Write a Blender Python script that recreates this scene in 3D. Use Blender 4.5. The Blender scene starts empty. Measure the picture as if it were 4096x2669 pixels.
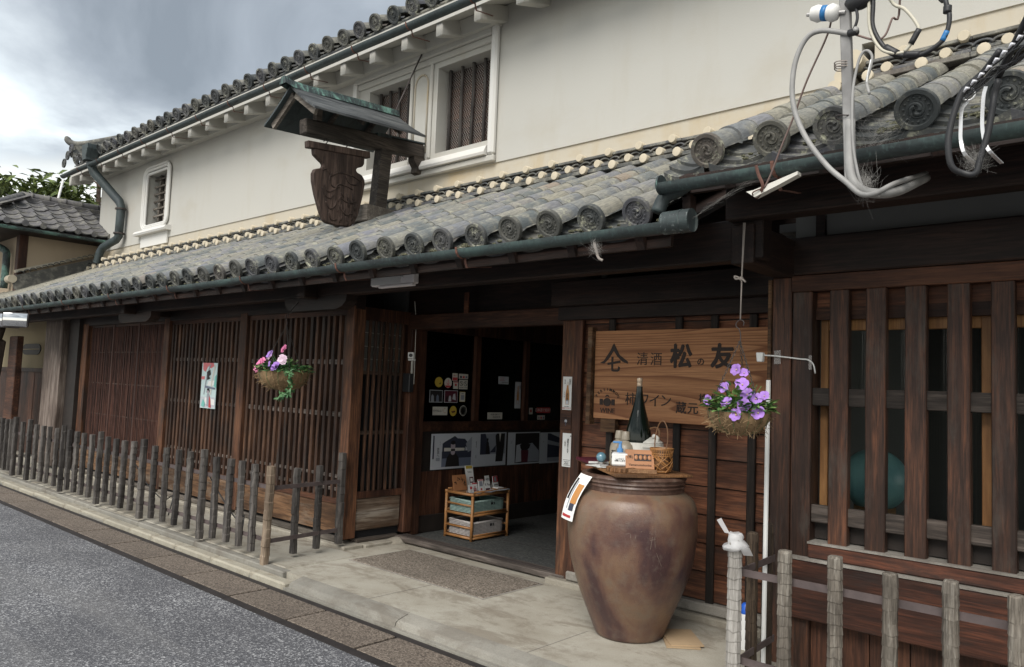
import bpy, bmesh, math, random
from mathutils import Matrix, Vector, noise as mnoise
random.seed(7)
R_ = math.radians
SC = bpy.context.scene
COL = SC.collection

# ------------------------------------------------------------------ camera, sky, sun, exposure
cam_d = bpy.data.cameras.new('camera'); cam = bpy.data.objects.new('camera', cam_d); COL.objects.link(cam)
cam_d.sensor_width = 36; cam_d.lens = 3080 / 4096 * 36; cam_d.clip_end = 3000; cam_d.clip_start = 0.05
def cam_matrix(yaw, pitch, roll, loc):
    f = Vector((-math.sin(yaw) * math.cos(pitch), math.cos(yaw) * math.cos(pitch), math.sin(pitch)))
    r0 = Vector((math.cos(yaw), math.sin(yaw), 0)); u0 = r0.cross(f)
    r = r0 * math.cos(roll) + u0 * math.sin(roll); u = -r0 * math.sin(roll) + u0 * math.cos(roll)
    return Matrix(((r.x, u.x, -f.x, loc[0]), (r.y, u.y, -f.y, loc[1]), (r.z, u.z, -f.z, loc[2]), (0, 0, 0, 1)))
cam.matrix_world = cam_matrix(R_(42.0), R_(4.036), R_(2.249), (0, 0, 1.5))
SC.camera = cam
SC.render.engine = 'CYCLES'
SC.view_settings.view_transform = 'Standard'; SC.view_settings.look = 'None'
SC.view_settings.exposure = 1.42; SC.view_settings.gamma = 1; SC.view_settings.use_curve_mapping = False
SC.cycles.max_bounces = 6; SC.cycles.diffuse_bounces = 4; SC.cycles.glossy_bounces = 3; SC.cycles.transparent_max_bounces = 12
SC.cycles.use_denoising = True
SUN_EL, SUN_AZ = 47, 165      # high veiled sun over the street, behind the camera to the right
world = bpy.data.worlds.new('World'); SC.world = world; world.use_nodes = True
nt = world.node_tree; N = nt.nodes; N.clear(); LK = nt.links.new
out = N.new('ShaderNodeOutputWorld'); bg = N.new('ShaderNodeBackground'); bg.inputs[1].default_value = 0.085
sky = N.new('ShaderNodeTexSky'); sky.sky_type = 'NISHITA'; sky.sun_disc = False
sky.sun_elevation = R_(SUN_EL); sky.sun_rotation = R_(SUN_AZ); sky.air_density = 1.2; sky.dust_density = 2.0
tc = N.new('ShaderNodeTexCoord')
sep = N.new('ShaderNodeSeparateXYZ'); LK(tc.outputs['Generated'], sep.inputs[0])
# project the view direction on a cloud layer: (x/z, y/z)
zc = N.new('ShaderNodeMath'); zc.operation = 'ADD'; LK(sep.outputs[2], zc.inputs[0]); zc.inputs[1].default_value = 0.16
zm = N.new('ShaderNodeMath'); zm.operation = 'MAXIMUM'; LK(zc.outputs[0], zm.inputs[0]); zm.inputs[1].default_value = 0.05
dv = N.new('ShaderNodeVectorMath'); dv.operation = 'DIVIDE'; LK(tc.outputs['Generated'], dv.inputs[0])
cb = N.new('ShaderNodeCombineXYZ'); LK(zm.outputs[0], cb.inputs[0]); LK(zm.outputs[0], cb.inputs[1]); cb.inputs[2].default_value = 1
LK(cb.outputs[0], dv.inputs[1])
mp = N.new('ShaderNodeMapping'); mp.inputs['Location'].default_value = (3.1, 1.7, 0); mp.inputs['Scale'].default_value = (1, 1, 0.0); LK(dv.outputs[0], mp.inputs[0])
n1 = N.new('ShaderNodeTexNoise'); n1.inputs['Scale'].default_value = 1.5; n1.inputs['Detail'].default_value = 8; n1.inputs['Roughness'].default_value = 0.52; n1.inputs['Distortion'].default_value = 0.5
LK(mp.outputs[0], n1.inputs['Vector'])
cr = N.new('ShaderNodeValToRGB'); LK(n1.outputs[0], cr.inputs[0])
e = cr.color_ramp.elements
e[0].position = 0.30; e[0].color = (1.3, 1.46, 1.62, 1)
e[1].position = 0.72; e[1].color = (6.2, 6.3, 6.1, 1)
x = e.new(0.42); x.color = (1.95, 2.15, 2.36, 1)
x = e.new(0.53); x.color = (3.1, 3.35, 3.55, 1)
x = e.new(0.62); x.color = (4.3, 4.65, 4.8, 1)
# the overcast deck opens to a bright band low over the horizon
hz = N.new('ShaderNodeMapRange'); LK(sep.outputs[2], hz.inputs[0]); hz.inputs[1].default_value = 0.17; hz.inputs[2].default_value = 0.27
hz.inputs[3].default_value = 0.9; hz.inputs[4].default_value = 0
hn = N.new('ShaderNodeMath'); hn.operation = 'MULTIPLY_ADD'; LK(n1.outputs[0], hn.inputs[0]); hn.inputs[1].default_value = 0.16; 
LK(sep.outputs[2], hn.inputs[2]); LK(hn.outputs[0], hz.inputs[0]); hz.inputs[1].default_value = 0.245; hz.inputs[2].default_value = 0.32
hm = N.new('ShaderNodeMix'); hm.data_type = 'RGBA'; LK(hz.outputs[0], hm.inputs[0]); LK(cr.outputs[0], hm.inputs[6]); hm.inputs[7].default_value = (8.0, 8.0, 7.4, 1)
mx = N.new('ShaderNodeMix'); mx.data_type = 'RGBA'; mx.inputs[0].default_value = 0.9
LK(sky.outputs[0], mx.inputs[6]); LK(hm.outputs[2], mx.inputs[7])
LK(mx.outputs[2], bg.inputs[0]); LK(bg.outputs[0], out.inputs[0])
sun_d = bpy.data.lights.new('sun', 'SUN'); sun_d.energy = 1.45; sun_d.angle = R_(40); sun_d.color = (1, 0.96, 0.9)
sun = bpy.data.objects.new('sun', sun_d); COL.objects.link(sun)
# sky sun_rotation 0 = +Y, clockwise seen from above
sd = Vector((math.sin(R_(SUN_AZ)) * math.cos(R_(SUN_EL)), math.cos(R_(SUN_AZ)) * math.cos(R_(SUN_EL)), math.sin(R_(SUN_EL))))
sun.rotation_euler = (-sd).to_track_quat('-Z', 'Y').to_euler(); sun.location = sd * 30

# ------------------------------------------------------------------ materials
class NT:
    def __init__(s, name):
        s.m = bpy.data.materials.new(name); s.m.use_nodes = True; s.t = s.m.node_tree; s.n = s.t.nodes
        s.b = s.n['Principled BSDF']; s.o = s.n['Material Output']
    def node(s, k, **kw):
        d = s.n.new('ShaderNode' + k)
        for a, v in kw.items(): setattr(d, a, v)
        return d
    def link(s, a, b): s.t.links.new(a, b)
    def coord(s, scale=(1, 1, 1), rnd=True):
        c = s.node('TexCoord'); m = s.node('Mapping'); m.inputs['Scale'].default_value = scale
        if rnd:
            oi = s.node('ObjectInfo'); v = s.node('VectorMath', operation='MULTIPLY_ADD')
            cx = s.node('CombineXYZ'); [s.link(oi.outputs['Random'], cx.inputs[i]) for i in range(3)]
            s.link(cx.outputs[0], v.inputs[0]); v.inputs[1].default_value = (37, 53, 71); s.link(c.outputs['Object'], v.inputs[2])
            s.link(v.outputs[0], m.inputs[0])
        else: s.link(c.outputs['Object'], m.inputs[0])
        return m.outputs[0]
    def noise(s, vec, scale, detail=4, rough=0.55, dist=0.0):
        d = s.node('TexNoise'); d.inputs['Scale'].default_value = scale; d.inputs['Detail'].default_value = detail
        d.inputs['Roughness'].default_value = rough; d.inputs['Distortion'].default_value = dist; s.link(vec, d.inputs['Vector']); return d.outputs[0]
    def ramp(s, fac, stops, interp='LINEAR'):
        d = s.node('ValToRGB'); d.color_ramp.interpolation = interp; el = d.color_ramp.elements
        while len(el) < len(stops): el.new(0.5)
        for k, (p, c) in zip(el, stops):
            k.position = p; k.color = (c, c, c, 1) if isinstance(c, (int, float)) else (*c, 1)
        s.link(fac, d.inputs[0]); return d.outputs[0]
    def mix(s, fac, a, b, mode='MIX'):
        d = s.node('Mix', data_type='RGBA', blend_type=mode)
        for sock, v in ((d.inputs[0], fac), (d.inputs[6], a), (d.inputs[7], b)):
            if hasattr(v, 'is_linked'): s.link(v, sock)
            elif isinstance(v, (int, float)): sock.default_value = v if sock == d.inputs[0] else (v, v, v, 1)
            else: sock.default_value = (*v, 1)
        return d.outputs[2]
    def rnd(s): return s.node('ObjectInfo').outputs['Random']
    def bump(s, h, strength=0.3, dist=0.01):
        d = s.node('Bump'); d.inputs['Strength'].default_value = strength; d.inputs['Distance'].default_value = dist
        s.link(h, d.inputs['Height']); s.link(d.outputs[0], s.b.inputs['Normal'])
    def fin(s, col, rough=0.7, metal=0, spec=None):
        if hasattr(col, 'is_linked'): s.link(col, s.b.inputs['Base Color'])
        else: s.b.inputs['Base Color'].default_value = (*col, 1)
        if hasattr(rough, 'is_linked'): s.link(rough, s.b.inputs['Roughness'])
        else: s.b.inputs['Roughness'].default_value = rough
        s.b.inputs['Metallic'].default_value = metal
        if spec is not None: s.b.inputs['Specular IOR Level'].default_value = spec
        return s.m
M = {}
def plain(name, col, rough=0.6, metal=0, var=0.0, spec=None):
    t = NT(name)
    if var:
        v = t.noise(t.coord(), 9, 5); c = t.mix(t.ramp(v, [(0.3, 0), (0.7, 1)]), tuple(k * (1 - var) for k in col), tuple(min(1, k * (1 + var)) for k in col))
    else: c = col
    M[name] = t.fin(c, rough, metal, spec); return M[name]
def wood(name, dark, mid, light, axis='Z', grain=1.0, rough=0.75, bump=0.5, worn=None, worn_amt=0.5, rings=False):
    """long grain along one axis, weathered patches on top"""
    t = NT(name); st = {'X': (0.06, 1, 1), 'Y': (1, 0.06, 1), 'Z': (1, 1, 0.06)}[axis]
    v = t.coord(st)
    g1 = t.noise(v, 28 * grain, 6, 0.65, 0.6); g2 = t.noise(v, 95 * grain, 4, 0.6)
    big = t.noise(t.coord({'X': (0.35, 1, 1), 'Y': (1, 0.35, 1), 'Z': (1, 1, 0.35)}[axis]), 3.2, 4, 0.6)
    c = t.ramp(g1, [(0.3, dark), (0.5, mid), (0.72, light)])
    c = t.mix(t.ramp(g2, [(0.38, 0.7), (0.56, 0.0)]), c, tuple(k * 0.8 for k in dark))
    c = t.mix(t.ramp(big, [(0.36, 0.75), (0.55, 0.0)]), c, tuple(k * 0.6 for k in dark))
    c = t.mix(t.ramp(big, [(0.56, 0.0), (0.74, 0.4)]), c, tuple(min(1, k * 1.1) for k in light))
    if worn:
        w = t.noise(t.coord({'X': (0.3, 1, 1), 'Y': (1, 0.3, 1), 'Z': (1, 1, 0.3)}[axis]), 6, 6, 0.7)
        c = t.mix(t.ramp(w, [(0.52, 0.0), (0.68, worn_amt)]), c, worn)
    hv = t.mix(t.rnd(), 0.72, 1.08); c = t.mix(1.0, c, hv, 'MULTIPLY')
    h = t.mix(0.5, g1, g2); t.bump(h, bump, 0.006)
    M[name] = t.fin(c, rough, spec=0.3); return M[name]
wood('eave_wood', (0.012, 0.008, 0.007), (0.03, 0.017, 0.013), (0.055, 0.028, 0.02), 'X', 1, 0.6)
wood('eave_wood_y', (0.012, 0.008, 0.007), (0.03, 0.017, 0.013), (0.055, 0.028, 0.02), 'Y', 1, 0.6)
wood('post_wood', (0.04, 0.019, 0.012), (0.13, 0.056, 0.029), (0.26, 0.12, 0.06), 'Z', 1, 0.7, worn=(0.03, 0.025, 0.022), worn_amt=0.7)
wood('door_wood', (0.035, 0.016, 0.011), (0.1, 0.041, 0.023), (0.19, 0.082, 0.044), 'Z', 1, 0.65)
wood('rail_wood', (0.03, 0.014, 0.01), (0.085, 0.036, 0.02), (0.16, 0.07, 0.038), 'X', 1, 0.65)
wood('slat_wood', (0.024, 0.014, 0.011), (0.085, 0.042, 0.025), (0.2, 0.1, 0.055), 'Z', 1, 0.7, worn=(0.035, 0.032, 0.03), worn_amt=0.75)
wood('fine_slat_wood', (0.04, 0.018, 0.014), (0.1, 0.043, 0.03), (0.17, 0.076, 0.053), 'Z', 1, 0.7)
wood('heavy_slat_wood', (0.028, 0.016, 0.012), (0.07, 0.034, 0.022), (0.175, 0.07, 0.036), 'Z', 1.1, 0.55, worn=(0.075, 0.062, 0.052), worn_amt=0.75)
wood('grey_rail_wood', (0.06, 0.05, 0.043), (0.14, 0.115, 0.1), (0.25, 0.215, 0.19), 'X', 1, 0.8)
wood('dark_rail_wood', (0.032, 0.026, 0.022), (0.08, 0.063, 0.053), (0.17, 0.14, 0.12), 'X', 1, 0.8)
wood('grey_rail_wood_y', (0.04, 0.03, 0.025), (0.09, 0.06, 0.045), (0.16, 0.11, 0.08), 'Y', 1, 0.8)
wood('batten_wood', (0.012, 0.01, 0.009), (0.03, 0.022, 0.018), (0.07, 0.05, 0.04), 'Z', 1, 0.7, 0.7)
wood('red_board', (0.07, 0.028, 0.016), (0.21, 0.08, 0.04), (0.36, 0.15, 0.075), 'X', 1.1, 0.65, worn=(0.06, 0.04, 0.032), worn_amt=0.6)
wood('sill_board', (0.032, 0.015, 0.011), (0.105, 0.038, 0.022), (0.21, 0.075, 0.04), 'X', 0.8, 0.55, worn=(0.03, 0.022, 0.019), worn_amt=0.85)
wood('brown_board', (0.06, 0.032, 0.018), (0.17, 0.09, 0.045), (0.28, 0.165, 0.09), 'X', 0.7, 0.75, worn=(0.3, 0.27, 0.22), worn_amt=0.4)
wood('bleached_board', (0.10, 0.055, 0.03), (0.33, 0.26, 0.2), (0.5, 0.45, 0.38), 'Y', 0.5, 0.85, 0.9, worn=(0.16, 0.08, 0.04), worn_amt=0.85)
wood('grey_timber', (0.1, 0.085, 0.07), (0.22, 0.19, 0.16), (0.36, 0.33, 0.29), 'X', 0.8, 0.85)
wood('grey_timber_y', (0.06, 0.05, 0.042), (0.15, 0.12, 0.098), (0.27, 0.23, 0.19), 'Y', 0.8, 0.85)
wood('fence_wood', (0.035, 0.031, 0.03), (0.105, 0.094, 0.085), (0.22, 0.2, 0.18), 'Z', 1, 0.85, 0.7)
wood('fence_wood_tan', (0.14, 0.10, 0.07), (0.3, 0.225, 0.16), (0.44, 0.36, 0.27), 'Z', 1, 0.85, 0.7)
wood('log_wood', (0.1, 0.085, 0.07), (0.2, 0.175, 0.145), (0.36, 0.335, 0.29), 'Z', 1.6, 0.85, 0.9, worn=(0.05, 0.042, 0.036), worn_amt=0.7)
wood('log_wood_dark', (0.03, 0.022, 0.016), (0.08, 0.055, 0.037), (0.17, 0.125, 0.085), 'Z', 1.6, 0.85, 0.9)
wood('log_wood_pale', (0.2, 0.185, 0.165), (0.34, 0.32, 0.295), (0.5, 0.48, 0.45), 'Z', 1.6, 0.85, 0.9)
wood('amber_wood', (0.26, 0.12, 0.045), (0.4, 0.2, 0.075), (0.52, 0.29, 0.12), 'Z', 0.7, 0.5, 0.2)
wood('canopy_wood', (0.035, 0.03, 0.026), (0.1, 0.082, 0.068), (0.19, 0.16, 0.135), 'Y', 1, 0.8)
wood('canopy_slate', (0.03, 0.033, 0.036), (0.075, 0.08, 0.083), (0.16, 0.165, 0.16), 'Y', .8, 0.7)
wood('carved_wood', (0.03, 0.02, 0.016), (0.085, 0.055, 0.043), (0.19, 0.13, 0.105), 'Z', 0.9, 0.7, 0.8)
wood('pillar_grey_wood', (0.07, 0.05, 0.04), (0.15, 0.115, 0.095), (0.3, 0.25, 0.215), 'Z', 0.8, 0.8)
wood('small_wood', (0.2, 0.1, 0.05), (0.36, 0.2, 0.1), (0.5, 0.3, 0.16), 'X', 2, 0.6, 0.2)
wood('bark_wood', (0.06, 0.03, 0.015), (0.25, 0.12, 0.05), (0.42, 0.23, 0.1), 'Z', 2.4, 0.7, 0.6)
# signboard: bold cathedral grain
t = NT('sign_wood'); v = t.coord((0.16, 1, 2.6), False)
big = t.noise(v, 1.6, 2, 0.4, 0.1); m_ = t.node('Math', operation='MULTIPLY'); t.link(big, m_.inputs[0]); m_.inputs[1].default_value = 16
fr = t.node('Math', operation='FRACT'); t.link(m_.outputs[0], fr.inputs[0])
g = t.noise(t.coord((0.05, 1, 1), False), 90, 4, 0.6)
c = t.ramp(fr.outputs[0], [(0.0, (0.5, 0.25, 0.12)), (0.55, (0.42, 0.2, 0.092)), (0.92, (0.2, 0.078, 0.036)), (1.0, (0.48, 0.24, 0.115))])
c = t.mix(t.ramp(g, [(0.35, 0.5), (0.62, 0.0)]), c, (0.22, 0.095, 0.047)); t.bump(g, 0.3, 0.004); M['sign_wood'] = t.fin(c, 0.7, spec=0.3)
# plaster
def plaster(name, base, stain, amt=0.35, streak=True):
    t = NT(name); v = t.coord((1, 1, 1), False)
    a = t.noise(v, 0.5, 5, 0.6); b_ = t.noise(t.coord((2.2, 2.2, 0.5), False), 1.3, 6, 0.65); f = t.noise(v, 60, 3)
    c = t.mix(t.ramp(a, [(0.35, 0.0), (0.75, 0.5)]), base, tuple(k * q for k, q in zip(base, (0.93, 0.95, 0.97))))
    c = t.mix(t.ramp(b_, [(0.52, 0.0), (0.74, amt)]), c, stain); c = t.mix(t.ramp(t.noise(t.coord((1, 1, 1.6), False), 0.9, 5, 0.6), [(0.56, 0.0), (0.7, amt)]), c, stain)
    t.bump(t.mix(0.4, f, a), 0.12, 0.01); M[name] = t.fin(c, 0.85, spec=0.2); return M[name]
plaster('plaster_white', (0.462, 0.45, 0.412), (0.39, 0.35, 0.28), 0.32)
plaster('plaster_cream', (0.45, 0.41, 0.335), (0.4, 0.31, 0.18), 0.7)
plaster('plaster_knob', (0.54, 0.475, 0.36), (0.44, 0.38, 0.3), 0.8)
plaster('plaster_bright', (0.62, 0.61, 0.58), (0.6, 0.56, 0.48), 0.3)
plaster('plaster_beige', (0.42, 0.335, 0.24), (0.34, 0.27, 0.2), 0.5)
plaster('plaster_ochre', (0.33, 0.27, 0.17), (0.3, 0.25, 0.16), 0.5)
plaster('plaster_grey', (0.17, 0.17, 0.16), (0.13, 0.13, 0.12), 0.5)
# fired grey roof tile, lichen in patches
def tile(name, lichen=0.45, dark=1.0, patch=0.75):
    t = NT(name); v = t.coord()
    r = t.rnd(); base = t.ramp(r, [(0.0, (0.06, 0.075, 0.08)), (0.25, (0.11, 0.122, 0.122)), (0.45, (0.14, 0.145, 0.175)), (0.62, (0.165, 0.165, 0.14)), (0.75, (0.1, 0.112, 0.125)), (0.88, (0.2, 0.19, 0.15)), (0.95, (0.13, 0.135, 0.15)), (1.0, (0.215, 0.17, 0.125))] if name != 'neighbour_tile' else [(0, (.085, .083, .092)), (1, (.15, .145, .155))])
    base = t.mix(0.18, base, (0.14, 0.14, 0.135)); base = t.mix(1.0, base, (dark * 1.02, dark, dark * .98), 'MULTIPLY')
    a = t.noise(v, 7, 6, 0.65); s_ = t.noise(v, 38, 5, 0.7); f = t.noise(t.coord((3, 0.4, 3)), 40, 3)
    c = t.mix(t.ramp(a, [(0.44, 0.0), (0.6, patch)]), base, (0.27, 0.255, 0.215))
    c = t.mix(t.ramp(f, [(0.4, 0.35), (0.6, 0.0)]), c, (0.05, 0.055, 0.06))
    li = t.mix(1.0, t.ramp(s_, [(0.5, 0.0), (0.6, 1.0)]), t.ramp(a, [(0.5, 0.0), (0.64, lichen)]), 'MULTIPLY')
    c = t.mix(li, c, (0.4, 0.4, 0.3)); t.bump(t.mix(0.5, s_, a), 0.35, 0.006); M[name] = t.fin(c, 0.72, spec=0.35)
tile('roof_tile', 0.65, 1.45, 0.75); tile('roof_tile_dark', 0.3, 0.65); tile('disc_tile', 0.9, 0.55, 0.25); tile('neighbour_tile', 0.3, 0.8, 0.4)
t = NT('moss'); v = t.coord(); c = t.ramp(t.noise(v, 70, 5, 0.7), [(0.3, (0.03, 0.032, 0.022)), (0.5, (0.1, 0.1, 0.06)), (0.7, (0.36, 0.35, 0.24))]); t.bump(t.noise(v, 55, 4), 0.8, 0.02); M['moss'] = t.fin(c, 0.95)
# patinated copper
def copper(name, green):
    t = NT(name); v = t.coord((0.5, 2, 1), False)
    a = t.noise(v, 4, 7, 0.7, 0.5); b_ = t.noise(t.coord((6, 6, 1), False), 9, 5, 0.65)
    c = t.ramp(a, [(0.36, (0.022, 0.027, 0.029)), (0.5, (0.042, 0.058, 0.058)), (0.64, green)])
    c = t.mix(t.ramp(b_, [(0.55, 0.0), (0.72, 0.5)]), c, tuple(k * 1.6 for k in green)); c = t.mix(t.ramp(b_, [(0.25, 0.6), (0.45, 0)]), c, (0.018, 0.02, 0.021))
    t.bump(a, 0.15, 0.004); M[name] = t.fin(c, 0.6, 0.1)
copper('copper', (0.065, 0.105, 0.098)); copper('copper_green', (0.16, 0.3, 0.25)); copper('copper_dark', (0.05, 0.062, 0.07)); copper('copper_pale', (0.34, 0.38, 0.37))
# ground
t = NT('asphalt'); v = t.coord((1, 1, 1), False); vo = t.node('TexVoronoi'); vo.inputs['Scale'].default_value = 108; t.link(v, vo.inputs['Vector'])
sp = t.node('SeparateColor'); t.link(vo.outputs['Color'], sp.inputs[0]); vo2 = t.node('TexVoronoi'); vo2.inputs['Scale'].default_value = 210; t.link(v, vo2.inputs['Vector']); sp2 = t.node('SeparateColor'); t.link(vo2.outputs['Color'], sp2.inputs[0])
c = t.ramp(sp.outputs[0], [(0.0, (0.037, 0.038, 0.042)), (0.5, (0.08, 0.081, 0.087)), (0.78, (0.19, 0.19, 0.197)), (1.0, (0.55, 0.55, 0.55))])
c2 = t.ramp(sp2.outputs[0], [(0.0, (0.04, 0.042, 0.05)), (0.6, (0.11, 0.112, 0.13)), (1.0, (0.34, 0.34, 0.36))]); c = t.mix(0.25, c, c2)
c = t.mix(t.ramp(t.noise(v, 0.8, 6, 0.65), [(0.38, 0.5), (0.6, 0.0)]), c, (0.055, 0.055, 0.062)); c = t.mix(t.ramp(t.noise(t.coord((0.25, 1.6, 1), False), 1.1, 4, 0.6), [(0.5, 0.0), (0.68, 0.35)]), c, (0.2, 0.195, 0.19)); t.bump(vo.outputs['Distance'], 0.6, 0.006); M['asphalt'] = t.fin(c, 0.85)
def aggregate(name, cols, scale=120):
    t = NT(name); v = t.coord((1, 1, 1), False); vo = t.node('TexVoronoi'); vo.inputs['Scale'].default_value = scale; t.link(v, vo.inputs['Vector'])
    sp = t.node('SeparateColor'); t.link(vo.outputs['Color'], sp.inputs[0]); c = t.ramp(sp.outputs[0], [(0.0, cols[0]), (0.5, cols[1]), (1.0, cols[2])])
    n_ = t.noise(v, 1.6, 6, 0.6); c = t.mix(t.ramp(n_, [(0.35, 0.4), (0.65, 0.0)]), c, cols[0]); hv = t.mix(t.rnd(), 0.86, 1.1); c = t.mix(1.0, c, hv, 'MULTIPLY')
    t.bump(vo.outputs['Distance'], 0.4, 0.004); M[name] = t.fin(c, 0.9)
aggregate('drain_slab', ((0.06, 0.047, 0.038), (0.14, 0.112, 0.088), (0.26, 0.215, 0.175)))
aggregate('washed_gravel', ((0.07, 0.058, 0.047), (0.16, 0.132, 0.105), (0.3, 0.26, 0.215)), 100)
aggregate('floor_stone', ((0.035, 0.037, 0.036), (0.06, 0.063, 0.06), (0.1, 0.1, 0.095)), 60)
def concrete(name, a_, b_, d_):
    t = NT(name); v = t.coord((1, 1, 1), False); n1 = t.noise(v, 1.1, 8, 0.65, 0.4); n2 = t.noise(v, 4.5, 7, 0.7); n3 = t.noise(v, 130, 3)
    c = t.mix(t.ramp(n1, [(0.38, 0.0), (0.62, 1.0)]), a_, b_); c = t.mix(t.ramp(n2, [(0.5, 0.0), (0.66, 0.6)]), c, d_); c = t.mix(t.ramp(t.noise(t.coord((1, 2.2, 1), False), 1.7, 8, 0.72, 0.6), [(0.52, 0.0), (0.6, 0.6)]), c, d_)
    hv = t.mix(t.rnd(), 0.9, 1.08); c = t.mix(1.0, c, hv, 'MULTIPLY')
    c = t.mix(t.ramp(n3, [(0.35, 0.25), (0.55, 0.0)]), c, tuple(k * 0.5 for k in a_)); t.bump(t.mix(0.5, n2, n3), 0.25, 0.006); M[name] = t.fin(c, 0.9)
concrete('concrete', (0.29, 0.265, 0.215), (0.39, 0.37, 0.315), (0.17, 0.14, 0.105))
concrete('kerb_stone', (0.29, 0.265, 0.21), (0.4, 0.375, 0.305), (0.19, 0.155, 0.11))
concrete('kerb_grey', (0.2, 0.19, 0.165), (0.27, 0.255, 0.22), (0.15, 0.13, 0.105))
concrete('base_stone', (0.3, 0.275, 0.225), (0.38, 0.35, 0.29), (0.22, 0.19, 0.15))
concrete('grey_weathered_sill', (0.2, 0.185, 0.16), (0.3, 0.28, 0.25), (0.12, 0.1, 0.085))
# big ceramic jar
t = NT('jar_clay'); v = t.coord((1, 1, 0.55), False); a = t.noise(v, 3.2, 4, 0.55, 0.3); b_ = t.noise(t.coord((1, 1, 1), False), 14, 6, 0.7); f = t.noise(t.coord((1, 1, 1), False), 120, 3)
c = t.ramp(a, [(0.35, (0.06, 0.031, 0.031)), (0.44, (0.115, 0.061, 0.046)), (0.54, (0.17, 0.103, 0.066)), (0.66, (0.135, 0.115, 0.085))])
c = t.mix(t.ramp(b_, [(0.5, 0.0), (0.72, 0.4)]), c, (0.16, 0.135, 0.105)); c = t.mix(t.ramp(f, [(0.68, 0.0), (0.76, 0.4)]), c, (0.3, 0.25, 0.2)); c = t.mix(t.ramp(f, [(0.3, 0.5), (0.36, 0.0)]), c, (0.05, 0.03, 0.025))
rg_ = t.noise(t.coord((0.15, 0.15, 1), False), 26, 3, 0.5); t.bump(t.mix(0.45, t.mix(0.5, b_, f), rg_), 0.55, 0.008); M['jar_clay'] = t.fin(c, t.ramp(b_, [(0.3, 0.28), (0.7, 0.5)]), spec=0.5)
t = NT('jar_rim'); v = t.coord((1, 1, 1), False); c = t.ramp(t.noise(v, 22, 5, 0.7), [(0.3, (0.05, 0.028, 0.022)), (0.55, (0.1, 0.058, 0.043)), (0.75, (0.2, 0.15, 0.12))]); t.bump(t.noise(v, 60, 4), 0.3, 0.004); M['jar_rim'] = t.fin(c, 0.4)
# misc
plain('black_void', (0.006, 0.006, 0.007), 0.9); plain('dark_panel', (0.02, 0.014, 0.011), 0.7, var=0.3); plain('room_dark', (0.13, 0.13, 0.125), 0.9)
plain('iron', (0.05, 0.04, 0.038), 0.65, 0.2, 0.35); plain('rust', (0.12, 0.055, 0.04), 0.85, 0, 0.4); plain('drain_iron', (0.022, 0.018, 0.017), 0.7, 0, 0.3); plain('fence_iron', (0.085, 0.065, 0.063), 0.75, 0, 0.3)
plain('white_plastic', (0.72, 0.72, 0.7), 0.45); plain('white_paper', (0.8, 0.8, 0.78), 0.7); plain('off_white', (0.62, 0.6, 0.54), 0.6, var=0.06); plain('lamp_white', (0.75, 0.71, 0.7), 0.5)
plain('grey_cable', (0.3, 0.295, 0.285), 0.55, var=0.2); plain('cream_cable', (0.5, 0.47, 0.38), 0.5, var=0.12); plain('black_rubber', (0.02, 0.02, 0.022), 0.5); plain('brown_cable', (0.17, 0.115, 0.1), 0.7)
plain('blue_tape', (0.02, 0.16, 0.4), 0.4); plain('blue_plastic', (0.1, 0.27, 0.55), 0.35); plain('bright_blue', (0.02, 0.12, 0.6), 0.4); plain('porcelain', (0.72, 0.71, 0.68), 0.15, var=0.05)
plain('steel', (0.42, 0.41, 0.4), 0.4, 0.6, 0.2); plain('mesh_wire', (0.34, 0.32, 0.3), 0.6); plain('galvanised', (0.24, 0.235, 0.23), 0.6, 0.2, 0.25); plain('bright_steel', (0.75, 0.75, 0.75), 0.3, 0.5)
plain('ink', (0.015, 0.012, 0.012), 0.7); plain('sign_ink', (0.025, 0.014, 0.01), 0.7); plain('red_ink', (0.4, 0.03, 0.03), 0.6); plain('red_print', (0.5, 0.04, 0.045), 0.5); plain('navy_print', (0.034, 0.038, 0.062), 0.6); plain('mid_blue_print', (0.16, 0.185, 0.25), 0.6)
plain('grey_print', (0.3, 0.32, 0.36), 0.6); plain('pale_print', (0.52, 0.54, 0.58), 0.6); plain('orange_print', (0.45, 0.2, 0.05), 0.5); plain('skin_print', (0.42, 0.36, 0.4), 0.6); plain('yellow_print', (0.55, 0.4, 0.06), 0.5); plain('gold', (0.5, 0.36, 0.14), 0.4, 0.3)
plain('cloth_poster', (0.55, 0.68, 0.68), 0.6); plain('pink_print', (0.6, 0.16, 0.17), 0.6); plain('teal_print', (0.18, 0.5, 0.45), 0.6)
plain('bottle_cap', (0.55, 0.42, 0.3), 0.35, 0.4); plain('stoneware', (0.33, 0.285, 0.22), 0.35, var=0.12); plain('pot_glaze', (0.6, 0.58, 0.53), 0.22, var=0.06); plain('pot_blue', (0.1, 0.13, 0.22), 0.4)
plain('bamboo', (0.36, 0.17, 0.055), 0.45, var=0.25); plain('bamboo_dark', (0.2, 0.1, 0.045), 0.5, var=0.3); plain('rattan', (0.36, 0.17, 0.06), 0.4, var=0.25)
plain('mint_shade', (0.07, 0.14, 0.125), 0.7); plain('white_shade', (0.17, 0.15, 0.14), 0.7); plain('mint_wicker', (0.36, 0.49, 0.45), 0.6, var=0.15); plain('scratch', (0.17, 0.13, 0.105), 0.8); plain('white_wicker', (0.56, 0.52, 0.5), 0.6, var=0.12); plain('leather', (0.42, 0.19, 0.085), 0.5, var=0.12); plain('maroon', (0.09, 0.012, 0.025), 0.5); plain('cardboard', (0.35, 0.25, 0.15), 0.85, var=0.1)
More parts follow.
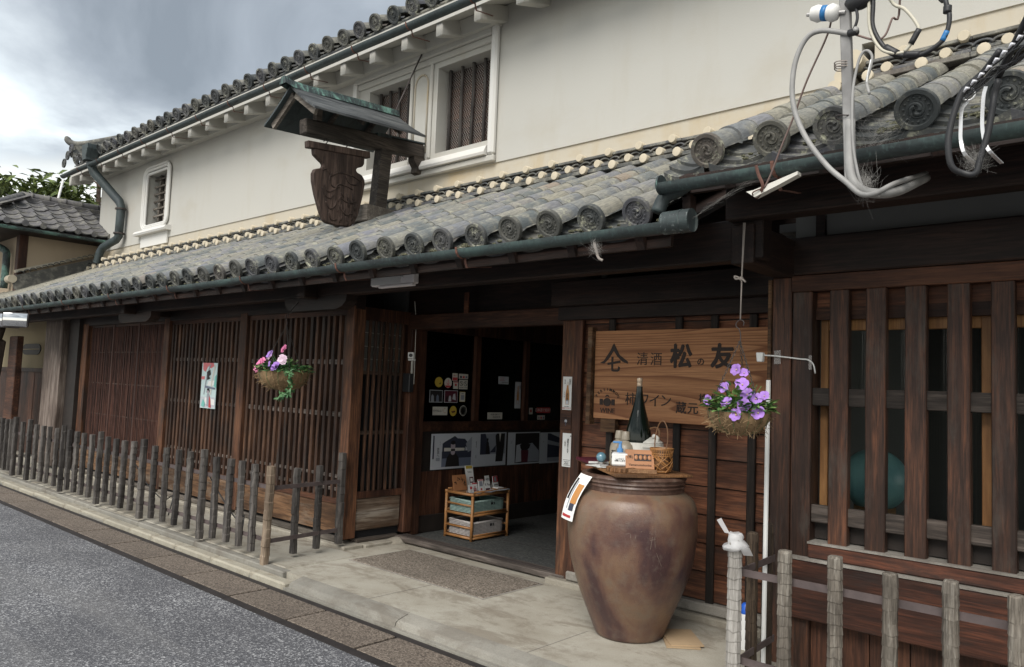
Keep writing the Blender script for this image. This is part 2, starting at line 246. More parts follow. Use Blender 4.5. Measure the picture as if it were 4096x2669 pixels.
plain('rope', (0.32, 0.28, 0.25), 0.85, var=0.15); plain('chain_metal', (0.07, 0.065, 0.06), 0.5, 0.6); plain('silver_beads', (0.68, 0.68, 0.72), 0.3, 0.3); plain('web', (0.33, 0.32, 0.3), 0.9)
plain('coir', (0.22, 0.145, 0.075), 0.95, var=0.4); plain('petal_violet', (0.36, 0.19, 0.58), 0.7, var=0.25); plain('petal_pink', (0.68, 0.2, 0.38), 0.7, var=0.15); plain('petal_pale', (0.72, 0.55, 0.66), 0.55); plain('petal_eye', (0.5, 0.42, 0.2), 0.5)
def leafmat(name, a_, b_):
    t = NT(name); c = t.ramp(t.noise(t.coord(), 14, 3), [(0.35, a_), (0.65, b_)]); t.b.inputs['Subsurface Weight'].default_value = 0.0
    M[name] = t.fin(c, 0.5, spec=0.4)
leafmat('leaf_petunia', (0.07, 0.15, 0.04), (0.18, 0.3, 0.09)); leafmat('leaf_dark', (0.035, 0.1, 0.04), (0.08, 0.19, 0.07)); leafmat('leaf_tree', (0.03, 0.055, 0.02), (0.16, 0.2, 0.05)); leafmat('pine_needle', (0.03, 0.045, 0.025), (0.1, 0.11, 0.07)); plain('bark', (0.08, 0.055, 0.04), 0.9, var=0.3)
# glass: thin dark pane (mostly see-through, mirror at grazing angles)
def pane(name, tint=(0.75, 0.8, 0.8), glossy=0.12, rough=0.02, bumped=False):
    t = NT(name); t.n.remove(t.b); tr = t.node('BsdfTransparent'); tr.inputs[0].default_value = (*tint, 1); gl = t.node('BsdfGlossy'); gl.inputs['Roughness'].default_value = rough
    fz = t.node('Fresnel'); fz.inputs[0].default_value = 1.5; a = t.node('Math', operation='ADD'); t.link(fz.outputs[0], a.inputs[0]); a.inputs[1].default_value = glossy - 0.04; a.use_clamp = True
    ms = t.node('MixShader'); t.link(a.outputs[0], ms.inputs[0]); t.link(tr.outputs[0], ms.inputs[1]); t.link(gl.outputs[0], ms.inputs[2]); t.link(ms.outputs[0], t.o.inputs[0]); M[name] = t.m
pane('window_glass', (0.55, 0.62, 0.62), 0.05); pane('reeded_glass', (0.75, 0.8, 0.78), 0.1, 0.06); t = NT('clear_bag'); M['clear_bag'] = t.fin((0.75, 0.75, 0.76), 0.45); t.b.inputs['Alpha'].default_value = 0.5; t = NT('tape'); M['tape'] = t.fin((0.5, 0.47, 0.45), 0.5); t.b.inputs['Alpha'].default_value = 0.28
t = NT('bottle_glass'); M['bottle_glass'] = t.fin((0.006, 0.01, 0.007), 0.05, spec=0.35); 
t = NT('crystal'); M['crystal'] = t.fin((0.12, 0.25, 0.32), 0.03); t.b.inputs['Coat Weight'].default_value = 1.0
t = NT('mirror_face'); M['mirror_face'] = t.fin((0.6, 0.6, 0.6), 0.03, 1.0)
t = NT('globe'); v = t.coord(); c = t.ramp(t.noise(v, 4, 4), [(0.3, (0.16, 0.36, 0.4)), (0.6, (0.3, 0.55, 0.55)), (0.8, (0.5, 0.56, 0.4))]); M['globe'] = t.fin(c, 0.35)

# ------------------------------------------------------------------ mesh helpers
def cat_rom(pts, k=6, closed=False):
    P = [Vector(p) for p in pts]; n = len(P); o = []
    for i in range(n if closed else n - 1):
        a = P[(i - 1) % n] if closed or i else P[0] * 2 - P[1]; b = P[i]; c = P[(i + 1) % n]
        d = P[(i + 2) % n] if closed or i + 2 < n else P[-1] * 2 - P[-2]
        for j in range(k):
            t = j / k; o.append(0.5 * ((2 * b) + (c - a) * t + (2 * a - 5 * b + 4 * c - d) * t * t + (3 * b - a - 3 * c + d) * t ** 3))
    if not closed: o.append(P[-1].copy())
    return o
class MB:
    def __init__(s): s.v = []; s.f = []
    def add(s, vs, fs):
        b = len(s.v); s.v += [tuple(p) for p in vs]; s.f += [tuple(b + i for i in f) for f in fs]; return s
    def box(s, x0, x1, y0, y1, z0, z1):
        return s.add([(x0, y0, z0), (x1, y0, z0), (x1, y1, z0), (x0, y1, z0), (x0, y0, z1), (x1, y0, z1), (x1, y1, z1), (x0, y1, z1)],
                     [(0, 3, 2, 1), (4, 5, 6, 7), (0, 1, 5, 4), (1, 2, 6, 5), (2, 3, 7, 6), (3, 0, 4, 7)])
    def obox(s, a, b, w, h, up=(0, 0, 1)):
        """box from a to b, w across, h along up"""
        a = Vector(a); b = Vector(b); d = (b - a).normalized(); sx = d.cross(Vector(up)).normalized(); u = sx.cross(d)
        q = [p + sx * i * w / 2 + u * j * h / 2 for p in (a, b) for i, j in ((-1, -1), (1, -1), (1, 1), (-1, 1))]
        return s.add(q, [(0, 1, 2, 3), (7, 6, 5, 4), (0, 4, 5, 1), (1, 5, 6, 2), (2, 6, 7, 3), (3, 7, 4, 0)])
    def prism(s, outline, f, w0, w1):
        """outline of (u,v); f(u,v,w) -> point"""
        n = len(outline); s.add([f(u, v, w0) for u, v in outline] + [f(u, v, w1) for u, v in outline],
              [tuple(range(n))[::-1], tuple(range(n, 2 * n))] + [(i, (i + 1) % n, n + (i + 1) % n, n + i) for i in range(n)]); return s
    def tube(s, pts, r, n=8, caps=True, closed=False):
        P = [Vector(p) for p in pts]; m = len(P); rr = r if isinstance(r, (list, tuple)) else [r] * m; vs = []; prev = None
        for i in range(m):
            d = (P[(i + 1) % m] - P[i - 1]) if closed else P[min(i + 1, m - 1)] - P[max(i - 1, 0)]
            d = d.normalized() if d.length > 1e-9 else Vector((0, 0, 1))
            if prev is None: u = d.orthogonal().normalized()
            else:
                u = prev - d * prev.dot(d); u = u.normalized() if u.length > 1e-6 else d.orthogonal().normalized()
            prev = u; w = d.cross(u)
            vs += [P[i] + (u * math.cos(2 * math.pi * j / n) + w * math.sin(2 * math.pi * j / n)) * rr[i] for j in range(n)]
        fs = [(i * n + j, i * n + (j + 1) % n, ((i + 1) % m) * n + (j + 1) % n, ((i + 1) % m) * n + j) for i in range(m if closed else m - 1) for j in range(n)]
        if caps and not closed: fs += [tuple(range(n))[::-1], tuple(range((m - 1) * n, m * n))]
        return s.add(vs, fs)
    def lathe(s, prof, c=(0, 0, 0), n=24, M_=None):
        vs = []; m = len(prof)
        for r, z in prof:
            for j in range(n):
                a = 2 * math.pi * j / n; p = Vector((r * math.cos(a), r * math.sin(a), z)); p = M_ @ p if M_ else p; vs.append(p + Vector(c))
        fs = [(i * n + j, i * n + (j + 1) % n, (i + 1) * n + (j + 1) % n, (i + 1) * n + j) for i in range(m - 1) for j in range(n)]
        if prof[0][0] > 1e-6: fs.append(tuple(range(n))[::-1])
        if prof[-1][0] > 1e-6: fs.append(tuple(range((m - 1) * n, m * n)))
        return s.add(vs, fs)
    def ball(s, c, r, n=10, m=6, sc=(1, 1, 1)):
        vs = []; 
        for i in range(m + 1):
            a = math.pi * i / m
            for j in range(n):
                b = 2 * math.pi * j / n; vs.append((c[0] + r * sc[0] * math.sin(a) * math.cos(b), c[1] + r * sc[1] * math.sin(a) * math.sin(b), c[2] + r * sc[2] * math.cos(a)))
        return s.add(vs, [(i * n + j, (i + 1) * n + j, (i + 1) * n + (j + 1) % n, i * n + (j + 1) % n) for i in range(m) for j in range(n)])
    def quad(s, *p): return s.add(p, [tuple(range(len(p)))])
    def xf(s, mat): s.v = [tuple(mat @ Vector(p)) for p in s.v]; return s
    def jit(s, a, sc=6):
        s.v = [tuple(Vector(p) + mnoise.noise_vector(Vector(p) * sc) * a) for p in s.v]; return s
    def mesh(s, name, mat, smooth=False, bev=0, ang=None):
        me = bpy.data.meshes.new(name); me.from_pydata(s.v, [], s.f)
        if bev:
            bm = bmesh.new(); bm.from_mesh(me); bmesh.ops.remove_doubles(bm, verts=bm.verts, dist=1e-5)
            bmesh.ops.bevel(bm, geom=[e for e in bm.edges if len(e.link_faces) == 2 and e.calc_face_angle(0) > 0.5], offset=bev, segments=1, affect='EDGES', clamp_overlap=True); bm.to_mesh(me); bm.free()
        me.materials.append(M[mat])
        if smooth:
            me.polygons.foreach_set('use_smooth', [True] * len(me.polygons))
            if ang: me.set_sharp_from_angle(angle=R_(ang))
        me.update(); return me
def put(name, me, parent=None, mw=None):
    o = bpy.data.objects.new(name, me); COL.objects.link(o)
    if mw is not None: o.matrix_world = mw
    if parent is not None:
        o.parent = parent
        o.matrix_parent_inverse = PM[parent.name].inverted() if parent.name in PM else Matrix()
    PM[o.name] = (mw.copy() if mw is not None else Matrix()); return o
PM = {}
def tag(o, label=None, cat=None, group=None, kind=None):
    for k, v in (('label', label), ('category', cat), ('group', group), ('kind', kind)):
        if v: o[k] = v
    return o
def thing(name, label, cat, loc=(0, 0, 0), group=None, kind=None):
    o = bpy.data.objects.new(name, None); COL.objects.link(o); o.location = loc; o.empty_display_size = 0.1; PM[o.name] = Matrix.Translation(loc)
    return tag(o, label, cat, group, kind)
def part(name, mb, mat, parent=None, smooth=False, bev=0, ang=None, mw=None, **tg):
    o = put(name, mb.mesh(name, mat, smooth, bev, ang), parent, mw); return tag(o, **tg) if tg else o
def B(*a): return MB().box(*a)
def text(s_, size, mat, parent, mw, depth=0.0012, bold=0.0, name='lettering', align='CENTER', space=1.0, line=1.0):
    cu = bpy.data.curves.new(name, 'FONT'); cu.body = s_; cu.size = size; cu.align_x = align; cu.align_y = 'CENTER'; cu.extrude = depth; cu.offset = bold; cu.space_character = space; cu.space_line = line; cu.resolution_u = 2
    o = bpy.data.objects.new(name, cu); COL.objects.link(o); dg = bpy.context.evaluated_depsgraph_get()
    me = bpy.data.meshes.new_from_object(o.evaluated_get(dg)); bpy.data.objects.remove(o); me.materials.clear(); me.materials.append(M[mat]); return put(name, me, parent, mw)
def face(loc, xdir, zdir=(0, 0, 1)):
    """matrix: local x -> xdir, local y -> zdir, local z -> outward"""
    x = Vector(xdir).normalized(); y = Vector(zdir).normalized(); y = (y - x * y.dot(x)).normalized(); z = x.cross(y)
    return Matrix(((x.x, y.x, z.x, loc[0]), (x.y, y.y, z.y, loc[1]), (x.z, y.z, z.z, loc[2]), (0, 0, 0, 1)))
def wob(n=1.0): return random.uniform(-n, n)

# ------------------------------------------------------------------ ground
part('road', MB().quad((-90, -60, -.08), (60, -60, -.08), (60, 2.84, -.08), (-90, 2.84, -.08)), 'asphalt', kind='structure', label='grey speckled asphalt road along the kerb')
pv = part('pavement', B(-60, 30, 3.43, 5.2, -.35, 0), 'concrete', kind='structure', label='pale worn concrete pavement in front of the shop')
part('ground', MB().quad((-900, -900, -.4), (900, -900, -.4), (900, 900, -.4), (-900, 900, -.4)), 'concrete', kind='structure', label='bare ground below the street')
dr = part('drain', B(-60, 30, 2.84, 3.285, -.35, -.11), 'dark_panel', kind='structure', label='roadside drain with brown slabs between dark rails')
part('drain_rail', B(-60, 30, 2.838, 2.902, -.12, -.076), 'drain_iron', dr); part('drain_rail', B(-60, 30, 3.228, 3.283, -.12, -.078), 'drain_iron', dr)
x = -3.77 + 0.745 * 6
xs = [x - .745 * i for i in range(24)]
sl = None
for i, x in enumerate(xs):
    if sl is None: sl = B(.013, .732, 2.907, 3.223, -.13, -.072).mesh('drain_slab', 'drain_slab', bev=.004)
    put('drain_slab', sl, dr, Matrix.Translation((x, 0, wob(.002))))
kb = part('kerb', B(-60, 30, 3.29, 3.43, -.35, -.06), 'kerb_grey', kind='structure', label='kerb of pale stone blocks that drops at the shop door')
x = -5.16; i = 0
kms = []
for L in (.5, .58, .66):
    m_ = B(.004, L - .004, 3.287, 3.388, -.2, -.03).mesh('kerb_block', 'kerb_stone', bev=.012); kms.append((L, m_))
while x > -24:
    L, m_ = random.choice(kms); x -= L; put('kerb_block', m_, kb, Matrix.Translation((x, wob(.004), wob(.005)))); 
x = -5.15
m2 = {}
for L in (1.25, 1.45, 1.3, 1.5, 1.6, 1.4, 1.5):
    mb = MB(); n = 6
    pr_ = [(3.287, -.2), (3.287, -.066), (3.318, -.058), (3.325, -.036), (3.345, -.022), (3.41, -.004), (3.445, .003), (3.445, -.2)]
    mb.prism(pr_, lambda u, v, w: (w, u, v), x + .004, x + L - .004); part('kerb_slope', mb, 'kerb_grey', kb); x += L
# raised walk edge behind the kerb blocks, left of the door
x = -5.35
while x > -24:
    L = random.uniform(.9, 1.5); part('edge_stone', B(x - L + .004, x - .004, 3.392, 3.475, -.1, .003 + wob(.004)), 'kerb_grey', pv, bev=.008); x -= L
part('walk_slab', B(-24, -5.45, 3.477, 4.2, -.1, .008), 'concrete', pv, bev=.006)
part('pebble_slab', B(-5.38, -3.83, 4.05, 4.70, -.05, .008), 'washed_gravel', pv, bev=.01)
part('slab_joint', B(-5.395, -3.815, 4.035, 4.715, -.05, .003), 'grey_weathered_sill', pv)
for xj in (-4.35, -2.9, -1.2, .3): part('joint_line', B(xj, xj + .006, 3.45, 4.03, -.01, .0015), 'grey_weathered_sill', pv)

# ------------------------------------------------------------------ roof pieces (shared meshes)
def half_tile(r0=.081, r1=.07, L=.285, n=12):
    mb = MB(); rows = [(0, r0), (.03, r0), (.05, r0 * .985), (L, r1)]; vs = []
    for y, r in rows: vs += [(math.cos(math.pi * (1 - j / n)) * r, y, math.sin(math.pi * j / n) * r) for j in range(n + 1)]
    q = n + 1; fs = [(i * q + j, i * q + j + 1, (i + 1) * q + j + 1, (i + 1) * q + j) for i in range(len(rows) - 1) for j in range(n)]
    b = len(vs); vs += [(math.cos(math.pi * (1 - j / n)) * (r0 - .017), 0, math.sin(math.pi * j / n) * (r0 - .017)) for j in range(n + 1)]
    fs += [(b + j, b + j + 1, j + 1, j) for j in range(n)]
    return mb.add(vs, fs)
def disc_tile():
    """round eave end with a three-comma swirl and a ring of beads; faces -Y"""
    mb = MB(); n = 28; R0 = .086
    pr_ = [(R0, .02), (R0, -.004), (R0 - .003, -.008), (R0 - .02, -.008), (R0 - .024, .001), (.0001, .001)]
    vs = []
    for r, y in pr_: vs += [(r * math.cos(2 * math.pi * j / n), y, r * math.sin(2 * math.pi * j / n)) for j in range(n)]
    mb.add(vs, [(i * n + j, i * n + (j + 1) % n, (i + 1) * n + (j + 1) % n, (i + 1) * n + j)[::-1] for i in range(len(pr_) - 1) for j in range(n)])
    for k in range(14):
        a = 2 * math.pi * k / 14; mb.ball((.05 * math.cos(a), .001, .05 * math.sin(a)), .0058, 6, 4)
    for k in range(3):
        a0 = 2 * math.pi * k / 3; pts = []; rr = []
        for j in range(11):
            t = j / 10; a = a0 + t * 3.9; r = .014 + .022 * min(1, t * 1.15); pts.append((r * math.cos(a), .001, r * math.sin(a))); rr.append(.0098 * (1 - t) + .0016)
        mb.tube(pts, rr, 6)
    return mb
def pan_lip(w=.30, sag=.042, drop=.045):
    """eave pan tile: a shallow trough with a hanging crescent lip and two layers above; faces -Y"""
    mb = MB(); n = 8
    z = lambda u: -.012 - sag * (1 - (2 * u - 1) ** 2)
    def strip(y0, y1, dz, th):
        vs = []
        for j in range(n + 1):
            u = j / n; x = (u - .5) * w; vs += [(x, y0, z(u) + dz), (x, y1, z(u) + dz), (x, y0, z(u) + dz - th)]
        mb.add(vs, [(3 * j, 3 * j + 3, 3 * j + 4, 3 * j + 1) for j in range(n)] + [(3 * j + 2, 3 * j + 5, 3 * j + 3, 3 * j) for j in range(n)])
    strip(-.012, .12, 0, drop); strip(.055, .25, .02, .02); strip(.15, .36, .036, .018)
    for j in range(5):
        u = .2 + .6 * j / 4; mb.tube([((u - .5) * w + .014 * math.cos(a), -.013, z(u) - .024 + .009 * math.sin(a)) for a in (0, 1, 2, 3, 4.2)], .0028, 5)
    return mb
ME_T = [half_tile(.081 + wob(.002), .07, .285).mesh('cover_tile', 'roof_tile', True, ang=40) for _ in range(3)]
ME_T2 = half_tile(.081, .07, .285, 8).mesh('cover_tile', 'roof_tile_dark', True, ang=40)
ME_D = disc_tile().mesh('eave_disc', 'disc_tile', True, ang=35)
ME_P = pan_lip().mesh('eave_pan_tile', 'disc_tile', True, ang=30)
def roof_mat(x, y, z, s, roll=0): 
    return Matrix.Translation((x, y, z)) @ Matrix.Rotation(math.atan(s), 4, 'X') @ Matrix.Rotation(roll, 4, 'Y')
def tiled_roof(parent, rolls, y0, z0, s, rows, near=10 ** 9, expo=.241, discs=True, mt=None, pans=True):
    """rolls: x of every tile ridge, nearest first; tiles beyond the nearest lot become one mass"""
    a = math.atan(s); up = Vector((0, math.cos(a), math.sin(a))); cnt = 0; far = MB(); pan = MB()
    for ri, x in enumerate(rolls):
        jy = wob(.012); jr = wob(.05)
        if discs: put('eave_disc', ME_D, parent, roof_mat(x + wob(.006), y0 + jy, z0 + wob(.006), s + wob(.06), random.uniform(0, 6.3)))
        for r in range(rows):
            p = Vector((x, y0 + jy, z0 - .006)) + up * (r * expo + (.012 if r == 0 else wob(.006))) + Vector((wob(.004), 0, wob(.003)))
            if cnt < near: put('cover_tile', mt or random.choice(ME_T), parent, roof_mat(p.x, p.y, p.z, s + .012, wob(.03)))
            else:
                q = half_tile(n=8); q.xf(roof_mat(p.x, p.y, p.z, s + .012)); far.add(q.v, q.f)
            cnt += 1
        if pans and ri < len(rolls) - 1:
            dx = rolls[ri + 1] - x; put('eave_pan_tile', ME_P, parent, roof_mat(x + dx / 2, y0 + .02, z0 - .045, s) @ Matrix.Diagonal((abs(dx) / .30, 1, 1, 1)))
            n = 6
            for k in range(int(rows * expo / .125)):
                q = MB(); vs = []; c0 = Vector((x + dx / 2, y0 + .02, z0 - .03)) + up * (.16 + k * .125)
                for j in range(n + 1):
                    u = j / n; xx = (u - .5) * abs(dx); zz = -.04 * (1 - (2 * u - 1) ** 2); 
                    for yy, dz in ((0, .006), (.13, -.004), (0, -.012)): vs.append(c0 + Vector((xx, 0, zz + dz)) + up * yy)
                pan.add(vs, [(3 * j, 3 * j + 3, 3 * j + 4, 3 * j + 1) for j in range(n)] + [(3 * j + 2, 3 * j + 5, 3 * j + 3, 3 * j) for j in range(n)])
    if far.v: part('cover_tile_rows', far, 'roof_tile', parent, True, ang=40, kind='stuff')
    if pan.v: part('pan_tile_rows', pan, 'roof_tile_dark', parent, kind='stuff')
def half_round_gutter(parent, x0, x1, y, zb, r, mat='copper', name='gutter', cap0=True, cap1=True, sag=0.0):
    mb = MB(); n = 10; L = 24; vs = []
    for i in range(L + 1):
        x = x0 + (x1 - x0) * i / L; dz = sag * math.sin(i * 1.9) + wob(.0015)
        for j in range(n + 1):
            a = math.pi + math.pi * j / n; vs.append((x, y + r * math.cos(a), zb + r + r * math.sin(a) + dz))
        for j in range(n + 1):
            a = 2 * math.pi - math.pi * j / n; q = r - .006; vs.append((x, y + q * math.cos(a), zb + r + q * math.sin(a) + dz))
    m = 2 * (n + 1); fs = [(i * m + j, i * m + (j + 1) % m, (i + 1) * m + (j + 1) % m, (i + 1) * m + j) for i in range(L) for j in range(m)]
    mb.add(vs, fs)
    g = part(name, mb, mat, parent, True, ang=50)
    for cp, x in ((cap0, x0), (cap1, x1)):
        if cp:
            ob = [(y + (r + .002) * math.cos(math.pi + math.pi * j / 14), zb + r + (r + .002) * math.sin(math.pi + math.pi * j / 14)) for j in range(15)]; part('gutter_end', MB().prism(ob, lambda u, v, w: (w, u, v), x - .004, x + .004), mat, g)
    return g
def gutter_hook(parent, x, y, zb, r):
    pts = [(x, y - r - .004, zb + r + .01)] + [(x, y + (r + .004) * math.cos(math.pi + math.pi * j / 6), zb + r + (r + .004) * math.sin(math.pi + math.pi * j / 6)) for j in range(5)] + [(x, y + r * .7, zb - .03), (x, y + r, zb - .055), (x, y + r + .05, zb - .045), (x, y + r + .22, zb - .02)]
    mb = MB(); [mb.obox(pts[i], pts[i + 1], .004, .016, (1, 0, 0)) for i in range(len(pts) - 1)]; part('gutter_hook', mb, 'rust', parent)

# ------------------------------------------------------------------ merchant house
S = .467
house = thing('merchant_house', 'long merchant house with white plastered upper storey, tiled eaves and dark lattice front', 'house', (-8, 4.4, 0))
# lower tiled roof
def deck(x0, x1, y0, z0, y1, th=.03, s=S): 
    return MB().prism([(y0, z0), (y1, z0 + s * (y1 - y0)), (y1, z0 + s * (y1 - y0) - th), (y0, z0 - th)], lambda u, v, w: (w, u, v), x0, x1)
Y0, Z0 = 3.40, 2.45
roof = part('lower_roof', deck(-17.5, -2.03, Y0 + .03, Z0 - .10, 5.5), 'eave_wood_y', house)
rolls = [-2.21 - .3 * i + wob(.006) for i in range(50)]
tiled_roof(roof, rolls, Y0, Z0, S, 8, near=300)
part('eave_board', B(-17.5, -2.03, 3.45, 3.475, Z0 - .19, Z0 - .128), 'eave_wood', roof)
for i in range(34):
    x = -2.2 - .455 * i; part('rafter', MB().obox((x, 3.42, Z0 - .165), (x, 5.0, Z0 - .165 + S * 1.58), .05, .07), 'eave_wood_y', roof)
m_ = MB()
for i in range(900):
    x = random.uniform(-14, -2.1); y = random.uniform(0.02, .28)
    k = min(range(len(rolls)), key=lambda q: abs(rolls[q] - x)); 
    if abs(rolls[k] - x) < .08: continue
    m_.ball((x, Y0 + .02 + y, Z0 - .075 + y * S + random.uniform(0, .012)), random.uniform(.006, .02), 5, 3, (1.3, 1.2, .6))
part('moss', m_, 'moss', roof, kind='stuff')
g = half_round_gutter(house, -17.5, -1.97, 3.333, 2.30, .05, 'copper', sag=.002)
part('gutter_end', MB().tube([(-2.0, 3.333, 2.352), (-1.845, 3.333, 2.352)], .058, 20), 'copper_pale', g, True, ang=40)
part('gutter_band', MB().tube([(-1.905, 3.333, 2.352), (-1.895, 3.333, 2.352)], .0605, 20), 'copper', g, True, ang=40)
part('gutter_elbow', MB().tube(cat_rom([(-1.93, 3.42, 2.56), (-1.97, 3.40, 2.53), (-2.03, 3.38, 2.50), (-2.06, 3.36, 2.42)]), .037, 14), 'copper_dark', g, True)
for x in (-3.45, -4.72, -6.1, -7.5, -8.95, -10.4, -11.9, -13.4): gutter_hook(g, x, 3.333, 2.30, .05)
# plastered ridge band where the eave roof meets the wall
def ridge_band(parent, x0, x1, zc, yf, xs, mod=.3):
    def L(name, y0, y1, z0, z1, mat):
        n = max(1, int((x1 - x0) / .6)); d = (x1 - x0) / n; me = B(.0015, d - .0015, y0, y1, z0, z1).mesh(name, mat, bev=.004)
        for i in range(n): put(name, me, parent, Matrix.Translation((x0 + i * d, wob(.004), wob(.003))))
    L('ridge_tile', yf - .02, yf + .2, zc - .022, zc + .012, 'roof_tile_dark'); L('ridge_tile', yf + .02, yf + .2, zc + .028, zc + .052, 'roof_tile_dark'); L('ridge_tile', yf + .035, yf + .2, zc + .112, zc + .136, 'roof_tile_dark')
    part('ridge_bed', B(x0, x1, yf + .06, yf + .24, zc - .09, zc + .125), 'dark_panel', parent)
    k1 = MB().tube([(0, -.035, 0), (0, -.03, 0), (0, .02, .004), (0, .1, .012)], [.034, .038, .033, .013], 12).mesh('plaster_knob', 'plaster_knob', True, ang=40)
    k2 = MB().tube([(0, -.02, 0), (0, -.014, 0), (0, .06, 0)], [.031, .035, .035], 12).mesh('plaster_knob', 'plaster_knob', True, ang=40)
    w = MB(); step = .1
    wv = MB()
    for dz in (0,): 
        for up_, yy in ((1, 0), (-1, .012)): wv.tube([(.05 * math.cos(a), yy, up_ * .028 * math.sin(a) - up_ * .012) for a in [math.pi * j / 8 for j in range(9)]], .0085, 5)
    wm = wv.mesh('wave_tile', 'roof_tile_dark', True); wl = []
    for x in xs:
        put('plaster_knob', k1, parent, Matrix.Translation((x - .01 + wob(.008), yf - .012, zc + .004))); put('plaster_knob', k2, parent, Matrix.Translation((x + .1 + wob(.008), yf + .02, zc + .052))); put('plaster_knob', k2, parent, Matrix.Translation((x + .2 + wob(.008), yf + .03, zc + .138)) @ Matrix.Rotation(wob(.3), 4, 'Y'))
    x = x1
    big = MB()
    while x > x0:
        q = MB(); q.v = list(wv.v); q.f = list(wv.f); q.xf(Matrix.Translation((x - .05, yf + .048, zc + .083))); 
        if len(wl) < 95: put('wave_tile', wm, parent, Matrix.Translation((x - .05, yf + .048, zc + .083)) @ Matrix.Scale(random.uniform(.9, 1.08), 4)); wl.append(1)
        else: big.add(q.v, q.f)
        x -= step
    if big.v: part('wave_tile_rows', big, 'roof_tile_dark', parent, True, kind='stuff')
    part('plaster_ledge', MB().prism([(yf + .045, zc + .137), (yf + .2, zc + .172), (yf + .224, zc + .20), (yf + .229, zc + .36), (yf + .3, zc + .36), (yf + .3, zc + .1)], lambda u, v, w: (w, u, v), x0, x1), 'plaster_cream', parent)
band = part('ridge_band', B(-15.2, -2.0, 5.25, 5.34, 3.1, 3.24), 'dark_panel', house)
ridge_band(band, -15.2, -1.75, 3.345, 5.135, [-2.35 - .3 * i for i in range(43)])
# white upper wall with its openings
def wall_cells(xs, zs, holes, y0, y1):
    mb = MB()
    for i in range(len(xs) - 1):
        for j in range(len(zs) - 1):
            cx, cz = (xs[i] + xs[i + 1]) / 2, (zs[j] + zs[j + 1]) / 2
            if any(a < cx < b and c < cz < d for a, b, c, d in holes): continue
            mb.box(xs[i], xs[i + 1], y0, y1, zs[j], zs[j + 1])
    return mb
holes = [(-7.23, -6.45, 3.95, 4.88), (-6.05, -5.25, 3.94, 4.87), (-13.2, -12.42, 3.95, 4.84)]
uw = part('upper_wall', wall_cells([-15.26, -13.2, -12.42, -7.23, -6.45, -6.05, -5.25, -1.7, 6], [3.2, 3.695, 3.94, 3.95, 4.84, 4.87, 4.88, 5.45], holes + [(-15.2, -1.7, 3.2, 3.695), (-1.7, 6, 3.2, 3.94)], 5.35, 5.62), 'plaster_white', house)
part('wall_return', B(-15.26, -15.0, 5.62, 9.5, 3.0, 5.45), 'plaster_white', house)
part('inner_wall', B(-15.2, 6, 5.9, 5.95, 2.9, 5.45), 'black_void', house)
# double window
for k, (a, b, c, d, hid) in enumerate(((-7.23, -6.45, 3.95, 4.88, 0), (-6.05, -5.25, 3.94, 4.87, 1))):
    w = part('window', B(a, b, 5.53, 5.545, c, d), 'rail_wood', house)
    for q in (.12, .34, .55, .77):
        x = a + (b - a) * q; part('window_bar', MB().tube([(x + wob(.006), 5.475, c + (d - c) * t) for t in (0, .3, .6, 1)], [.02, .018, .019, .018], 8).jit(.006, 9), 'fence_wood', w, True)
    wm = MB(); n = 26
    for i in range(n):
        x = a + (b - a) * (i + .5) / n; dx = (b - a) / n / 2
        for j in range(30):
            z0 = c + (d - c) * j / 30; z1 = c + (d - c) * (j + 1) / 30; s0 = dx * (1 if j % 2 else -1)
            wm.add([(x - s0 - .003, 5.502, z0), (x - s0 + .003, 5.502, z0), (x + s0 + .003, 5.502, z1), (x + s0 - .003, 5.502, z1)], [(0, 1, 2, 3)])
    part('wire_mesh', wm, 'mesh_wire', w, kind='stuff')
    for q in (0,): part('window_reveal', MB().box(a, a + .03, 5.352, 5.51, c, d), 'plaster_white', w)
fr = part('window_surround', MB().box(-7.47, -7.40, 5.305, 5.352, 3.78, 5.03), 'plaster_bright', house)
part('frame_side', B(-5.2, -5.115, 5.285, 5.352, 3.77, 5.1), 'plaster_bright', fr, bev=.02); part('frame_head', B(-7.45, -5.2, 5.295, 5.352, 5.0, 5.09), 'plaster_white', fr, bev=.012); part('frame_head', B(-7.40, -5.2, 5.322, 5.351, 4.93, 4.999), 'plaster_white', fr, bev=.008)
part('frame_sill', MB().prism([(5.352, 3.77), (5.27, 3.775), (5.262, 3.80), (5.30, 3.87), (5.352, 3.885)], lambda u, v, w: (w, u, v), -7.47, -5.21), 'plaster_bright', fr)
part('frame_sill', B(-7.47, -5.115, 5.30, 5.3505, 3.70, 3.769), 'plaster_white', fr, bev=.012)
pn = MB(); ar = [(-6.38, 3.98), (-6.38, 4.70)] + [(-6.275 + .105 * math.cos(a), 4.735 + .12 * math.sin(a)) for a in [math.pi - math.pi * j / 10 for j in range(11)]] + [(-6.17, 4.70), (-6.17, 3.98)]
pn.tube([(u, 5.347, v) for u, v in ar], .012, 6); part('niche_frame', pn, 'plaster_cream', fr, True); part('mullion_edge', B(-6.45, -6.405, 5.325, 5.352, 3.9, 4.98), 'plaster_white', fr, bev=.01); part('mullion_edge', B(-6.13, -6.085, 5.325, 5.352, 3.9, 4.98), 'plaster_white', fr, bev=.01)
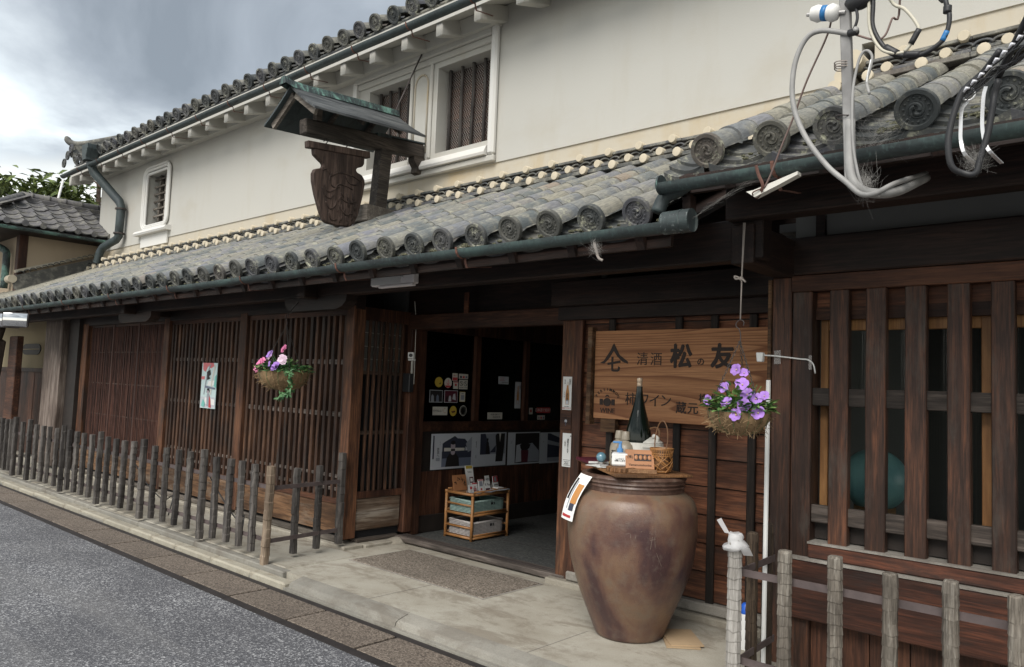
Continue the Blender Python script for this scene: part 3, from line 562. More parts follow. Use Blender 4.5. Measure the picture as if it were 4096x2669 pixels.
# small rounded window
def rrect(x0, x1, z0, z1, r, n=6):
    o = []
    for cx, cz, a0 in ((x1 - r, z1 - r, 0), (x0 + r, z1 - r, 90), (x0 + r, z0 + r, 180), (x1 - r, z0 + r, 270)): o += [(cx + r * math.cos(R_(a0 + 90 * j / n)), cz + r * math.sin(R_(a0 + 90 * j / n))) for j in range(n + 1)]
    return o
w = part('window', B(-13.2, -12.42, 5.56, 5.58, 3.95, 4.84), 'black_void', house)
for k, (gk, y, r) in enumerate(((0.0, 5.335, .03), (.055, 5.325, .03), (.1, 5.318, .028))): part('window_moulding', MB().tube([(u, y, v) for u, v in rrect(-13.2 - gk, -12.42 + gk, 3.95 - gk * .6, 4.84 + gk, .06 + gk)], r * .8, 8, closed=True), 'plaster_bright', w, True)
part('window_sill', MB().prism([(5.352, 3.80), (5.25, 3.80), (5.235, 3.83), (5.26, 3.87), (5.352, 3.89)], lambda u, v, ww: (ww, u, v), -13.42, -12.22), 'plaster_bright', w)
part('window_apron', B(-13.3, -12.3, 5.325, 5.3505, 3.6, 3.80), 'plaster_bright', w)
for q in (.22, .5, .78): part('window_bar', B(-13.2 + .78 * q - .03, -13.2 + .78 * q + .03, 5.47, 5.52, 3.95, 4.84), 'grey_timber', w)
for q in range(7): z = 4.02 + .125 * q; part('window_bar', B(-13.2, -12.42, 5.455, 5.468, z - .014, z + .014), 'grey_timber', w)
# upper eave: plastered rafters, soffit, tiles, gutter
YU, ZU = 4.9, 5.36
ur = part('upper_roof', deck(-15.75, 6, YU + .04, ZU - .11, 9.0, .04), 'plaster_white', house)
part('eave_board', B(-15.7, 6, 4.94, 5.0, ZU - .2, ZU - .14), 'rust', ur)
part('soffit', MB().prism([(4.95, 5.1), (5.40, 5.29), (5.40, 5.33), (4.95, 5.2)], lambda u, v, w: (w, u, v), -15.7, 6), 'plaster_white', ur)
part('soffit_cornice', MB().prism([(5.24, 5.06), (5.352, 5.06), (5.352, 5.3), (5.2, 5.2)], lambda u, v, w: (w, u, v), -15.25, -5.1), 'plaster_white', ur)
for i in range(26):
    x = -2.4 - .536 * i; part('rafter', MB().prism([(4.97, 4.965), (5.36, 5.09), (5.36, 5.26), (4.97, 5.13)], lambda u, v, w: (w, u, v), x - .048, x + .048), 'plaster_white', ur, bev=.008)
rolls_u = [-4.2 - .295 * i for i in range(39)]
for x in rolls_u:
    put('eave_disc', ME_D, ur, roof_mat(x, YU + wob(.008), ZU + wob(.008), S, random.uniform(0, 6)) @ Matrix.Scale(1.08, 4))
    for r in range(2): put('cover_tile', ME_T2, ur, roof_mat(x, YU + .012 + r * .22, ZU - .004 + r * .22 * S, S + .01, 0) @ Matrix.Scale(1.06, 4))
for i in range(len(rolls_u) - 1): put('eave_pan_tile', ME_P, ur, roof_mat(rolls_u[i] - .1475, YU + .03, ZU - .04, S))
q = MB()
for x in rolls_u + [-3.9 + .295 * k for k in range(30)]:
    for r in range(2 if x < -4.1 else 0, 16):
        h_ = half_tile(n=6); h_.xf(roof_mat(x, YU + .012 + r * .22, ZU - .004 + r * .22 * S, S + .01)); q.add(h_.v, h_.f)
part('cover_tile_rows', q, 'roof_tile_dark', ur, True, ang=40, kind='stuff')
q = MB()
for k in range(16): q.add(*(lambda d: (d.v, d.f))(deck(-15.6, 5.8, YU + .06 + .22 * k, ZU - .055 + .22 * k * S, YU + .3 + .22 * k, .02)))
part('pan_tile_rows', q, 'roof_tile_dark', ur, kind='stuff')
gu = half_round_gutter(house, -15.75, 4, 4.83, 5.06, .052, 'copper_dark', 'upper_gutter', sag=.003)
for i in range(14): gutter_hook(gu, -3.2 - .9 * i, 4.83, 5.06, .052)
# upturned corner ridge at the far end
rg = part('corner_ridge', MB().tube(cat_rom([(-15.85, 4.86, 5.88), (-15.8, 4.90, 5.79), (-15.72, 4.98, 5.745), (-15.6, 5.15, 5.78), (-15.5, 5.6, 5.98), (-15.45, 6.4, 6.35)]), [.03, .04, .05] + [.06] * 28, 10), 'roof_tile_dark', house, True)
part('ridge_course', MB().obox((-15.62, 4.95, 5.62), (-15.45, 6.4, 6.26), .2, .1), 'roof_tile_dark', rg); part('ridge_course', MB().obox((-15.62, 4.90, 5.52), (-15.45, 6.4, 6.15), .26, .09), 'roof_tile_dark', rg)
for dx, dz in ((-.16, .14), (0, .24), (-.32, .02)): put('eave_disc', ME_D, rg, Matrix.Translation((-15.55 + dx, 4.86, 5.36 + dz)))
# leader box and downpipe
dp = part('downpipe', MB().tube([(-14.45, 4.84, 5.15), (-14.42, 4.9, 4.98), (-14.05, 5.22, 4.48), (-14.0, 5.24, 4.38), (-14.02, 5.24, 3.86), (-14.08, 5.22, 3.80), (-14.45, 5.16, 3.70), (-14.53, 5.14, 3.62), (-14.58, 5.12, 3.42)], [.07, .078, .074, .07, .068, .068, .066, .066, .064], 14), 'copper_dark', house, True, ang=45)
part('leader_box', MB().prism([(-.13, .18), (.13, .18), (.13, .1), (.08, -.06), (.08, -.1), (-.08, -.1), (-.08, -.06), (-.13, .1)], lambda u, v, w: (-14.45 + u, w, 5.27 + v), 4.73, 4.93), 'copper_dark', dp, bev=.006)
for z in (4.33, 3.9): part('pipe_band', MB().tube([(-14.01, 5.24, z), (-14.01, 5.24, z + .025)], .092, 14), 'iron', dp)
# lower facade: posts, beams
YF = 4.27
for a, b in ((-9.74, -9.6), (-7.86, -7.72), (-12.5, -12.3)): part('post', B(a, b, YF, YF + .12, .08, 2.2), 'post_wood', house, bev=.006)
part('corner_post', B(-5.91, -5.79, YF - .005, YF + .13, .075, 2.2), 'post_wood', house, bev=.007)
part('broad_pillar', B(-13.65, -12.92, 4.12, 4.3, .05, 2.35), 'pillar_grey_wood', house, bev=.01); part('pillar_side', B(-12.91, -12.51, 4.22, 4.3, .05, 2.3), 'dark_panel', house)
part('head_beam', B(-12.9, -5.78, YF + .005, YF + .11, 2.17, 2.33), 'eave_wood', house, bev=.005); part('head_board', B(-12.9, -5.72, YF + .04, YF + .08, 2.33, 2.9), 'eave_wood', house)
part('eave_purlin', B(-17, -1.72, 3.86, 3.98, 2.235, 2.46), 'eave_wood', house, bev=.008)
for x in (-9.67, -5.85): 
    part('bracket_arm', B(x - .06, x + .06, 3.72, 4.36, 2.21, 2.38), 'eave_wood_y', house, bev=.008)
    o_ = [(-.48, .1), (-.47, .045), (-.42, .005), (-.34, -.02), (.34, -.02), (.42, .005), (.47, .045), (.48, .1)]; part('bracket_block', MB().prism(o_, lambda u, v, w: (x + u, w, 2.135 + v), 3.862, 3.978), 'eave_wood', house)
# lattices
def lattice(name, parent, x0, x1, n, w, d, z0, z1, rails, y, smat, rmat, mull=()):
    fr = part(name, MB().box(x0, x1, y + .002, y + d + .03, z1, z1 + .05), 'rail_wood', parent); part('bottom_rail', B(x0, x1, y + .002, y + d + .03, z0 - .05, z0), 'rail_wood', fr)
    sms = [MB().box(-w / 2, w / 2, 0, d, z0, z1).mesh('slat', smat, bev=.003) for _ in range(2)]
    for i in range(n):
        x = x0 + (x1 - x0) * (i + .5) / n; put('slat', random.choice(sms), fr, Matrix.Translation((x + wob(.002), y + wob(.002), 0)) @ Matrix.Rotation(wob(.004), 4, 'Y'))
    for z, h in rails: part('rail', B(x0, x1, y + d * .35, y + d + .012, z - h / 2, z + h / 2), rmat, fr)
    for x in mull: part('mullion', B(x - .02, x + .02, y - .008, y + d, z0 - .04, z1 + .04), 'fine_slat_wood', fr, bev=.003)
    return fr
lattice('lattice_window', house, -12.28, -9.755, 66, .016, .022, .35, 2.14, [(1.78, .018), (1.34, .018), (.90, .018), (.5, .018)], YF + .05, 'fine_slat_wood', 'grey_rail_wood', (-11.45, -10.6))
lattice('lattice_window', house, -9.6, -7.86, 19, .043, .045, .42, 2.12, [(1.69, .04), (1.19, .036), (.62, .03), (.50, .03)], YF + .03, 'slat_wood', 'grey_rail_wood')
lattice('lattice_window', house, -7.72, -5.91, 19, .043, .045, .42, 2.12, [(1.68, .045), (1.19, .045), (.62, .03), (.50, .03)], YF + .03, 'slat_wood', 'grey_rail_wood')
part('dark_backing', B(-12.9, -5.95, 4.72, 4.74, 0, 2.6), 'black_void', house)  # black sheet added to stand for the unlit space behind the slats
for a, b in ((-12.28, -9.75), (-9.6, -7.87), (-7.72, -5.92)):
    part('sill_board', B(a, b, YF + .0, YF + .09, .115, .365), 'brown_board', house, bev=.006); part('sill_timber', B(a, b, YF - .01, YF + .1, .015 + .02, .085), 'grey_timber', house, bev=.01); part('vent_gap', B(a, b, YF + .05, YF + .08, .085, .115), 'black_void', house)
part('base_stone', B(-13, -5.7, YF - .06, YF + .16, -.05, .034), 'base_stone', house, bev=.01); part('base_stone', B(-5.86, -5.68, YF + .165, 5.0, -.05, .03), 'base_stone', house, bev=.01)
part('foot_stone', MB().ball((-5.72, 4.86, .0), .1, 10, 6, (1, 1.4, .55)).jit(.02, 9), 'base_stone', house, True)
# return wall beside the door (faces the jar)
XS = -5.80
sl_ = part('lattice_window', MB().box(XS - .05, XS, 4.40, 4.94, 2.08, 2.2), 'door_wood', house); part('bottom_rail', B(XS - .05, XS, 4.40, 4.94, .43, .49), 'door_wood', sl_)
for i in range(7):
    y = 4.47 + .066 * i; ww = .04 if i == 3 else .022; part('slat', B(XS - .03, XS - .002, y - ww / 2, y + ww / 2, .49, 2.08), 'slat_wood', sl_, bev=.002)
for z in (1.59, 1.03): part('rail', B(XS - .045, XS - .02, 4.41, 4.93, z - .016, z + .016), 'grey_rail_wood_y', sl_)
part('paper_screen', B(XS - .14, XS - .12, 4.42, 4.93, 1.6, 2.1), 'plaster_grey', sl_); 
for z in (1.72, 1.84, 1.97): part('screen_bar', B(XS - .119, XS - .114, 4.42, 4.93, z - .003, z + .003), 'off_white', sl_)
part('inner_dark', B(XS - .35, XS - .32, 4.42, 5.0, 0, 2.1), 'black_void', house)
mb = B(XS - .06, XS - .004, 4.405, 4.93, .135, .43); part('weathered_board', mb, 'bleached_board', house, bev=.012); part('vent_gap', B(XS - .05, XS - .03, 4.41, 4.93, .06, .135), 'black_void', house); part('sill_timber', B(XS - .08, XS + .02, 4.41, 4.9, .03, .065), 'grey_timber_y', house, bev=.008)
part('door_post', B(-5.9, -5.755, 4.935, 5.04, .07, 2.2), 'door_wood', house, bev=.006); part('door_post', B(-5.88, -5.77, 5.042, 5.15, .03, 2.2), 'door_wood', house, bev=.006)
part('door_post', B(-3.82, -3.69, 4.85, 4.97, .0, 2.15), 'post_wood', house, bev=.006)
part('door_head', B(-5.755, -3.69, 4.9, 5.0, 2.03, 2.17), 'rail_wood', house, bev=.005); part('head_board', B(-5.9, -1.7, 5.0, 5.03, 2.17, 3.0), 'eave_wood', house)
sill = part('door_sill', MB().box(-5.76, -3.72, 4.835, 4.995, .012, .06), 'grey_rail_wood', house, bev=.008)
for y in (4.885, 4.93): part('sill_groove', B(-5.75, -3.73, y, y + .022, .04, .0625), 'iron', sill)
# passage behind the door
part('passage_floor', B(-5.86, -3.5, 5.0, 8.6, -.1, .03), 'floor_stone', house)
for y in (5.62, 6.15, 6.7): part('floor_joint', B(-5.82, -3.6, y, y + .008, .02, .0315), 'iron', house)
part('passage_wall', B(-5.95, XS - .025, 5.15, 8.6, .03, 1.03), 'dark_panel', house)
for i in range(24): y = 5.17 + .1 * i; part('wall_board', B(XS - .03, XS - .018, y + .003, y + .097, .2, .63), 'door_wood', house)
part('wall_skirting', B(XS - .02, XS, 5.15, 8.6, .03, .2), 'dark_panel', house, bev=.006)
part('window_ledge', B(-5.95, XS + .005, 5.15, 8.6, 1.03, 1.13), 'rail_wood', house, bev=.004); part('window_head', B(-5.95, XS, 5.15, 8.6, 2.04, 2.3), 'door_wood', house)
for y in (5.92, 6.73, 7.5): part('window_mullion', B(-5.9, XS + .004, y - .04, y + .04, 1.13, 2.04), 'door_wood', house, bev=.004)
for a, b in ((5.15, 5.88), (5.96, 6.69), (6.77, 7.46)): part('window_pane', B(XS - .04, XS - .036, a, b, 1.13, 2.04), 'window_glass', house)
part('leak_filler', B(-3.74, -3.5, 4.972, 5.04, 0, 2.4), 'dark_panel', house); part('passage_back', B(-5.9, -3.4, 8.55, 8.6, 0, 3), 'plaster_grey', house); part('passage_side', B(-3.55, -3.5, 4.98, 8.6, 0, 1.6), 'dark_panel', house); part('pale_reflect_wall', B(-3.55, -3.5, 4.98, 8.6, 1.6, 3), 'plaster_grey', house); part('passage_ceiling', B(-9, -3.4, 5.03, 8.6, 2.6, 2.65), 'room_dark', house)  # added jamb filler stops light leak; unseen upper side wall paled for glass reflection
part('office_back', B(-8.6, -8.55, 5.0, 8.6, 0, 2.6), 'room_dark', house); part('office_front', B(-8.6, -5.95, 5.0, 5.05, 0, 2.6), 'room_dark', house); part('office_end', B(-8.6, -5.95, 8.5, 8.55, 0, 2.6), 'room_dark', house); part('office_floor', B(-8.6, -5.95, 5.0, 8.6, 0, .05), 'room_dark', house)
# clapboard wall behind the jar
yw = 4.86
cw = part('clapboard_wall', B(-3.69, -1.89, yw + .025, yw + .1, .0, 2.2), 'dark_panel', house)
z = .12
while z < 2.05:
    x = -3.66
    for xb in (-3.335, -2.765, -2.49, -2.21, -1.885):
        h = .185; mb = MB().prism([(yw - .004 + wob(.003), z + .004), (yw + .012, z + h), (yw + .03, z + h), (yw + .03, z + .004)], lambda u, v, w: (w, u, v), x, xb - .002); part('clapboard', mb, 'red_board', cw); x = xb
    z += .19
for x in (-3.335, -2.765, -2.49, -2.21): part('batten', B(x - .028, x + .028, yw - .03, yw - .006, .1, 2.12), 'batten_wood', cw, bev=.006)
part('wall_sill', B(-3.68, -1.9, yw - .06, yw + .02, .045, .115), 'grey_weathered_sill', house, bev=.012); part('base_stone', B(-3.86, -1.9, yw - .09, yw + .1, -.05, .04), 'base_stone', house, bev=.01)
part('side_frame', B(-3.68, -3.6, yw - .04, yw + .0, .05, 2.15), 'door_wood', house, bev=.004); part('head_beam', B(-3.8, -1.9, 4.66, 4.84, 2.15, 2.34), 'eave_wood', house, bev=.006); part('head_beam', B(-3.8, -1.9, 4.76, 4.84, 2.05, 2.149), 'eave_wood', house)

# ------------------------------------------------------------------ right-hand house
rh = thing('corner_house', 'tall lattice-fronted wing with a higher tiled eave and red brown sill boards', 'house', (-.6, 4.5, 0))
YR = 4.40; Z1 = 2.71
rr = part('eave_roof', deck(-1.98, 4, Y0 + .03, Z1 - .10, 5.5, s=.474), 'eave_wood_y', rh)
rolls_r = [-1.81, -1.486, -1.2, -.86, -.535, -.22, .1, .42, .74, 1.06, 1.38]
tiled_roof(rr, rolls_r, Y0, Z1, .474, 8)
put('eave_pan_tile', ME_P, rr, roof_mat(-1.95, Y0 + .02, Z1 - .05, .474) @ Matrix.Diagonal((.75, 1, 1, 1)))
part('eave_board', B(-1.95, 4, 3.44, 3.475, Z1 - .19, Z1 - .128), 'eave_wood', rr); part('verge_board', MB().prism([(3.46, Z1 - .2), (5.3, Z1 - .2 + 1.84 * .474), (5.3, Z1 - .1 + 1.84 * .474), (3.46, Z1 - .1)], lambda u, v, w: (w, u, v), -1.985, -1.95), 'eave_wood_y', rr)
part('verge_strut', B(-1.975, -1.93, 3.46, 3.52, 2.42, 2.52), 'eave_wood', rr)
for i in range(9): x = -1.7 + .455 * i; part('rafter', MB().obox((x, 3.42, Z1 - .165), (x, 5.0, Z1 - .165 + .474 * 1.58), .05, .07), 'eave_wood_y', rr)
m_ = MB()
for i in range(420):
    x = random.uniform(-1.75, .5); y = random.uniform(.02, .45)
    if min(abs(x - q) for q in rolls_r) < .085: continue
    m_.ball((x, Y0 + .03 + y, Z1 - .07 + y * .474 + random.uniform(0, .012)), random.uniform(.005, .017), 5, 3, (1.3, 1.2, .6))
part('moss', m_, 'moss', rr, kind='stuff')
gr = half_round_gutter(rh, -2.02, 4, 3.32, 2.50, .048, 'copper', 'gutter')
part('gutter_end', MB().tube([(-2.022, 3.32, 2.548), (-2.012, 3.32, 2.548)], .05, 18), 'copper_green', gr, True, ang=40)
for x in (-1.42, .3): gutter_hook(gr, x, 3.32, 2.50, .048)
rb = part('ridge_band', B(-1.72, 4, 5.25, 5.34, 3.3, 3.5), 'dark_panel', rh)
ridge_band(rb, -1.62, 3.9, 3.60, 5.135, [-1.58 + .33 * i for i in range(12)])
part('plaster_scroll', MB().tube([(-1.68, 5.1, 3.74), (-1.68, 5.34, 3.74)], .065, 16), 'plaster_knob', rb, True, ang=40); part('plaster_scroll', MB().tube([(-1.74, 5.08, 3.64), (-1.74, 5.34, 3.64)], .05, 14), 'plaster_knob', rb, True, ang=40); part('plaster_scroll', MB().tube([(-1.78, 5.05, 3.56), (-1.78, 5.34, 3.56)], .045, 14), 'plaster_knob', rb, True, ang=40)
part('pillar', B(-1.895, -1.78, YR, YR + .14, -.05, 2.21), 'heavy_slat_wood', rh, bev=.006); part('pillar', B(-1.772, -1.66, YR - .004, YR + .14, -.05, 2.119), 'heavy_slat_wood', rh, bev=.006); part('pillar_edge', B(-1.918, -1.898, YR - .01, YR + .1, .8, 2.2), 'brown_board', rh, bev=.003)
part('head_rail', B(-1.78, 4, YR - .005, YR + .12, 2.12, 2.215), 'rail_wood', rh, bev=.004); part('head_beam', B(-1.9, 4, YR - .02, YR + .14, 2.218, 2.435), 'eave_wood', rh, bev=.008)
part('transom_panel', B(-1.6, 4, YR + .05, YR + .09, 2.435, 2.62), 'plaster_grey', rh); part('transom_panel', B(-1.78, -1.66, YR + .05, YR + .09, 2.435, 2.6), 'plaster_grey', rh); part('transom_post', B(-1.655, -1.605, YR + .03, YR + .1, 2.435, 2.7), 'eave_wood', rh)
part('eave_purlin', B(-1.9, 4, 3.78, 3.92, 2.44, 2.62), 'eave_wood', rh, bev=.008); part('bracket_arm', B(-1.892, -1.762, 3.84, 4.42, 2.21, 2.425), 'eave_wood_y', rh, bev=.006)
lf = part('lattice_front', B(-1.66, 3, YR + .065, YR + .1, 1.96, 2.03), 'rail_wood', rh)
part('top_board', B(-1.66, 3, YR + .08, YR + .1, 2.03, 2.12), 'red_board', lf)
sm = B(-.051, .051, YR - .005, YR + .055, .70, 2.12).mesh('slat', 'heavy_slat_wood', bev=.005)
for i in range(14): put('slat', sm, lf, Matrix.Translation((-1.51 + .196 * i + wob(.002), 0, 0)))
for z0, z1 in ((1.468, 1.568), (.815, .912)): part('rail', B(-1.66, 3, YR + .015, YR + .06, z0, z1), 'dark_rail_wood', lf, bev=.004)
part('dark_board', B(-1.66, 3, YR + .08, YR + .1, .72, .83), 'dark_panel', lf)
for i, x in enumerate((-1.63, -.82, .02)):
    ws = part('window_sash', B(x - .022, x + .022, YR + .12, YR + .15, .83, 1.99), 'amber_wood', rh, bev=.003)
    part('sash_rail', B(x + .022, x + .79, YR + .12, YR + .15, 1.9, 1.97), 'amber_wood', ws, bev=.003); part('sash_rail', B(x + .022, x + .79, YR + .12, YR + .15, .83, .9), 'amber_wood', ws, bev=.003)
    mb = MB(); n = 60
    for j in range(n): 
        a, b = x + .022 + .768 * j / n, x + .022 + .768 * (j + 1) / n; mb.add([(a, YR + .137, .9), ((a + b) / 2, YR + .132, .9), (b, YR + .137, .9), (a, YR + .137, 1.9), ((a + b) / 2, YR + .132, 1.9), (b, YR + .137, 1.9)], [(0, 1, 4, 3), (1, 2, 5, 4)])
    part('window_pane', mb, 'reeded_glass', ws)
part('sill_beam', B(-1.66, 3, YR - .03, YR + .13, .625, .70), 'sill_board', rh, bev=.006); part('sill_ledge', B(-1.66, 3, YR - .035, YR + .13, .701, .712), 'grey_weathered_sill', rh)
part('apron_board', B(-1.8, 3, YR - .045, YR + .1, .285, .607), 'sill_board', rh, bev=.006); part('apron_strip', B(-1.8, 3, YR - .05, YR + .1, .607, .622), 'grey_weathered_sill', rh)
for i in range(24): x = -1.75 + .2 * i; part('plinth_board', B(x + .003, x + .197, YR + .04 + wob(.003), YR + .07, -.05, .285), 'door_wood', rh)
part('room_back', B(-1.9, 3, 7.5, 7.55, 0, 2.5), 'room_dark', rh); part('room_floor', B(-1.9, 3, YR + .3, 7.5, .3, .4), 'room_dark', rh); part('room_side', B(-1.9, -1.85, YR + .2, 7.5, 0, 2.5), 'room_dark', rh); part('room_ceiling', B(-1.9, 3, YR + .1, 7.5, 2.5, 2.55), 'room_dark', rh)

# ------------------------------------------------------------------ picket fence along the lattice front
def picket(h, w=.056, facets=8, rnd_=.006):
    mb = MB(); n = 11; vs = []; d = w * .42
    sec = [(-w / 2 + .006, -d), (w / 2 - .006, -d), (w / 2, -d + .008), (w / 2, d - .008), (w / 2 - .006, d), (-w / 2 + .006, d), (-w / 2, d - .008), (-w / 2, -d + .008)]
    for i in range(n + 1):
        z = h * i / n
        for k in (0, 1):
            if (i == 0 and k == 0) or (i == n and k == 1): continue
            jx, jy = wob(rnd_ * .5), wob(rnd_ * .5); sc = 1 + wob(.05)
            vs += [(x * sc + jx, y * sc + jy, z + (.004 if k else -.004) * (0 < i < n)) for x, y in sec]
    m = len(vs) // 8; fs = [(i * 8 + j, i * 8 + (j + 1) % 8, (i + 1) * 8 + (j + 1) % 8, (i + 1) * 8 + j) for i in range(m - 1) for j in range(8)] + [tuple(range(8))[::-1], tuple(range((m - 1) * 8, m * 8))]
    return mb.add(vs, fs)
fl = thing('picket_fence', 'low fence of dark weathered pickets on iron bars before the lattice windows', 'fence', (-9, 3.42, 0))
pk = [picket(.71).mesh('picket', 'fence_wood') for _ in range(5)]; pt = [picket(.80, .062).mesh('picket', 'fence_wood') for _ in range(3)]; ptan = picket(.79, .062).mesh('picket', 'fence_wood_tan')
FX = [-12.97, -12.79, -12.62, -12.42, -12.23, -11.92, -11.64, -11.37, -11.1, -10.88, -10.6, -10.37, -10.16, -9.92, -9.7, -9.46, -9.22, -9.0, -8.78, -8.56, -8.32, -8.08, -7.81, -7.55, -7.3, -7.05, -6.79, -6.55, -6.31, -6.1, -5.89]
tall = {-12.23, -11.64, -10.37, -9.22, -8.08, -6.79}
for x in FX + [-13.2 - .22 * i for i in range(6)]:
    tl = x in tall; put('picket', random.choice(pt if tl else pk), fl, Matrix.Translation((x, 3.42, .03 if tl else .075 + wob(.006))) @ Matrix.Rotation(wob(.02), 4, 'Y') @ Matrix.Rotation(wob(.2), 4, 'Z'))
put('picket', ptan, fl, Matrix.Translation((-5.67, 3.42, .0)) @ Matrix.Rotation(R_(1.5), 4, 'Y'))
for y, z, hm in ((3.72, .04, pk[0]), (3.95, .05, pk[1]), (4.19, .06, pt[1])): put('picket', hm, fl, Matrix.Translation((-5.72 - .04 * (y - 3.4), y, z)))
for z in (.61, .185):
    part('iron_bar', B(-14.6, -5.66, 3.447, 3.455, z - .017, z + .017), 'fence_iron', fl); part('iron_bar', MB().obox((-5.66, 3.44, z), (-5.745, 4.2, z), .008, .034), 'fence_iron', fl)
for a, b in ((-8.6, -7.6), (-6.9, -6.2), (-11, -10.2)):
    part('loose_wire', MB().tube(cat_rom([(a, 3.52, .6), (a + .2, 3.6, .35), ((a + b) / 2, 3.66, .2), (b - .15, 3.6, .28), (b, 3.5, .12)]), .006, 6), 'black_rubber', fl, True)
# right fence of adzed logs
def log_post(h, r=.033):
    mb = MB(); n = 10; rows = int(h / .05); vs = []
    for i in range(rows + 1):
        z = h * i / rows
        for k, q in ((0, .955), (1, 1.03)):
            if i == rows and k: continue
            for j in range(n): a = 2 * math.pi * j / n; rr_ = r * (q if i % 2 or 1 else 1) * (1 + .1 * mnoise.noise(Vector((j * .9, i * .55, r * 99)))); vs.append((rr_ * math.cos(a), rr_ * math.sin(a), z + k * .006 + .012 * mnoise.noise(Vector((j * .8, i * 1.3, r * 50)))))
    m = len(vs) // n; fs = [(i * n + j, i * n + (j + 1) % n, (i + 1) * n + (j + 1) % n, (i + 1) * n + j) for i in range(m - 1) for j in range(n)]
    vs2 = [(p[0] * .75, p[1] * .75, h + .008) for p in vs[-n:]]; b = len(vs); vs += vs2; fs += [((m - 1) * n + j, (m - 1) * n + (j + 1) % n, b + (j + 1) % n, b + j) for j in range(n)] + [tuple(range(b, b + n))]
    return mb.add(vs, fs)
frn = thing('log_fence', 'fence of grey adzed logs joined by brown flat bars below the red sill', 'fence', (-.6, 3.77, 0))
lp = [log_post(.74 + .01 * i, .033 + .001 * i).mesh('log_post', 'log_wood', True, ang=25) for i in range(3)]
part('log_post', log_post(.785, .037).xf(Matrix.Translation((-1.80, 3.77, 0))), 'log_wood_pale', frn, True, ang=25, label='pale bleached corner post capped with a plastic bag')
for x, h in ((-1.54, 0), (-1.3, 1), (-1.06, 0), (-.82, 2), (-.58, 1), (-.33, 0), (-.08, 2), (.18, 1)): put('log_post', random.choice(lp), frn, Matrix.Translation((x, 3.77, -.0 + wob(.01))) @ Matrix.Rotation(wob(.7), 4, 'Z'))
for y in (4.02, 4.26): part('log_post', log_post(.79 if y > 4.1 else .77, .031).xf(Matrix.Translation((-1.82 - (.02 if y > 4.1 else 0), y, 0))), 'log_wood_dark', frn, True, ang=25)
for z in (.605, .165):
    part('iron_bar', B(-1.80, .3, 3.80, 3.808, z - .018, z + .018), 'fence_iron', frn); part('iron_bar', MB().obox((-1.785, 3.77, z), (-1.815, 4.3, z), .007, .036), 'fence_iron', frn)
mb = MB(); mb.lathe([(.0, .80), (.03, .799), (.041, .793), (.0405, .768), (.043, .755), (.062, .742), (.06, .722)], (-1.80, 3.77, 0), 14); mb.jit(.02, 33); mb.quad((-1.85, 3.75, .8), (-1.89, 3.74, .86), (-1.875, 3.76, .87), (-1.83, 3.77, .795)); mb.quad((-1.76, 3.73, .745), (-1.7, 3.72, .75), (-1.69, 3.74, .71), (-1.75, 3.76, .70))
tag(part('plastic_bag', mb, 'clear_bag', None, True), 'clear plastic bag tied over the pale fence post', 'bag')
# white pole by the pillar
tag(part('white_pole', MB().tube([(-1.83, 4.2, 0.0), (-1.825, 4.2, 1.60)], .013, 8), 'white_plastic'), 'slim white plastic pole standing before the house pillar', 'pole')

# ------------------------------------------------------------------ hanging shop emblem under its little roof
KX = -6.217
kc = thing('sign_canopy', 'little gabled wooden canopy with a green copper ridge standing on the tiled roof', 'canopy', (KX, 4.8, 3.25))
part('base_block', B(KX - .5, KX + .07, 4.6, 4.98, 3.1, 3.27), 'grey_timber', kc, bev=.01)
part('post', MB().obox((KX - .01, 4.79, 3.2), (KX, 4.83, 3.87), .12, .14, (0, 1, 0)), 'canopy_wood', kc, bev=.006)
part('beam', MB().obox((KX, 3.87, 3.855), (KX, 5.33, 3.985), .115, .145), 'canopy_wood', kc, bev=.012)
part('beam_cap', MB().obox((KX, 4.86, 4.025), (KX, 5.33, 4.068), .13, .014), 'copper_dark', kc); part('beam_cap', MB().obox((KX, 4.7, 4.0), (KX, 4.87, 4.02), .125, .035), 'copper', kc)
part('wall_bracket', MB().prism([(5.34, 3.72), (5.34, 3.92), (5.2, 3.92), (5.2, 3.86), (5.25, 3.8), (5.24, 3.74)], lambda u, v, w: (w, u, v), KX - .05, KX + .05), 'grey_timber_y', kc)
def rp(y, t): return Vector((KX, y, 4.2 + .068 * (y - 3.7))) # ridge line
for sx in (1, -1):
    mb = MB(); ny = 6; vs = []
    for i in range(ny + 1):
        y = 3.72 + 1.24 * i / ny
        for t, sag in ((0, 0), (.33, -.012), (.67, -.012), (1, .0)): p = rp(y, 0); vs.append((KX + sx * (.42 * t + .005), y + (.06 * t if i == ny else -.0), p.z - .285 * t + sag)); vs.append((KX + sx * (.42 * t + .005), y + (.06 * t if i == ny else 0), p.z - .285 * t + sag - .022))
    m = 8; fs = []
    for i in range(ny):
        for j in range(3): a = i * m + 2 * j; fs += [(a, a + 2, a + m + 2, a + m), (a + 1, a + m + 1, a + m + 3, a + 3)]
        fs += [(i * m + 6, i * m + 7, i * m + m + 7, i * m + m + 6)]
    for i in (0, ny): fs += [(i * m + 2 * j, i * m + 2 * j + 1, i * m + 2 * j + 3, i * m + 2 * j + 2) for j in range(3)]
    part('roof_board', mb.add(vs, fs), 'canopy_slate' if sx > 0 else 'copper_dark', kc)
    y = 3.78; part('barge_board', MB().obox((KX + sx * .02, y, rp(y, 0).z - .075), (KX + sx * .36, y, rp(y, 0).z - .305), .03, .075), 'grey_timber', kc)
    for y in (4.3, 4.75): part('roof_rafter', MB().obox((KX + sx * .02, y, rp(y, 0).z - .07), (KX + sx * .36, y, rp(y, 0).z - .295), .03, .05), 'canopy_wood', kc)
mb = MB(); pts = [(3.64, .02), (3.72, -.005), (3.85, -.012), (4.1, -.005), (4.5, 0), (4.98, 0)]
vs = []
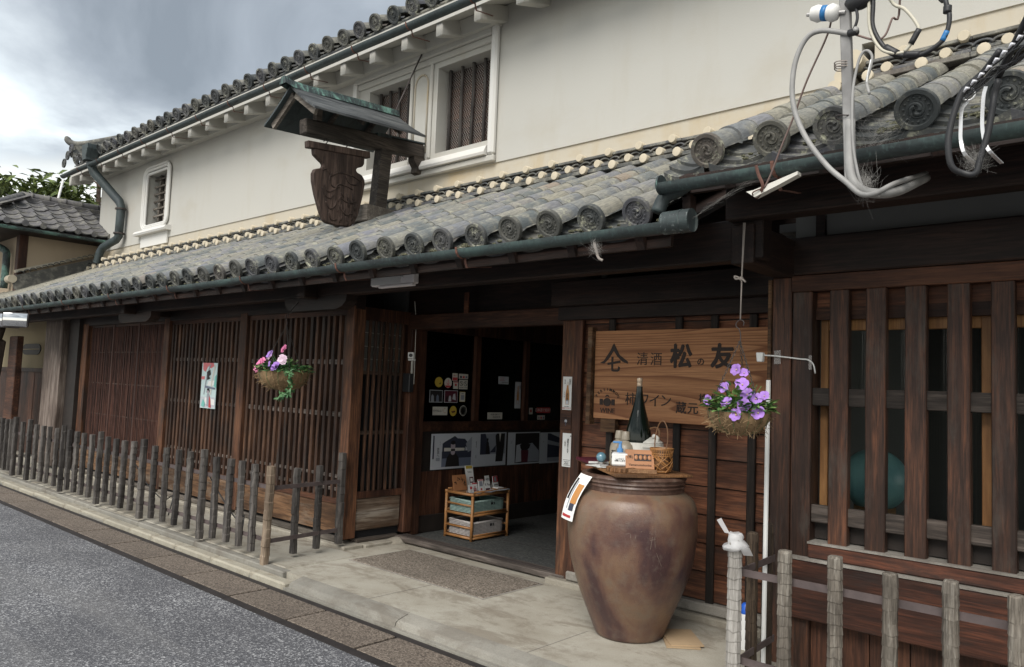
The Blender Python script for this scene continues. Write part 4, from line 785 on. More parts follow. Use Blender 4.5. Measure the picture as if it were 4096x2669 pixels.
for y, dz in pts:
    z = rp(y, 0).z + dz + .01; vs += [(KX - .055, y, z - .035), (KX - .03, y, z + .035), (KX + .03, y, z + .035), (KX + .055, y, z - .035)]
mb.add(vs, [(i * 4 + j, i * 4 + j + 1, i * 4 + j + 5, i * 4 + j + 4) for i in range(5) for j in range(3)] + [(0, 1, 2, 3), (23, 22, 21, 20)]); part('ridge_cap', mb, 'copper_green', kc)
part('king_strut', B(KX - .03, KX + .03, 4.0, 4.06, 3.93, 4.17), 'canopy_wood', kc)
part('stay_rod', MB().tube([(KX - .02, 5.3, 5.08), (KX, 4.93, 4.27)], .008, 6), 'iron', kc)
hs = thing('hanging_signboard', 'carved dark wooden jar-shaped board hanging from the little canopy beam', 'signboard', (KX, 4.28, 3.0))
bar = part('top_bar', MB().obox((KX, 3.925, 3.70), (KX, 4.64, 3.775), .07, .065), 'carved_wood', hs, bev=.005)
ol = [(3.99, 3.675), (4.0, 3.62), (4.055, 3.585), (4.10, 3.56), (4.11, 3.535), (4.09, 3.51), (4.02, 3.485), (4.0, 3.44), (4.005, 3.37), (4.04, 3.25), (4.105, 3.09), (4.15, 3.02), (4.18, 3.0), (4.30, 2.995), (4.45, 3.01), (4.50, 3.06), (4.54, 3.15), (4.58, 3.33), (4.60, 3.46), (4.595, 3.51), (4.56, 3.55), (4.50, 3.565), (4.485, 3.585), (4.50, 3.61), (4.56, 3.635), (4.58, 3.67), (4.58, 3.735)]
part('board', MB().prism(ol, lambda u, v, w: (w, u, v), KX - .028, KX + .028), 'carved_wood', hs, bev=.008)
mb = MB(); X = KX + .029
for c in ([(4.10, 3.49), (4.14, 3.51), (4.2, 3.46), (4.26, 3.5), (4.32, 3.515), (4.45, 3.51), (4.55, 3.48)], [(4.12, 3.36), (4.17, 3.30), (4.24, 3.33), (4.28, 3.39), (4.36, 3.40), (4.45, 3.38)], [(4.2, 3.49), (4.18, 3.42), (4.22, 3.36), (4.30, 3.37)], [(4.1, 3.33), (4.14, 3.26), (4.2, 3.24), (4.24, 3.29)], [(4.15, 3.2), (4.2, 3.14), (4.25, 3.17), (4.27, 3.23)], [(4.36, 3.5), (4.4, 3.44), (4.48, 3.43), (4.53, 3.47)], [(4.19, 3.1), (4.22, 3.04), (4.28, 3.05)], [(4.31, 3.32), (4.34, 3.26), (4.42, 3.24), (4.5, 3.27)], [(4.3, 3.2), (4.38, 3.12), (4.46, 3.14)]): mb.tube(cat_rom([(X, a, b) for a, b in c]), .008, 6)
for i in range(26):
    y, z = random.uniform(4.3, 4.52), random.uniform(3.05, 3.36); mb.tube([(X, y, z), (X, y + wob(.03), z - random.uniform(.03, .08))], .006, 5)
part('carving', mb, 'carved_wood', hs, True)
for y in (4.13, 4.36): part('hook', MB().tube(cat_rom([(KX, y, 3.735 + .1 * (y - 3.93)), (KX + .015, y + .012, 3.76 + .1 * (y - 3.93)), (KX, y + .005, 3.80 + .1 * (y - 3.93)), (KX - .015, y - .01, 3.76 + .1 * (y - 3.93))]), .005, 6), 'iron', hs)

# ------------------------------------------------------------------ painted shop sign on the clapboards
sg = thing('shop_signboard', 'wide wooden sake shop sign with black lettering mounted on the clapboards', 'signboard', (-2.78, 4.78, 1.28))
part('board', B(-3.44, -2.06, 4.775, 4.80, 1.655, 1.955), 'sign_wood', sg); part('board', B(-3.44, -2.06, 4.776, 4.80, 1.30, 1.654), 'sign_wood', sg)
for x in (-3.47, -2.05): part('batten', B(x - .02, x + .02, 4.74, 4.81, 1.25, 1.985), 'brown_board', sg, bev=.004)
part('foot_cleat', B(-3.38, -3.25, 4.785, 4.83, 1.2, 1.3), 'brown_board', sg)
F = lambda x, z: face((x, 4.7735, z), (1, 0, 0))
part('emblem_roof', MB().prism([(-.125, -.06), (-.09, -.045), (-.03, .035), (-.012, .075), (.0, .085), (.014, .06), (.05, -.0), (.125, -.05), (.125, -.066), (.075, -.05), (.03, -.012), (-.002, .03), (-.045, -.03), (-.085, -.066)], lambda u, v, w: (-3.268 + u, w, 1.775 + v), 4.7725, 4.7745), 'sign_ink', sg)
text('七', .12, 'sign_ink', sg, F(-3.266, 1.695), bold=.004); text('清', .1, 'sign_ink', sg, F(-3.02, 1.739)); text('酒', .1, 'sign_ink', sg, F(-2.905, 1.739))
text('の', .06, 'sign_ink', sg, F(-2.555, 1.725), bold=.001)
for k, (dx, dz) in enumerate(((0, 0), (-.006, .003), (.006, -.002), (.0, -.006), (.001, .006), (-.004, -.005))):
    for ch, x in (('松', -2.705), ('友', -2.395)): text(ch, .175, 'sign_ink', sg, face((x + dx, 4.7735 - .0003 * k, 1.755 + dz), (1, 0, 0)))
# persimmon mark
for i, ch in enumerate('PERSIMMON'):
    a = R_(152 - 15.5 * i); text(ch, .03, 'sign_ink', sg, F(-3.317 + .108 * math.cos(a), 1.425 + .09 * math.sin(a)) @ Matrix.Rotation(a - math.pi / 2, 4, 'Z'), bold=.0003)
for x0, x1 in ((-3.385, -3.355), (-3.279, -3.249)): part('persimmon_bar', B(x0, x1, 4.7725, 4.7745, 1.40, 1.445), 'sign_ink', sg)
part('persimmon_fruit', MB().prism([(.034 * math.cos(a) * 1.05, .031 * math.sin(a)) for a in [2 * math.pi * j / 20 for j in range(20)]], lambda u, v, w: (-3.317 + u, w, 1.422 + v), 4.7725, 4.7745), 'sign_ink', sg); part('persimmon_calyx', MB().prism([(-.02, .033), (0, .042), (.02, .033), (.01, .052), (-.01, .052)], lambda u, v, w: (-3.317 + u, w, 1.424 + v), 4.772, 4.774), 'sign_ink', sg)
text('WINE', .052, 'sign_ink', sg, F(-3.312, 1.357), bold=.0004)
for ch, x in zip('柿ワイン', (-3.11, -3.0, -2.91, -2.82)): text(ch, .1, 'sign_ink', sg, F(x, 1.447 + wob(.005)))
text('蔵', .085, 'sign_ink', sg, F(-2.697, 1.403), bold=.001); text('元', .085, 'sign_ink', sg, F(-2.607, 1.403), bold=.001); text('株式会社', .065, 'sign_ink', sg, F(-2.435, 1.475), bold=.0005); text('山本本家', .085, 'sign_ink', sg, F(-2.33, 1.372), bold=.002)

# ------------------------------------------------------------------ great clay jar
JX, JY = -2.70, 4.20
jar = thing('clay_jar', 'huge brown clay jar as tall as a table standing beside the doorway', 'jar', (JX, JY, 0))
prof = [(.0, .004), (.205, .004), (.217, .02), (.233, .06), (.258, .12), (.292, .2), (.326, .285), (.36, .385), (.387, .49), (.402, .62), (.405, .73), (.397, .80), (.375, .85), (.342, .878), (.322, .89), (.314, .896)]
pp = cat_rom([(a, b, 0) for a, b in prof[1:]], 4); 
body = part('body', MB().lathe([(0, .004)] + [(p.x, p.y) for p in pp], (JX, JY, 0), 56).jit(.006, 2.5), 'jar_clay', jar, True)
rim = [(.312, .89), (.319, .903), (.314, .914), (.323, .927), (.317, .938), (.327, .95), (.322, .962), (.331, .975), (.323, .99), (.303, .995), (.29, .985), (.28, .94), (.27, .7), (.0, .65)]
part('rim', MB().lathe(rim, (JX, JY, 0), 56), 'jar_rim', jar, True, ang=60)
# incised characters scratched on the jar
mb = MB()
def jp(a, z, off=.001):
    r = next((pp[i].x + (pp[i + 1].x - pp[i].x) * (z - pp[i].y) / max(1e-6, pp[i + 1].y - pp[i].y) for i in range(len(pp) - 1) if pp[i].y <= z <= pp[i + 1].y), .4) + off + .004
    return Vector((JX + r * math.cos(a), JY + r * math.sin(a), z))
A0 = R_(-42)
for seg in ([(0, .86), (.03, .82)], [(.06, .86), (.02, .80)], [(.0, .84), (.07, .845)], [(.01, .83), (.01, .79), (.06, .79), (.06, .83)], [(.03, .79), (.09, .77)], [(0, .75), (.08, .76)], [(.04, .76), (-.01, .69)], [(.02, .72), (.02, .685), (.07, .685), (.07, .72), (.02, .72)], [(0, .65), (.08, .66)], [(.03, .67), (.01, .60)], [(.06, .67), (.08, .61)], [(.1, .58), (.2, .5)], [(-.3, .80), (-.28, .66)], [(-.22, .82), (-.21, .66)], [(-.36, .74), (-.12, .76)], [(-.36, .68), (-.12, .70)]):
    mb.tube([jp(A0 + a, z, -.003) for a, z in seg], .0013, 4)
part('scratched_characters', mb, 'scratch', jar)
# flyer taped to the rim
def flyer(u, v): # hangs from the rim over the belly
    return Vector((-2.885, 3.895, .992)) + Vector((.1, -.02, -.014)) * u + Vector((-.085, -.075, -.275)) * v + Vector((-.01, -.025, 0)) * math.sin(v * math.pi) + Vector((0, -.008, 0)) * math.sin(u * math.pi)
mb = MB(); vs = [flyer(i / 4, j / 6) for j in range(7) for i in range(5)]; mb.add(vs, [(j * 5 + i, j * 5 + i + 1, j * 5 + i + 6, j * 5 + i + 5) for j in range(6) for i in range(4)])
fy = tag(part('flyer', mb, 'white_paper', None, True), 'white flyer with an orange bottle taped to the jar rim', 'flyer')
def patch(parent, f, u0, u1, v0, v1, mat, name='print', n=3, off=.002):
    mb = MB(); c = f(.5, .5); vs = []
    for j in range(n + 1):
        for i in range(n + 1):
            u = u0 + (u1 - u0) * i / n; v = v0 + (v1 - v0) * j / n; p = f(u, v); e1 = f(u + .01, v) - p; e2 = f(u, v + .01) - p; nn = e1.cross(e2).normalized(); nn = nn if nn.dot(Vector((0, 0, 1.5)) - p + Vector((p.x * -1, p.y * -1, 0)) * 0 - Vector((p.x, p.y, 0)) * 1) > 0 else -nn; vs.append(p + nn * off)
    mb.add(vs, [(j * (n + 1) + i, j * (n + 1) + i + 1, (j + 1) * (n + 1) + i + 1, (j + 1) * (n + 1) + i) for j in range(n) for i in range(n)]); return part(name, mb, mat, parent)
patch(fy, flyer, .48, .92, .2, .62, 'orange_print'); patch(fy, flyer, .5, .85, .62, .78, 'navy_print'); patch(fy, flyer, .08, .25, .1, .55, 'ink'); patch(fy, flyer, .3, .38, .15, .75, 'grey_print'); patch(fy, flyer, .1, .8, .88, .94, 'red_ink')
# plank top on the jar
tag(part('plank_lid', MB().prism([(-3.40, 4.52), (-2.585, 3.83), (-2.47, 3.955), (-2.33, 4.29), (-2.75, 4.56)], lambda u, v, w: (u, v, w), .998, 1.012), 'bark_wood', None, bev=.002), 'thin wooden planks laid as a table top over the jar mouth', 'planks')
ZT = 1.013
def sit(name, label, cat, mb, mat, smooth=True, **k): return part(name, mb, mat, None, smooth, label=label, cat=cat, **k)
bt = thing('sake_bottle', 'tall dark green sake bottle with a tan capsule on the jar top', 'bottle', (-2.767, 4.35, ZT))
bp = [(.0, ZT), (.082, ZT), (.085, ZT + .01), (.085, ZT + .18), (.082, ZT + .23), (.066, ZT + .30), (.046, ZT + .37), (.03, ZT + .44), (.022, ZT + .49), (.02, ZT + .52), (.02, ZT + .53)]
part('body', MB().lathe(bp, (-2.767, 4.35, 0), 28), 'bottle_glass', bt, True, ang=50); part('capsule', MB().lathe([(.0165, ZT + .528), (.0185, ZT + .53), (.0175, ZT + .545), (.0165, ZT + .555), (.019, ZT + .56), (.019, ZT + .58), (.017, ZT + .585), (0, ZT + .586)], (-2.767, 4.35, 0), 18), 'bottle_cap', bt, True, ang=50)
part('paper_label', MB().lathe([(.0865, ZT + .02), (.0865, ZT + .165)], (-2.767, 4.35, 0), 28), 'off_white', bt, True)
for x, y, sc, lab in ((-2.9, 4.33, 1.0, 'grey stoneware sake flask behind the soap dispenser'), (-2.81, 4.27, 1.0, 'grey stoneware sake flask with a cup lid beside the plaque')):
    f_ = thing('sake_flask', lab, 'flask', (x, y, ZT), 'stoneware sake flasks on the jar')
    part('body', MB().lathe([(0, 0), (.055, 0), (.06, .01), (.064, .06), (.063, .115), (.056, .145), (.038, .163), (.026, .17), (.025, .18)], (x, y, ZT), 24), 'stoneware', f_, True); part('cup_lid', MB().lathe([(.031, .18), (.031, .185), (.025, .23), (.023, .233), (0, .233)], (x, y, ZT), 20), 'stoneware', f_, True, ang=40)
    d = Vector((-x, -y, 0)).normalized(); sd_ = Vector((-d.y, d.x, 0))
    for k, ch in ((-.45, '酒'), (.3, '酒')):
        dd = (d * math.cos(k) + sd_ * math.sin(k)); text(ch, .055, 'ink', f_, face(Vector((x, y, ZT + .075)) + dd * .063, (-dd.y, dd.x, 0)), bold=.002)
tp = thing('lidded_pot', 'white glazed lidded pot with a bamboo handle behind the plaque', 'pot', (-2.69, 4.38, ZT))
part('body', MB().lathe([(0, 0), (.06, 0), (.068, .01), (.078, .06), (.082, .12), (.083, .135), (.087, .138), (.087, .145), (.082, .148), (.083, .153), (.083, .162), (.07, .17)], (-2.69, 4.38, ZT), 28), 'pot_glaze', tp, True, ang=50); part('lid', MB().lathe([(.082, .165), (.08, .172), (.055, .188), (.03, .2), (0, .204)], (-2.69, 4.38, ZT), 24), 'pot_glaze', tp, True)
for s_ in (-1, 1): part('lug', MB().tube(cat_rom([(-2.69 + s_ * .055, 4.37, ZT + .175), (-2.69 + s_ * .06, 4.365, ZT + .2), (-2.69 + s_ * .035, 4.36, ZT + .215), (-2.69 + s_ * .03, 4.36, ZT + .2)]), .011, 8), 'pot_glaze', tp, True)
part('handle', MB().tube(cat_rom([(-2.74, 4.37, ZT + .2), (-2.71, 4.375, ZT + .245), (-2.665, 4.38, ZT + .265), (-2.63, 4.38, ZT + .25), (-2.63, 4.38, ZT + .19)]), .0075, 8), 'bamboo_dark', tp, True)
part('blue_brush_line', MB().tube(cat_rom([(-2.76, 4.335, ZT + .125), (-2.745, 4.325, ZT + .1), (-2.72, 4.31, ZT + .075)]), .003, 5), 'pot_blue', tp)
# woven bamboo basket with a tall handle
bx, by = -2.505, 4.21
bb = thing('bamboo_basket', 'small woven bamboo vase basket with a tall loop handle on the jar', 'basket', (bx, by, ZT))
def br(z): return .052 + .022 * math.sin(min(1, z / .11) * 2.6) * .7 + .012 * (z > .1) * (z - .1) / .05
part('foot', MB().lathe([(0, .002), (.045, .002), (.05, .012), (.045, .016)], (bx, by, ZT), 20), 'bamboo', bb, True)
mb = MB()
for k in range(34):
    a0 = random.uniform(0, 6.28); sl_ = random.choice((-1, 1)) * random.uniform(.6, 1.6); z0 = random.uniform(.005, .05); pts = []
    for j in range(7): z = z0 + (.10 - z0) * j / 6; r = br(z) + wob(.002); pts.append((bx + r * math.cos(a0 + sl_ * j / 6), by + r * math.sin(a0 + sl_ * j / 6), ZT + z))
    mb.tube(pts, .0028, 4)
for z in (.105, .118, .145, .15): mb.tube([(bx + br(z) * math.cos(2 * math.pi * j / 24), by + br(z) * math.sin(2 * math.pi * j / 24), ZT + z) for j in range(24)], .0032, 5, closed=True)
for j in range(30): a = 2 * math.pi * j / 30; mb.tube([(bx + br(z) * math.cos(a), by + br(z) * math.sin(a), ZT + z) for z in (.1, .15)], .0025, 4)
part('weave', mb, 'bamboo', bb); part('lining', MB().lathe([(.038, .01), (.048, .05), (.046, .1), (.05, .14)], (bx, by, ZT), 16), 'bamboo_dark', bb, True)
part('handle', MB().tube(cat_rom([(bx - .045, by, ZT + .06), (bx - .05, by, ZT + .2), (bx - .03, by + .005, ZT + .29), (bx + .005, by, ZT + .32), (bx + .035, by, ZT + .27), (bx + .035, by, ZT + .17), (bx + .01, by - .04, ZT + .06)]), .0038, 6), 'bamboo_dark', bb, True)
# dispenser on a bark disc, plaque, small goods
bd = thing('bark_disc', 'round slice of wood with dark bark under the soap dispenser', 'wood slice', (-2.68, 4.03, ZT))
mb = MB().lathe([(0, .0), (.088, .0), (.092, .008), (.09, .028), (.0, .03)], (-2.68, 4.03, ZT), 30).jit(.006, 30); part('slice', mb, 'bark_wood', bd, True, ang=40)
for j in range(40): a = 2 * math.pi * j / 40; part('bark_ridge', MB().obox((-2.68 + .091 * math.cos(a), 4.03 + .091 * math.sin(a), ZT + .003), (-2.68 + .09 * math.cos(a), 4.03 + .09 * math.sin(a), ZT + .026), .008, .006, (math.cos(a), math.sin(a), 0)), 'bamboo_dark' if j % 2 else 'bark_wood', bd)
dx_, dy_, dz_ = -2.705, 4.05, ZT + .03
ds = thing('soap_dispenser', 'square bottle with a white label and blue pump on a wood slice', 'dispenser', (dx_, dy_, dz_))
MR = Matrix.Translation((dx_, dy_, dz_)) @ Matrix.Rotation(R_(32), 4, 'Z')
part('bottle', B(-.048, .048, -.024, .024, 0, .085).xf(MR), 'clear_bag', ds, bev=.006); part('label_sleeve', B(-.0485, .0485, -.026, .026, .008, .078).xf(MR), 'white_paper', ds, bev=.004)
part('collar', MB().lathe([(.02, .085), (.02, .105), (.012, .112), (.009, .14)], (0, 0, 0), 16).xf(MR), 'blue_plastic', ds, True, ang=40); part('pump_head', MB().box(-.045, .012, -.009, .009, .14, .152).xf(MR), 'blue_plastic', ds, bev=.003)
text('しょうどく\nお願いします', .011, 'ink', ds, MR @ face((.0, -.0275, .04), (1, 0, 0)))
pq = thing('wooden_plaque', 'tan plaque with carved relief leaning on a small wooden stand', 'plaque', (-2.57, 4.06, ZT))
MQ = Matrix.Translation((-2.572, 4.075, ZT + .012)) @ Matrix.Rotation(R_(40), 4, 'Z') @ Matrix.Rotation(R_(-24), 4, 'X') 
part('plate', B(-.088, .088, -.004, .004, 0.01, .135).xf(MQ), 'leather', pq, bev=.003); part('relief', B(-.035, .07, -.006, -.003, .062, .105).xf(MQ), 'iron', pq)
for k in range(4): part('relief_figure', MB().ball((-.022 + .027 * k, -.006, .084), .012, 8, 5, (1, .3, 1.3)).xf(MQ), 'leather', pq, True)
text('Yamamotohonke', .02, 'sign_ink', pq, MQ @ face((0, -.0052, .035), (1, 0, 0))); text('(株)', .022, 'sign_ink', pq, MQ @ face((-.06, -.0052, .085), (1, 0, 0)))
MS = Matrix.Translation((-2.565, 4.06, ZT)) @ Matrix.Rotation(R_(40), 4, 'Z'); part('stand', MB().box(-.11, .1, -.035, .03, 0, .014).box(-.11, .1, -.035, -.02, .014, .026).xf(MS), 'small_wood', pq, bev=.003)
cb_ = thing('crystal_ball', 'small clear glass ball beside the gold figurine', 'glass ball', (-3.03, 4.30, ZT + .03)); part('ball', MB().ball((-3.0, 4.27, ZT + .05), .034, 18, 12), 'crystal', cb_, True); part('foot', MB().lathe([(.018, .0), (.02, .018)], (-3.0, 4.27, ZT), 12), 'steel', cb_)
mb = MB().ball((-2.925, 4.33, ZT + .028), .032, 12, 8, (1, .8, .85)).ball((-2.93, 4.32, ZT + .07), .022, 12, 8, (1, .9, 1)).ball((-2.948, 4.315, ZT + .062), .012, 8, 6).ball((-2.914, 4.315, ZT + .09), .008, 6, 4).ball((-2.95, 4.325, ZT + .09), .008, 6, 4).ball((-2.905, 4.33, ZT + .03), .018, 8, 6).ball((-2.95, 4.31, ZT + .018), .014, 8, 6)
sit('gold_figurine', 'little gold seated figurine beside the sake flasks', 'figurine', mb, 'gold')
nb = thing('notebook', 'closed maroon book lying at the far end of the planks', 'book', (-3.12, 4.35, ZT)); MN = Matrix.Translation((-3.13, 4.36, ZT)) @ Matrix.Rotation(R_(-36), 4, 'Z'); part('cover', B(-.16, .12, -.075, .075, 0.0, .022).xf(MN), 'maroon', nb, bev=.003); part('pages', B(-.155, .122, -.072, .072, .004, .018).xf(MN), 'white_paper', nb)
lf_ = thing('leaflets', 'loose white leaflets held by a clip on the planks', 'leaflets', (-2.93, 4.17, ZT))
for i in range(3): part('sheet', B(-.09, .09, -.06, .06, .002 + .002 * i, .003 + .002 * i).xf(Matrix.Translation((-2.93 + .012 * i, 4.17 - .01 * i, ZT)) @ Matrix.Rotation(R_(-30 + 16 * i), 4, 'Z')), 'white_paper', lf_)
part('clip', B(-.028, .028, -.012, .012, .009, .022).xf(Matrix.Translation((-2.87, 4.12, ZT)) @ Matrix.Rotation(R_(30), 4, 'Z')), 'steel', lf_, bev=.004)
cbm = MB(); MC = Matrix.Translation((-2.42, 4.33, .002)) @ Matrix.Rotation(R_(-52), 4, 'Z'); 
cd = thing('cardboard_sheet', 'flattened cardboard lying on the pavement behind the jar foot', 'cardboard', (-2.42, 4.33, 0)); part('sheet', B(-.17, .17, -.1, .1, 0, .008).xf(MC), 'cardboard', cd); part('sheet', B(-.16, .15, -.09, .11, .0085, .016).xf(MC @ Matrix.Rotation(.1, 4, 'Z')), 'cardboard', cd)

# ------------------------------------------------------------------ hanging flower baskets
def chain(a, b, mat, parent, name='chain', link=.016, r=.0016):
    a = Vector(a); b = Vector(b); n = max(2, int((b - a).length / link)); d = (b - a).normalized(); u = d.orthogonal().normalized(); w = d.cross(u); mb = MB()
    for i in range(n):
        c = a + (b - a) * ((i + .5) / n); q = u if i % 2 else w; mb.tube([c + d * (link * .62 * math.cos(t)) + q * (link * .32 * math.sin(t)) for t in [2 * math.pi * j / 8 for j in range(8)]], r, 4, closed=True)
    return part(name, mb, mat, parent)
def bloom(c, nrm, r, mat, parent, ruffled=False):
    n = Vector(nrm).normalized(); u = n.orthogonal().normalized(); w = n.cross(u); c = Vector(c); mb = MB(); k = 30; vs = [c - n * r * .35]; rot = random.uniform(0, 6)
    for ring, (q, h) in enumerate(((.28, -.12), (.62, .06), (1.0, .1))):
        for j in range(k):
            a = 2 * math.pi * j / k; lob = 1 - (.16 if ring == 2 else .05) * (1 - abs(math.cos(2.5 * a))) ** 2; h2 = h + (.07 * math.sin(5 * a) + (.12 * math.sin(13 * a + ring) if ruffled else .03 * math.sin(9 * a))) * (ring == 2); vs.append(c + (u * math.cos(a + rot) + w * math.sin(a + rot)) * r * q * lob + n * r * h2)
    fs = [(0, 1 + j, 1 + (j + 1) % k) for j in range(k)] + [(1 + i * k + j, 1 + (i + 1) * k + j, 1 + (i + 1) * k + (j + 1) % k, 1 + i * k + (j + 1) % k) for i in range(2) for j in range(k)]
    o = part('flower', mb.add(vs, fs), mat, parent, True); part('throat', MB().ball(c - n * r * .12, r * .14, 6, 4), 'petal_eye', o, True)
    if ruffled:
        for s_ in (.72, .45): 
            m2 = MB(); vs = [c + n * r * .08 * 1] ; m2.add([c] + [c + (u * math.cos(2 * math.pi * j / k) + w * math.sin(2 * math.pi * j / k)) * r * s_ * (1 + .12 * math.sin(7 * j)) + n * r * (.3 * (1 - s_) + .14 + .1 * math.sin(j * 2.3)) for j in range(k)], [(0, 1 + j, 1 + (j + 1) % k) for j in range(k)]); part('petal_ruffle', m2, mat, o, True)
def leaf(mb, c, d, nrm, L, W):
    d = Vector(d).normalized(); s_ = d.cross(Vector(nrm)); s_ = s_.normalized() if s_.length > 1e-3 else d.orthogonal().normalized(); n = s_.cross(d); c = Vector(c)
    mb.add([c, c + d * L * .35 + s_ * W * .5 + n * L * .05, c + d * L * .35 - s_ * W * .5 + n * L * .05, c + d * L * .75 + s_ * W * .33 - n * L * .03, c + d * L * .75 - s_ * W * .33 - n * L * .03, c + d * L - n * L * .14, c + d * L * .35 - n * L * .02, c + d * L * .75 - n * L * .08], [(0, 1, 6), (0, 6, 2), (1, 3, 7, 6), (6, 7, 4, 2), (3, 5, 7), (7, 5, 4)])
def basket(label, x, y, zr, R, H, hook_z, leaves, fm, drape=False):
    t = thing('hanging_basket', label, 'flower basket', (x, y, zr - H), 'hanging flower baskets')
    mb = MB(); n = 40; m = 9; vs = []
    for i in range(m + 1):
        q = i / m; r = R * math.sin(q * math.pi / 2) ** .75
        for j in range(n):
            a = 2 * math.pi * j / n; rr_ = r * (1 + .035 * math.cos(12 * a)) + mnoise.noise(Vector((j * .5, i * .7, x))) * .008; vs.append((x + rr_ * math.cos(a), y + rr_ * math.sin(a), zr - H + H * q ** 1.6 + (wob(.008) if i == m else 0)))
    mb.add(vs, [(i * n + j, i * n + (j + 1) % n, (i + 1) * n + (j + 1) % n, (i + 1) * n + j) for i in range(m) for j in range(n)] + [tuple(range(n))[::-1]]); li = part('coir_liner', mb, 'coir', t, True)
    fb = MB()
    for k in range(420):
        a = random.uniform(0, 6.28); q = random.uniform(.25, 1.05); r = R * math.sin(min(1, q) * math.pi / 2) ** .75 + .003; c = Vector((x + r * math.cos(a), y + r * math.sin(a), zr - H + H * q ** 1.6)); d = Vector((wob(), wob(), wob(.7))).normalized(); o = Vector((math.cos(a), math.sin(a), 0)); L = random.uniform(.015, .045)
        fb.tube([c, c + d * L * .5 + o * .006, c + d * L + o * random.uniform(0, .014) + Vector((0, 0, -.006))], .0013, 3, False)
    part('coir_fibres', fb, 'coir', li, kind='stuff')
    part('soil', MB().lathe([(R * .95, zr - .02), (0, zr - .012)], (x, y, 0), 20), 'dark_panel', t)
    for j in range(12): a = 2 * math.pi * (j + .5) / 12; part('wire_rib', MB().tube([(x + (R * math.sin(q * math.pi / 2) ** .75 * .975 + .002) * math.cos(a), y + (R * math.sin(q * math.pi / 2) ** .75 * .975 + .002) * math.sin(a), zr - H + H * q ** 1.6) for q in (.1, .3, .5, .7, .85, 1)], .0018, 5), 'leaf_dark', t)
    part('wire_ring', MB().tube([(x + R * math.cos(2 * math.pi * j / 32), y + R * math.sin(2 * math.pi * j / 32), zr) for j in range(32)], .003, 6, closed=True), 'leaf_dark', t, True)
    for k in range(3): a = R_(100 + 120 * k); chain((x + R * math.cos(a), y + R * math.sin(a), zr), (x, y, hook_z), 'chain_metal', t)
    part('hook', MB().tube(cat_rom([(x, y, hook_z - .012), (x + .004, y, hook_z + .02), (x - .004, y, hook_z + .06), (x - .02, y, hook_z + .075), (x - .022, y, hook_z + .095), (x, y, hook_z + .112), (x + .02, y, hook_z + .1), (x + .018, y, hook_z + .08)]), .0028, 6), 'iron', t, True)
    lm = MB(); dm = MB()
    for k in range(leaves):
        a = random.uniform(0, 6.28); q = math.sqrt(random.random()); r = R * q * 1.05; z = zr + random.uniform(-.01, .02) + (.13 * (1 - q) + .03) * random.random() * (1.0 if not drape else .8); d = Vector((math.cos(a) * (.4 + q), math.sin(a) * (.4 + q), random.uniform(-.3, .9))); leaf(lm if random.random() < .75 else dm, (x + r * math.cos(a), y + r * math.sin(a), z), d, (wob(.4), wob(.4), 1), random.uniform(.03, .055), random.uniform(.02, .034))
    for k in range(30): a = random.uniform(0, 6.28); r = R * random.random() * .8; p0 = Vector((x + r * math.cos(a) * .4, y + r * math.sin(a) * .4, zr - .02)); p1 = Vector((x + r * math.cos(a), y + r * math.sin(a), zr + random.uniform(.04, .15))); lm.tube([p0, (p0 + p1) / 2 + Vector((0, 0, .02)), p1], .0022, 4, False)
    if drape:
        pts = cat_rom([(x + R * .7, y - .08, zr), (x + R * 1.15, y - .1, zr - .01), (x + R * 1.3, y - .1, zr - .12), (x + R * 1.1, y - .1, zr - .2), (x + R * .75, y - .1, zr - .19), (x + R * .5, y - .1, zr - .23)]); lm.tube(pts, .003, 4)
        for p in pts:
            for _ in range(3): leaf(lm, p, (wob(), wob(), wob() - .2), (wob(), -1, .4), .05, .02)
    part('foliage', lm, 'leaf_petunia' if not drape else 'leaf_dark', t); part('foliage', dm, 'leaf_dark' if not drape else 'leaf_petunia', t)
    for (u, z, mat, rr_, ruf) in fm: bloom((x + u[0], y + u[1], zr + z), (u[0] * 1.5 + wob(.3), -.8 + wob(.3), .35 + wob(.25)), rr_, mat, t, ruf)
    return t
bk = basket('coir basket of violet petunias hanging from a cord before the shop sign', -1.80, 3.78, 1.425, .155, .125, 1.79, 430,
       [((-.145, -.06), .05, 'petal_violet', .031, False), ((-.06, -.05), .12, 'petal_violet', .032, False), ((-.005, -.03), .215, 'petal_violet', .033, False), ((.035, -.02), .20, 'petal_violet', .028, False), ((.04, -.05), .14, 'petal_violet', .037, False), ((.01, -.02), .15, 'petal_violet', .024, False), ((.075, -.07), .09, 'petal_violet', .035, False), ((.115, -.05), .07, 'petal_violet', .033, False), ((.145, -.02), .085, 'petal_violet', .028, False), ((-.01, -.12), .045, 'petal_violet', .033, False), ((.085, -.12), .035, 'petal_violet', .036, False), ((.055, -.15), -.015, 'petal_violet', .034, False), ((.145, -.09), .0, 'petal_violet', .036, False)])
part('cord', MB().tube([(-1.80, 3.80, 2.42), (-1.802, 3.785, 1.905)], .004, 6), 'rope', bk, True); part('cord', MB().tube([(-1.792, 3.80, 2.42), (-1.80, 3.785, 2.1)], .003, 6), 'rope', bk); part('knot', MB().ball((-1.801, 3.785, 2.12), .012, 8, 6).tube(cat_rom([(-1.80, 3.785, 2.12), (-1.835, 3.78, 2.135), (-1.83, 3.78, 2.12), (-1.8, 3.785, 2.12), (-1.775, 3.78, 2.1)]), .005, 6), 'rope', bk, True)
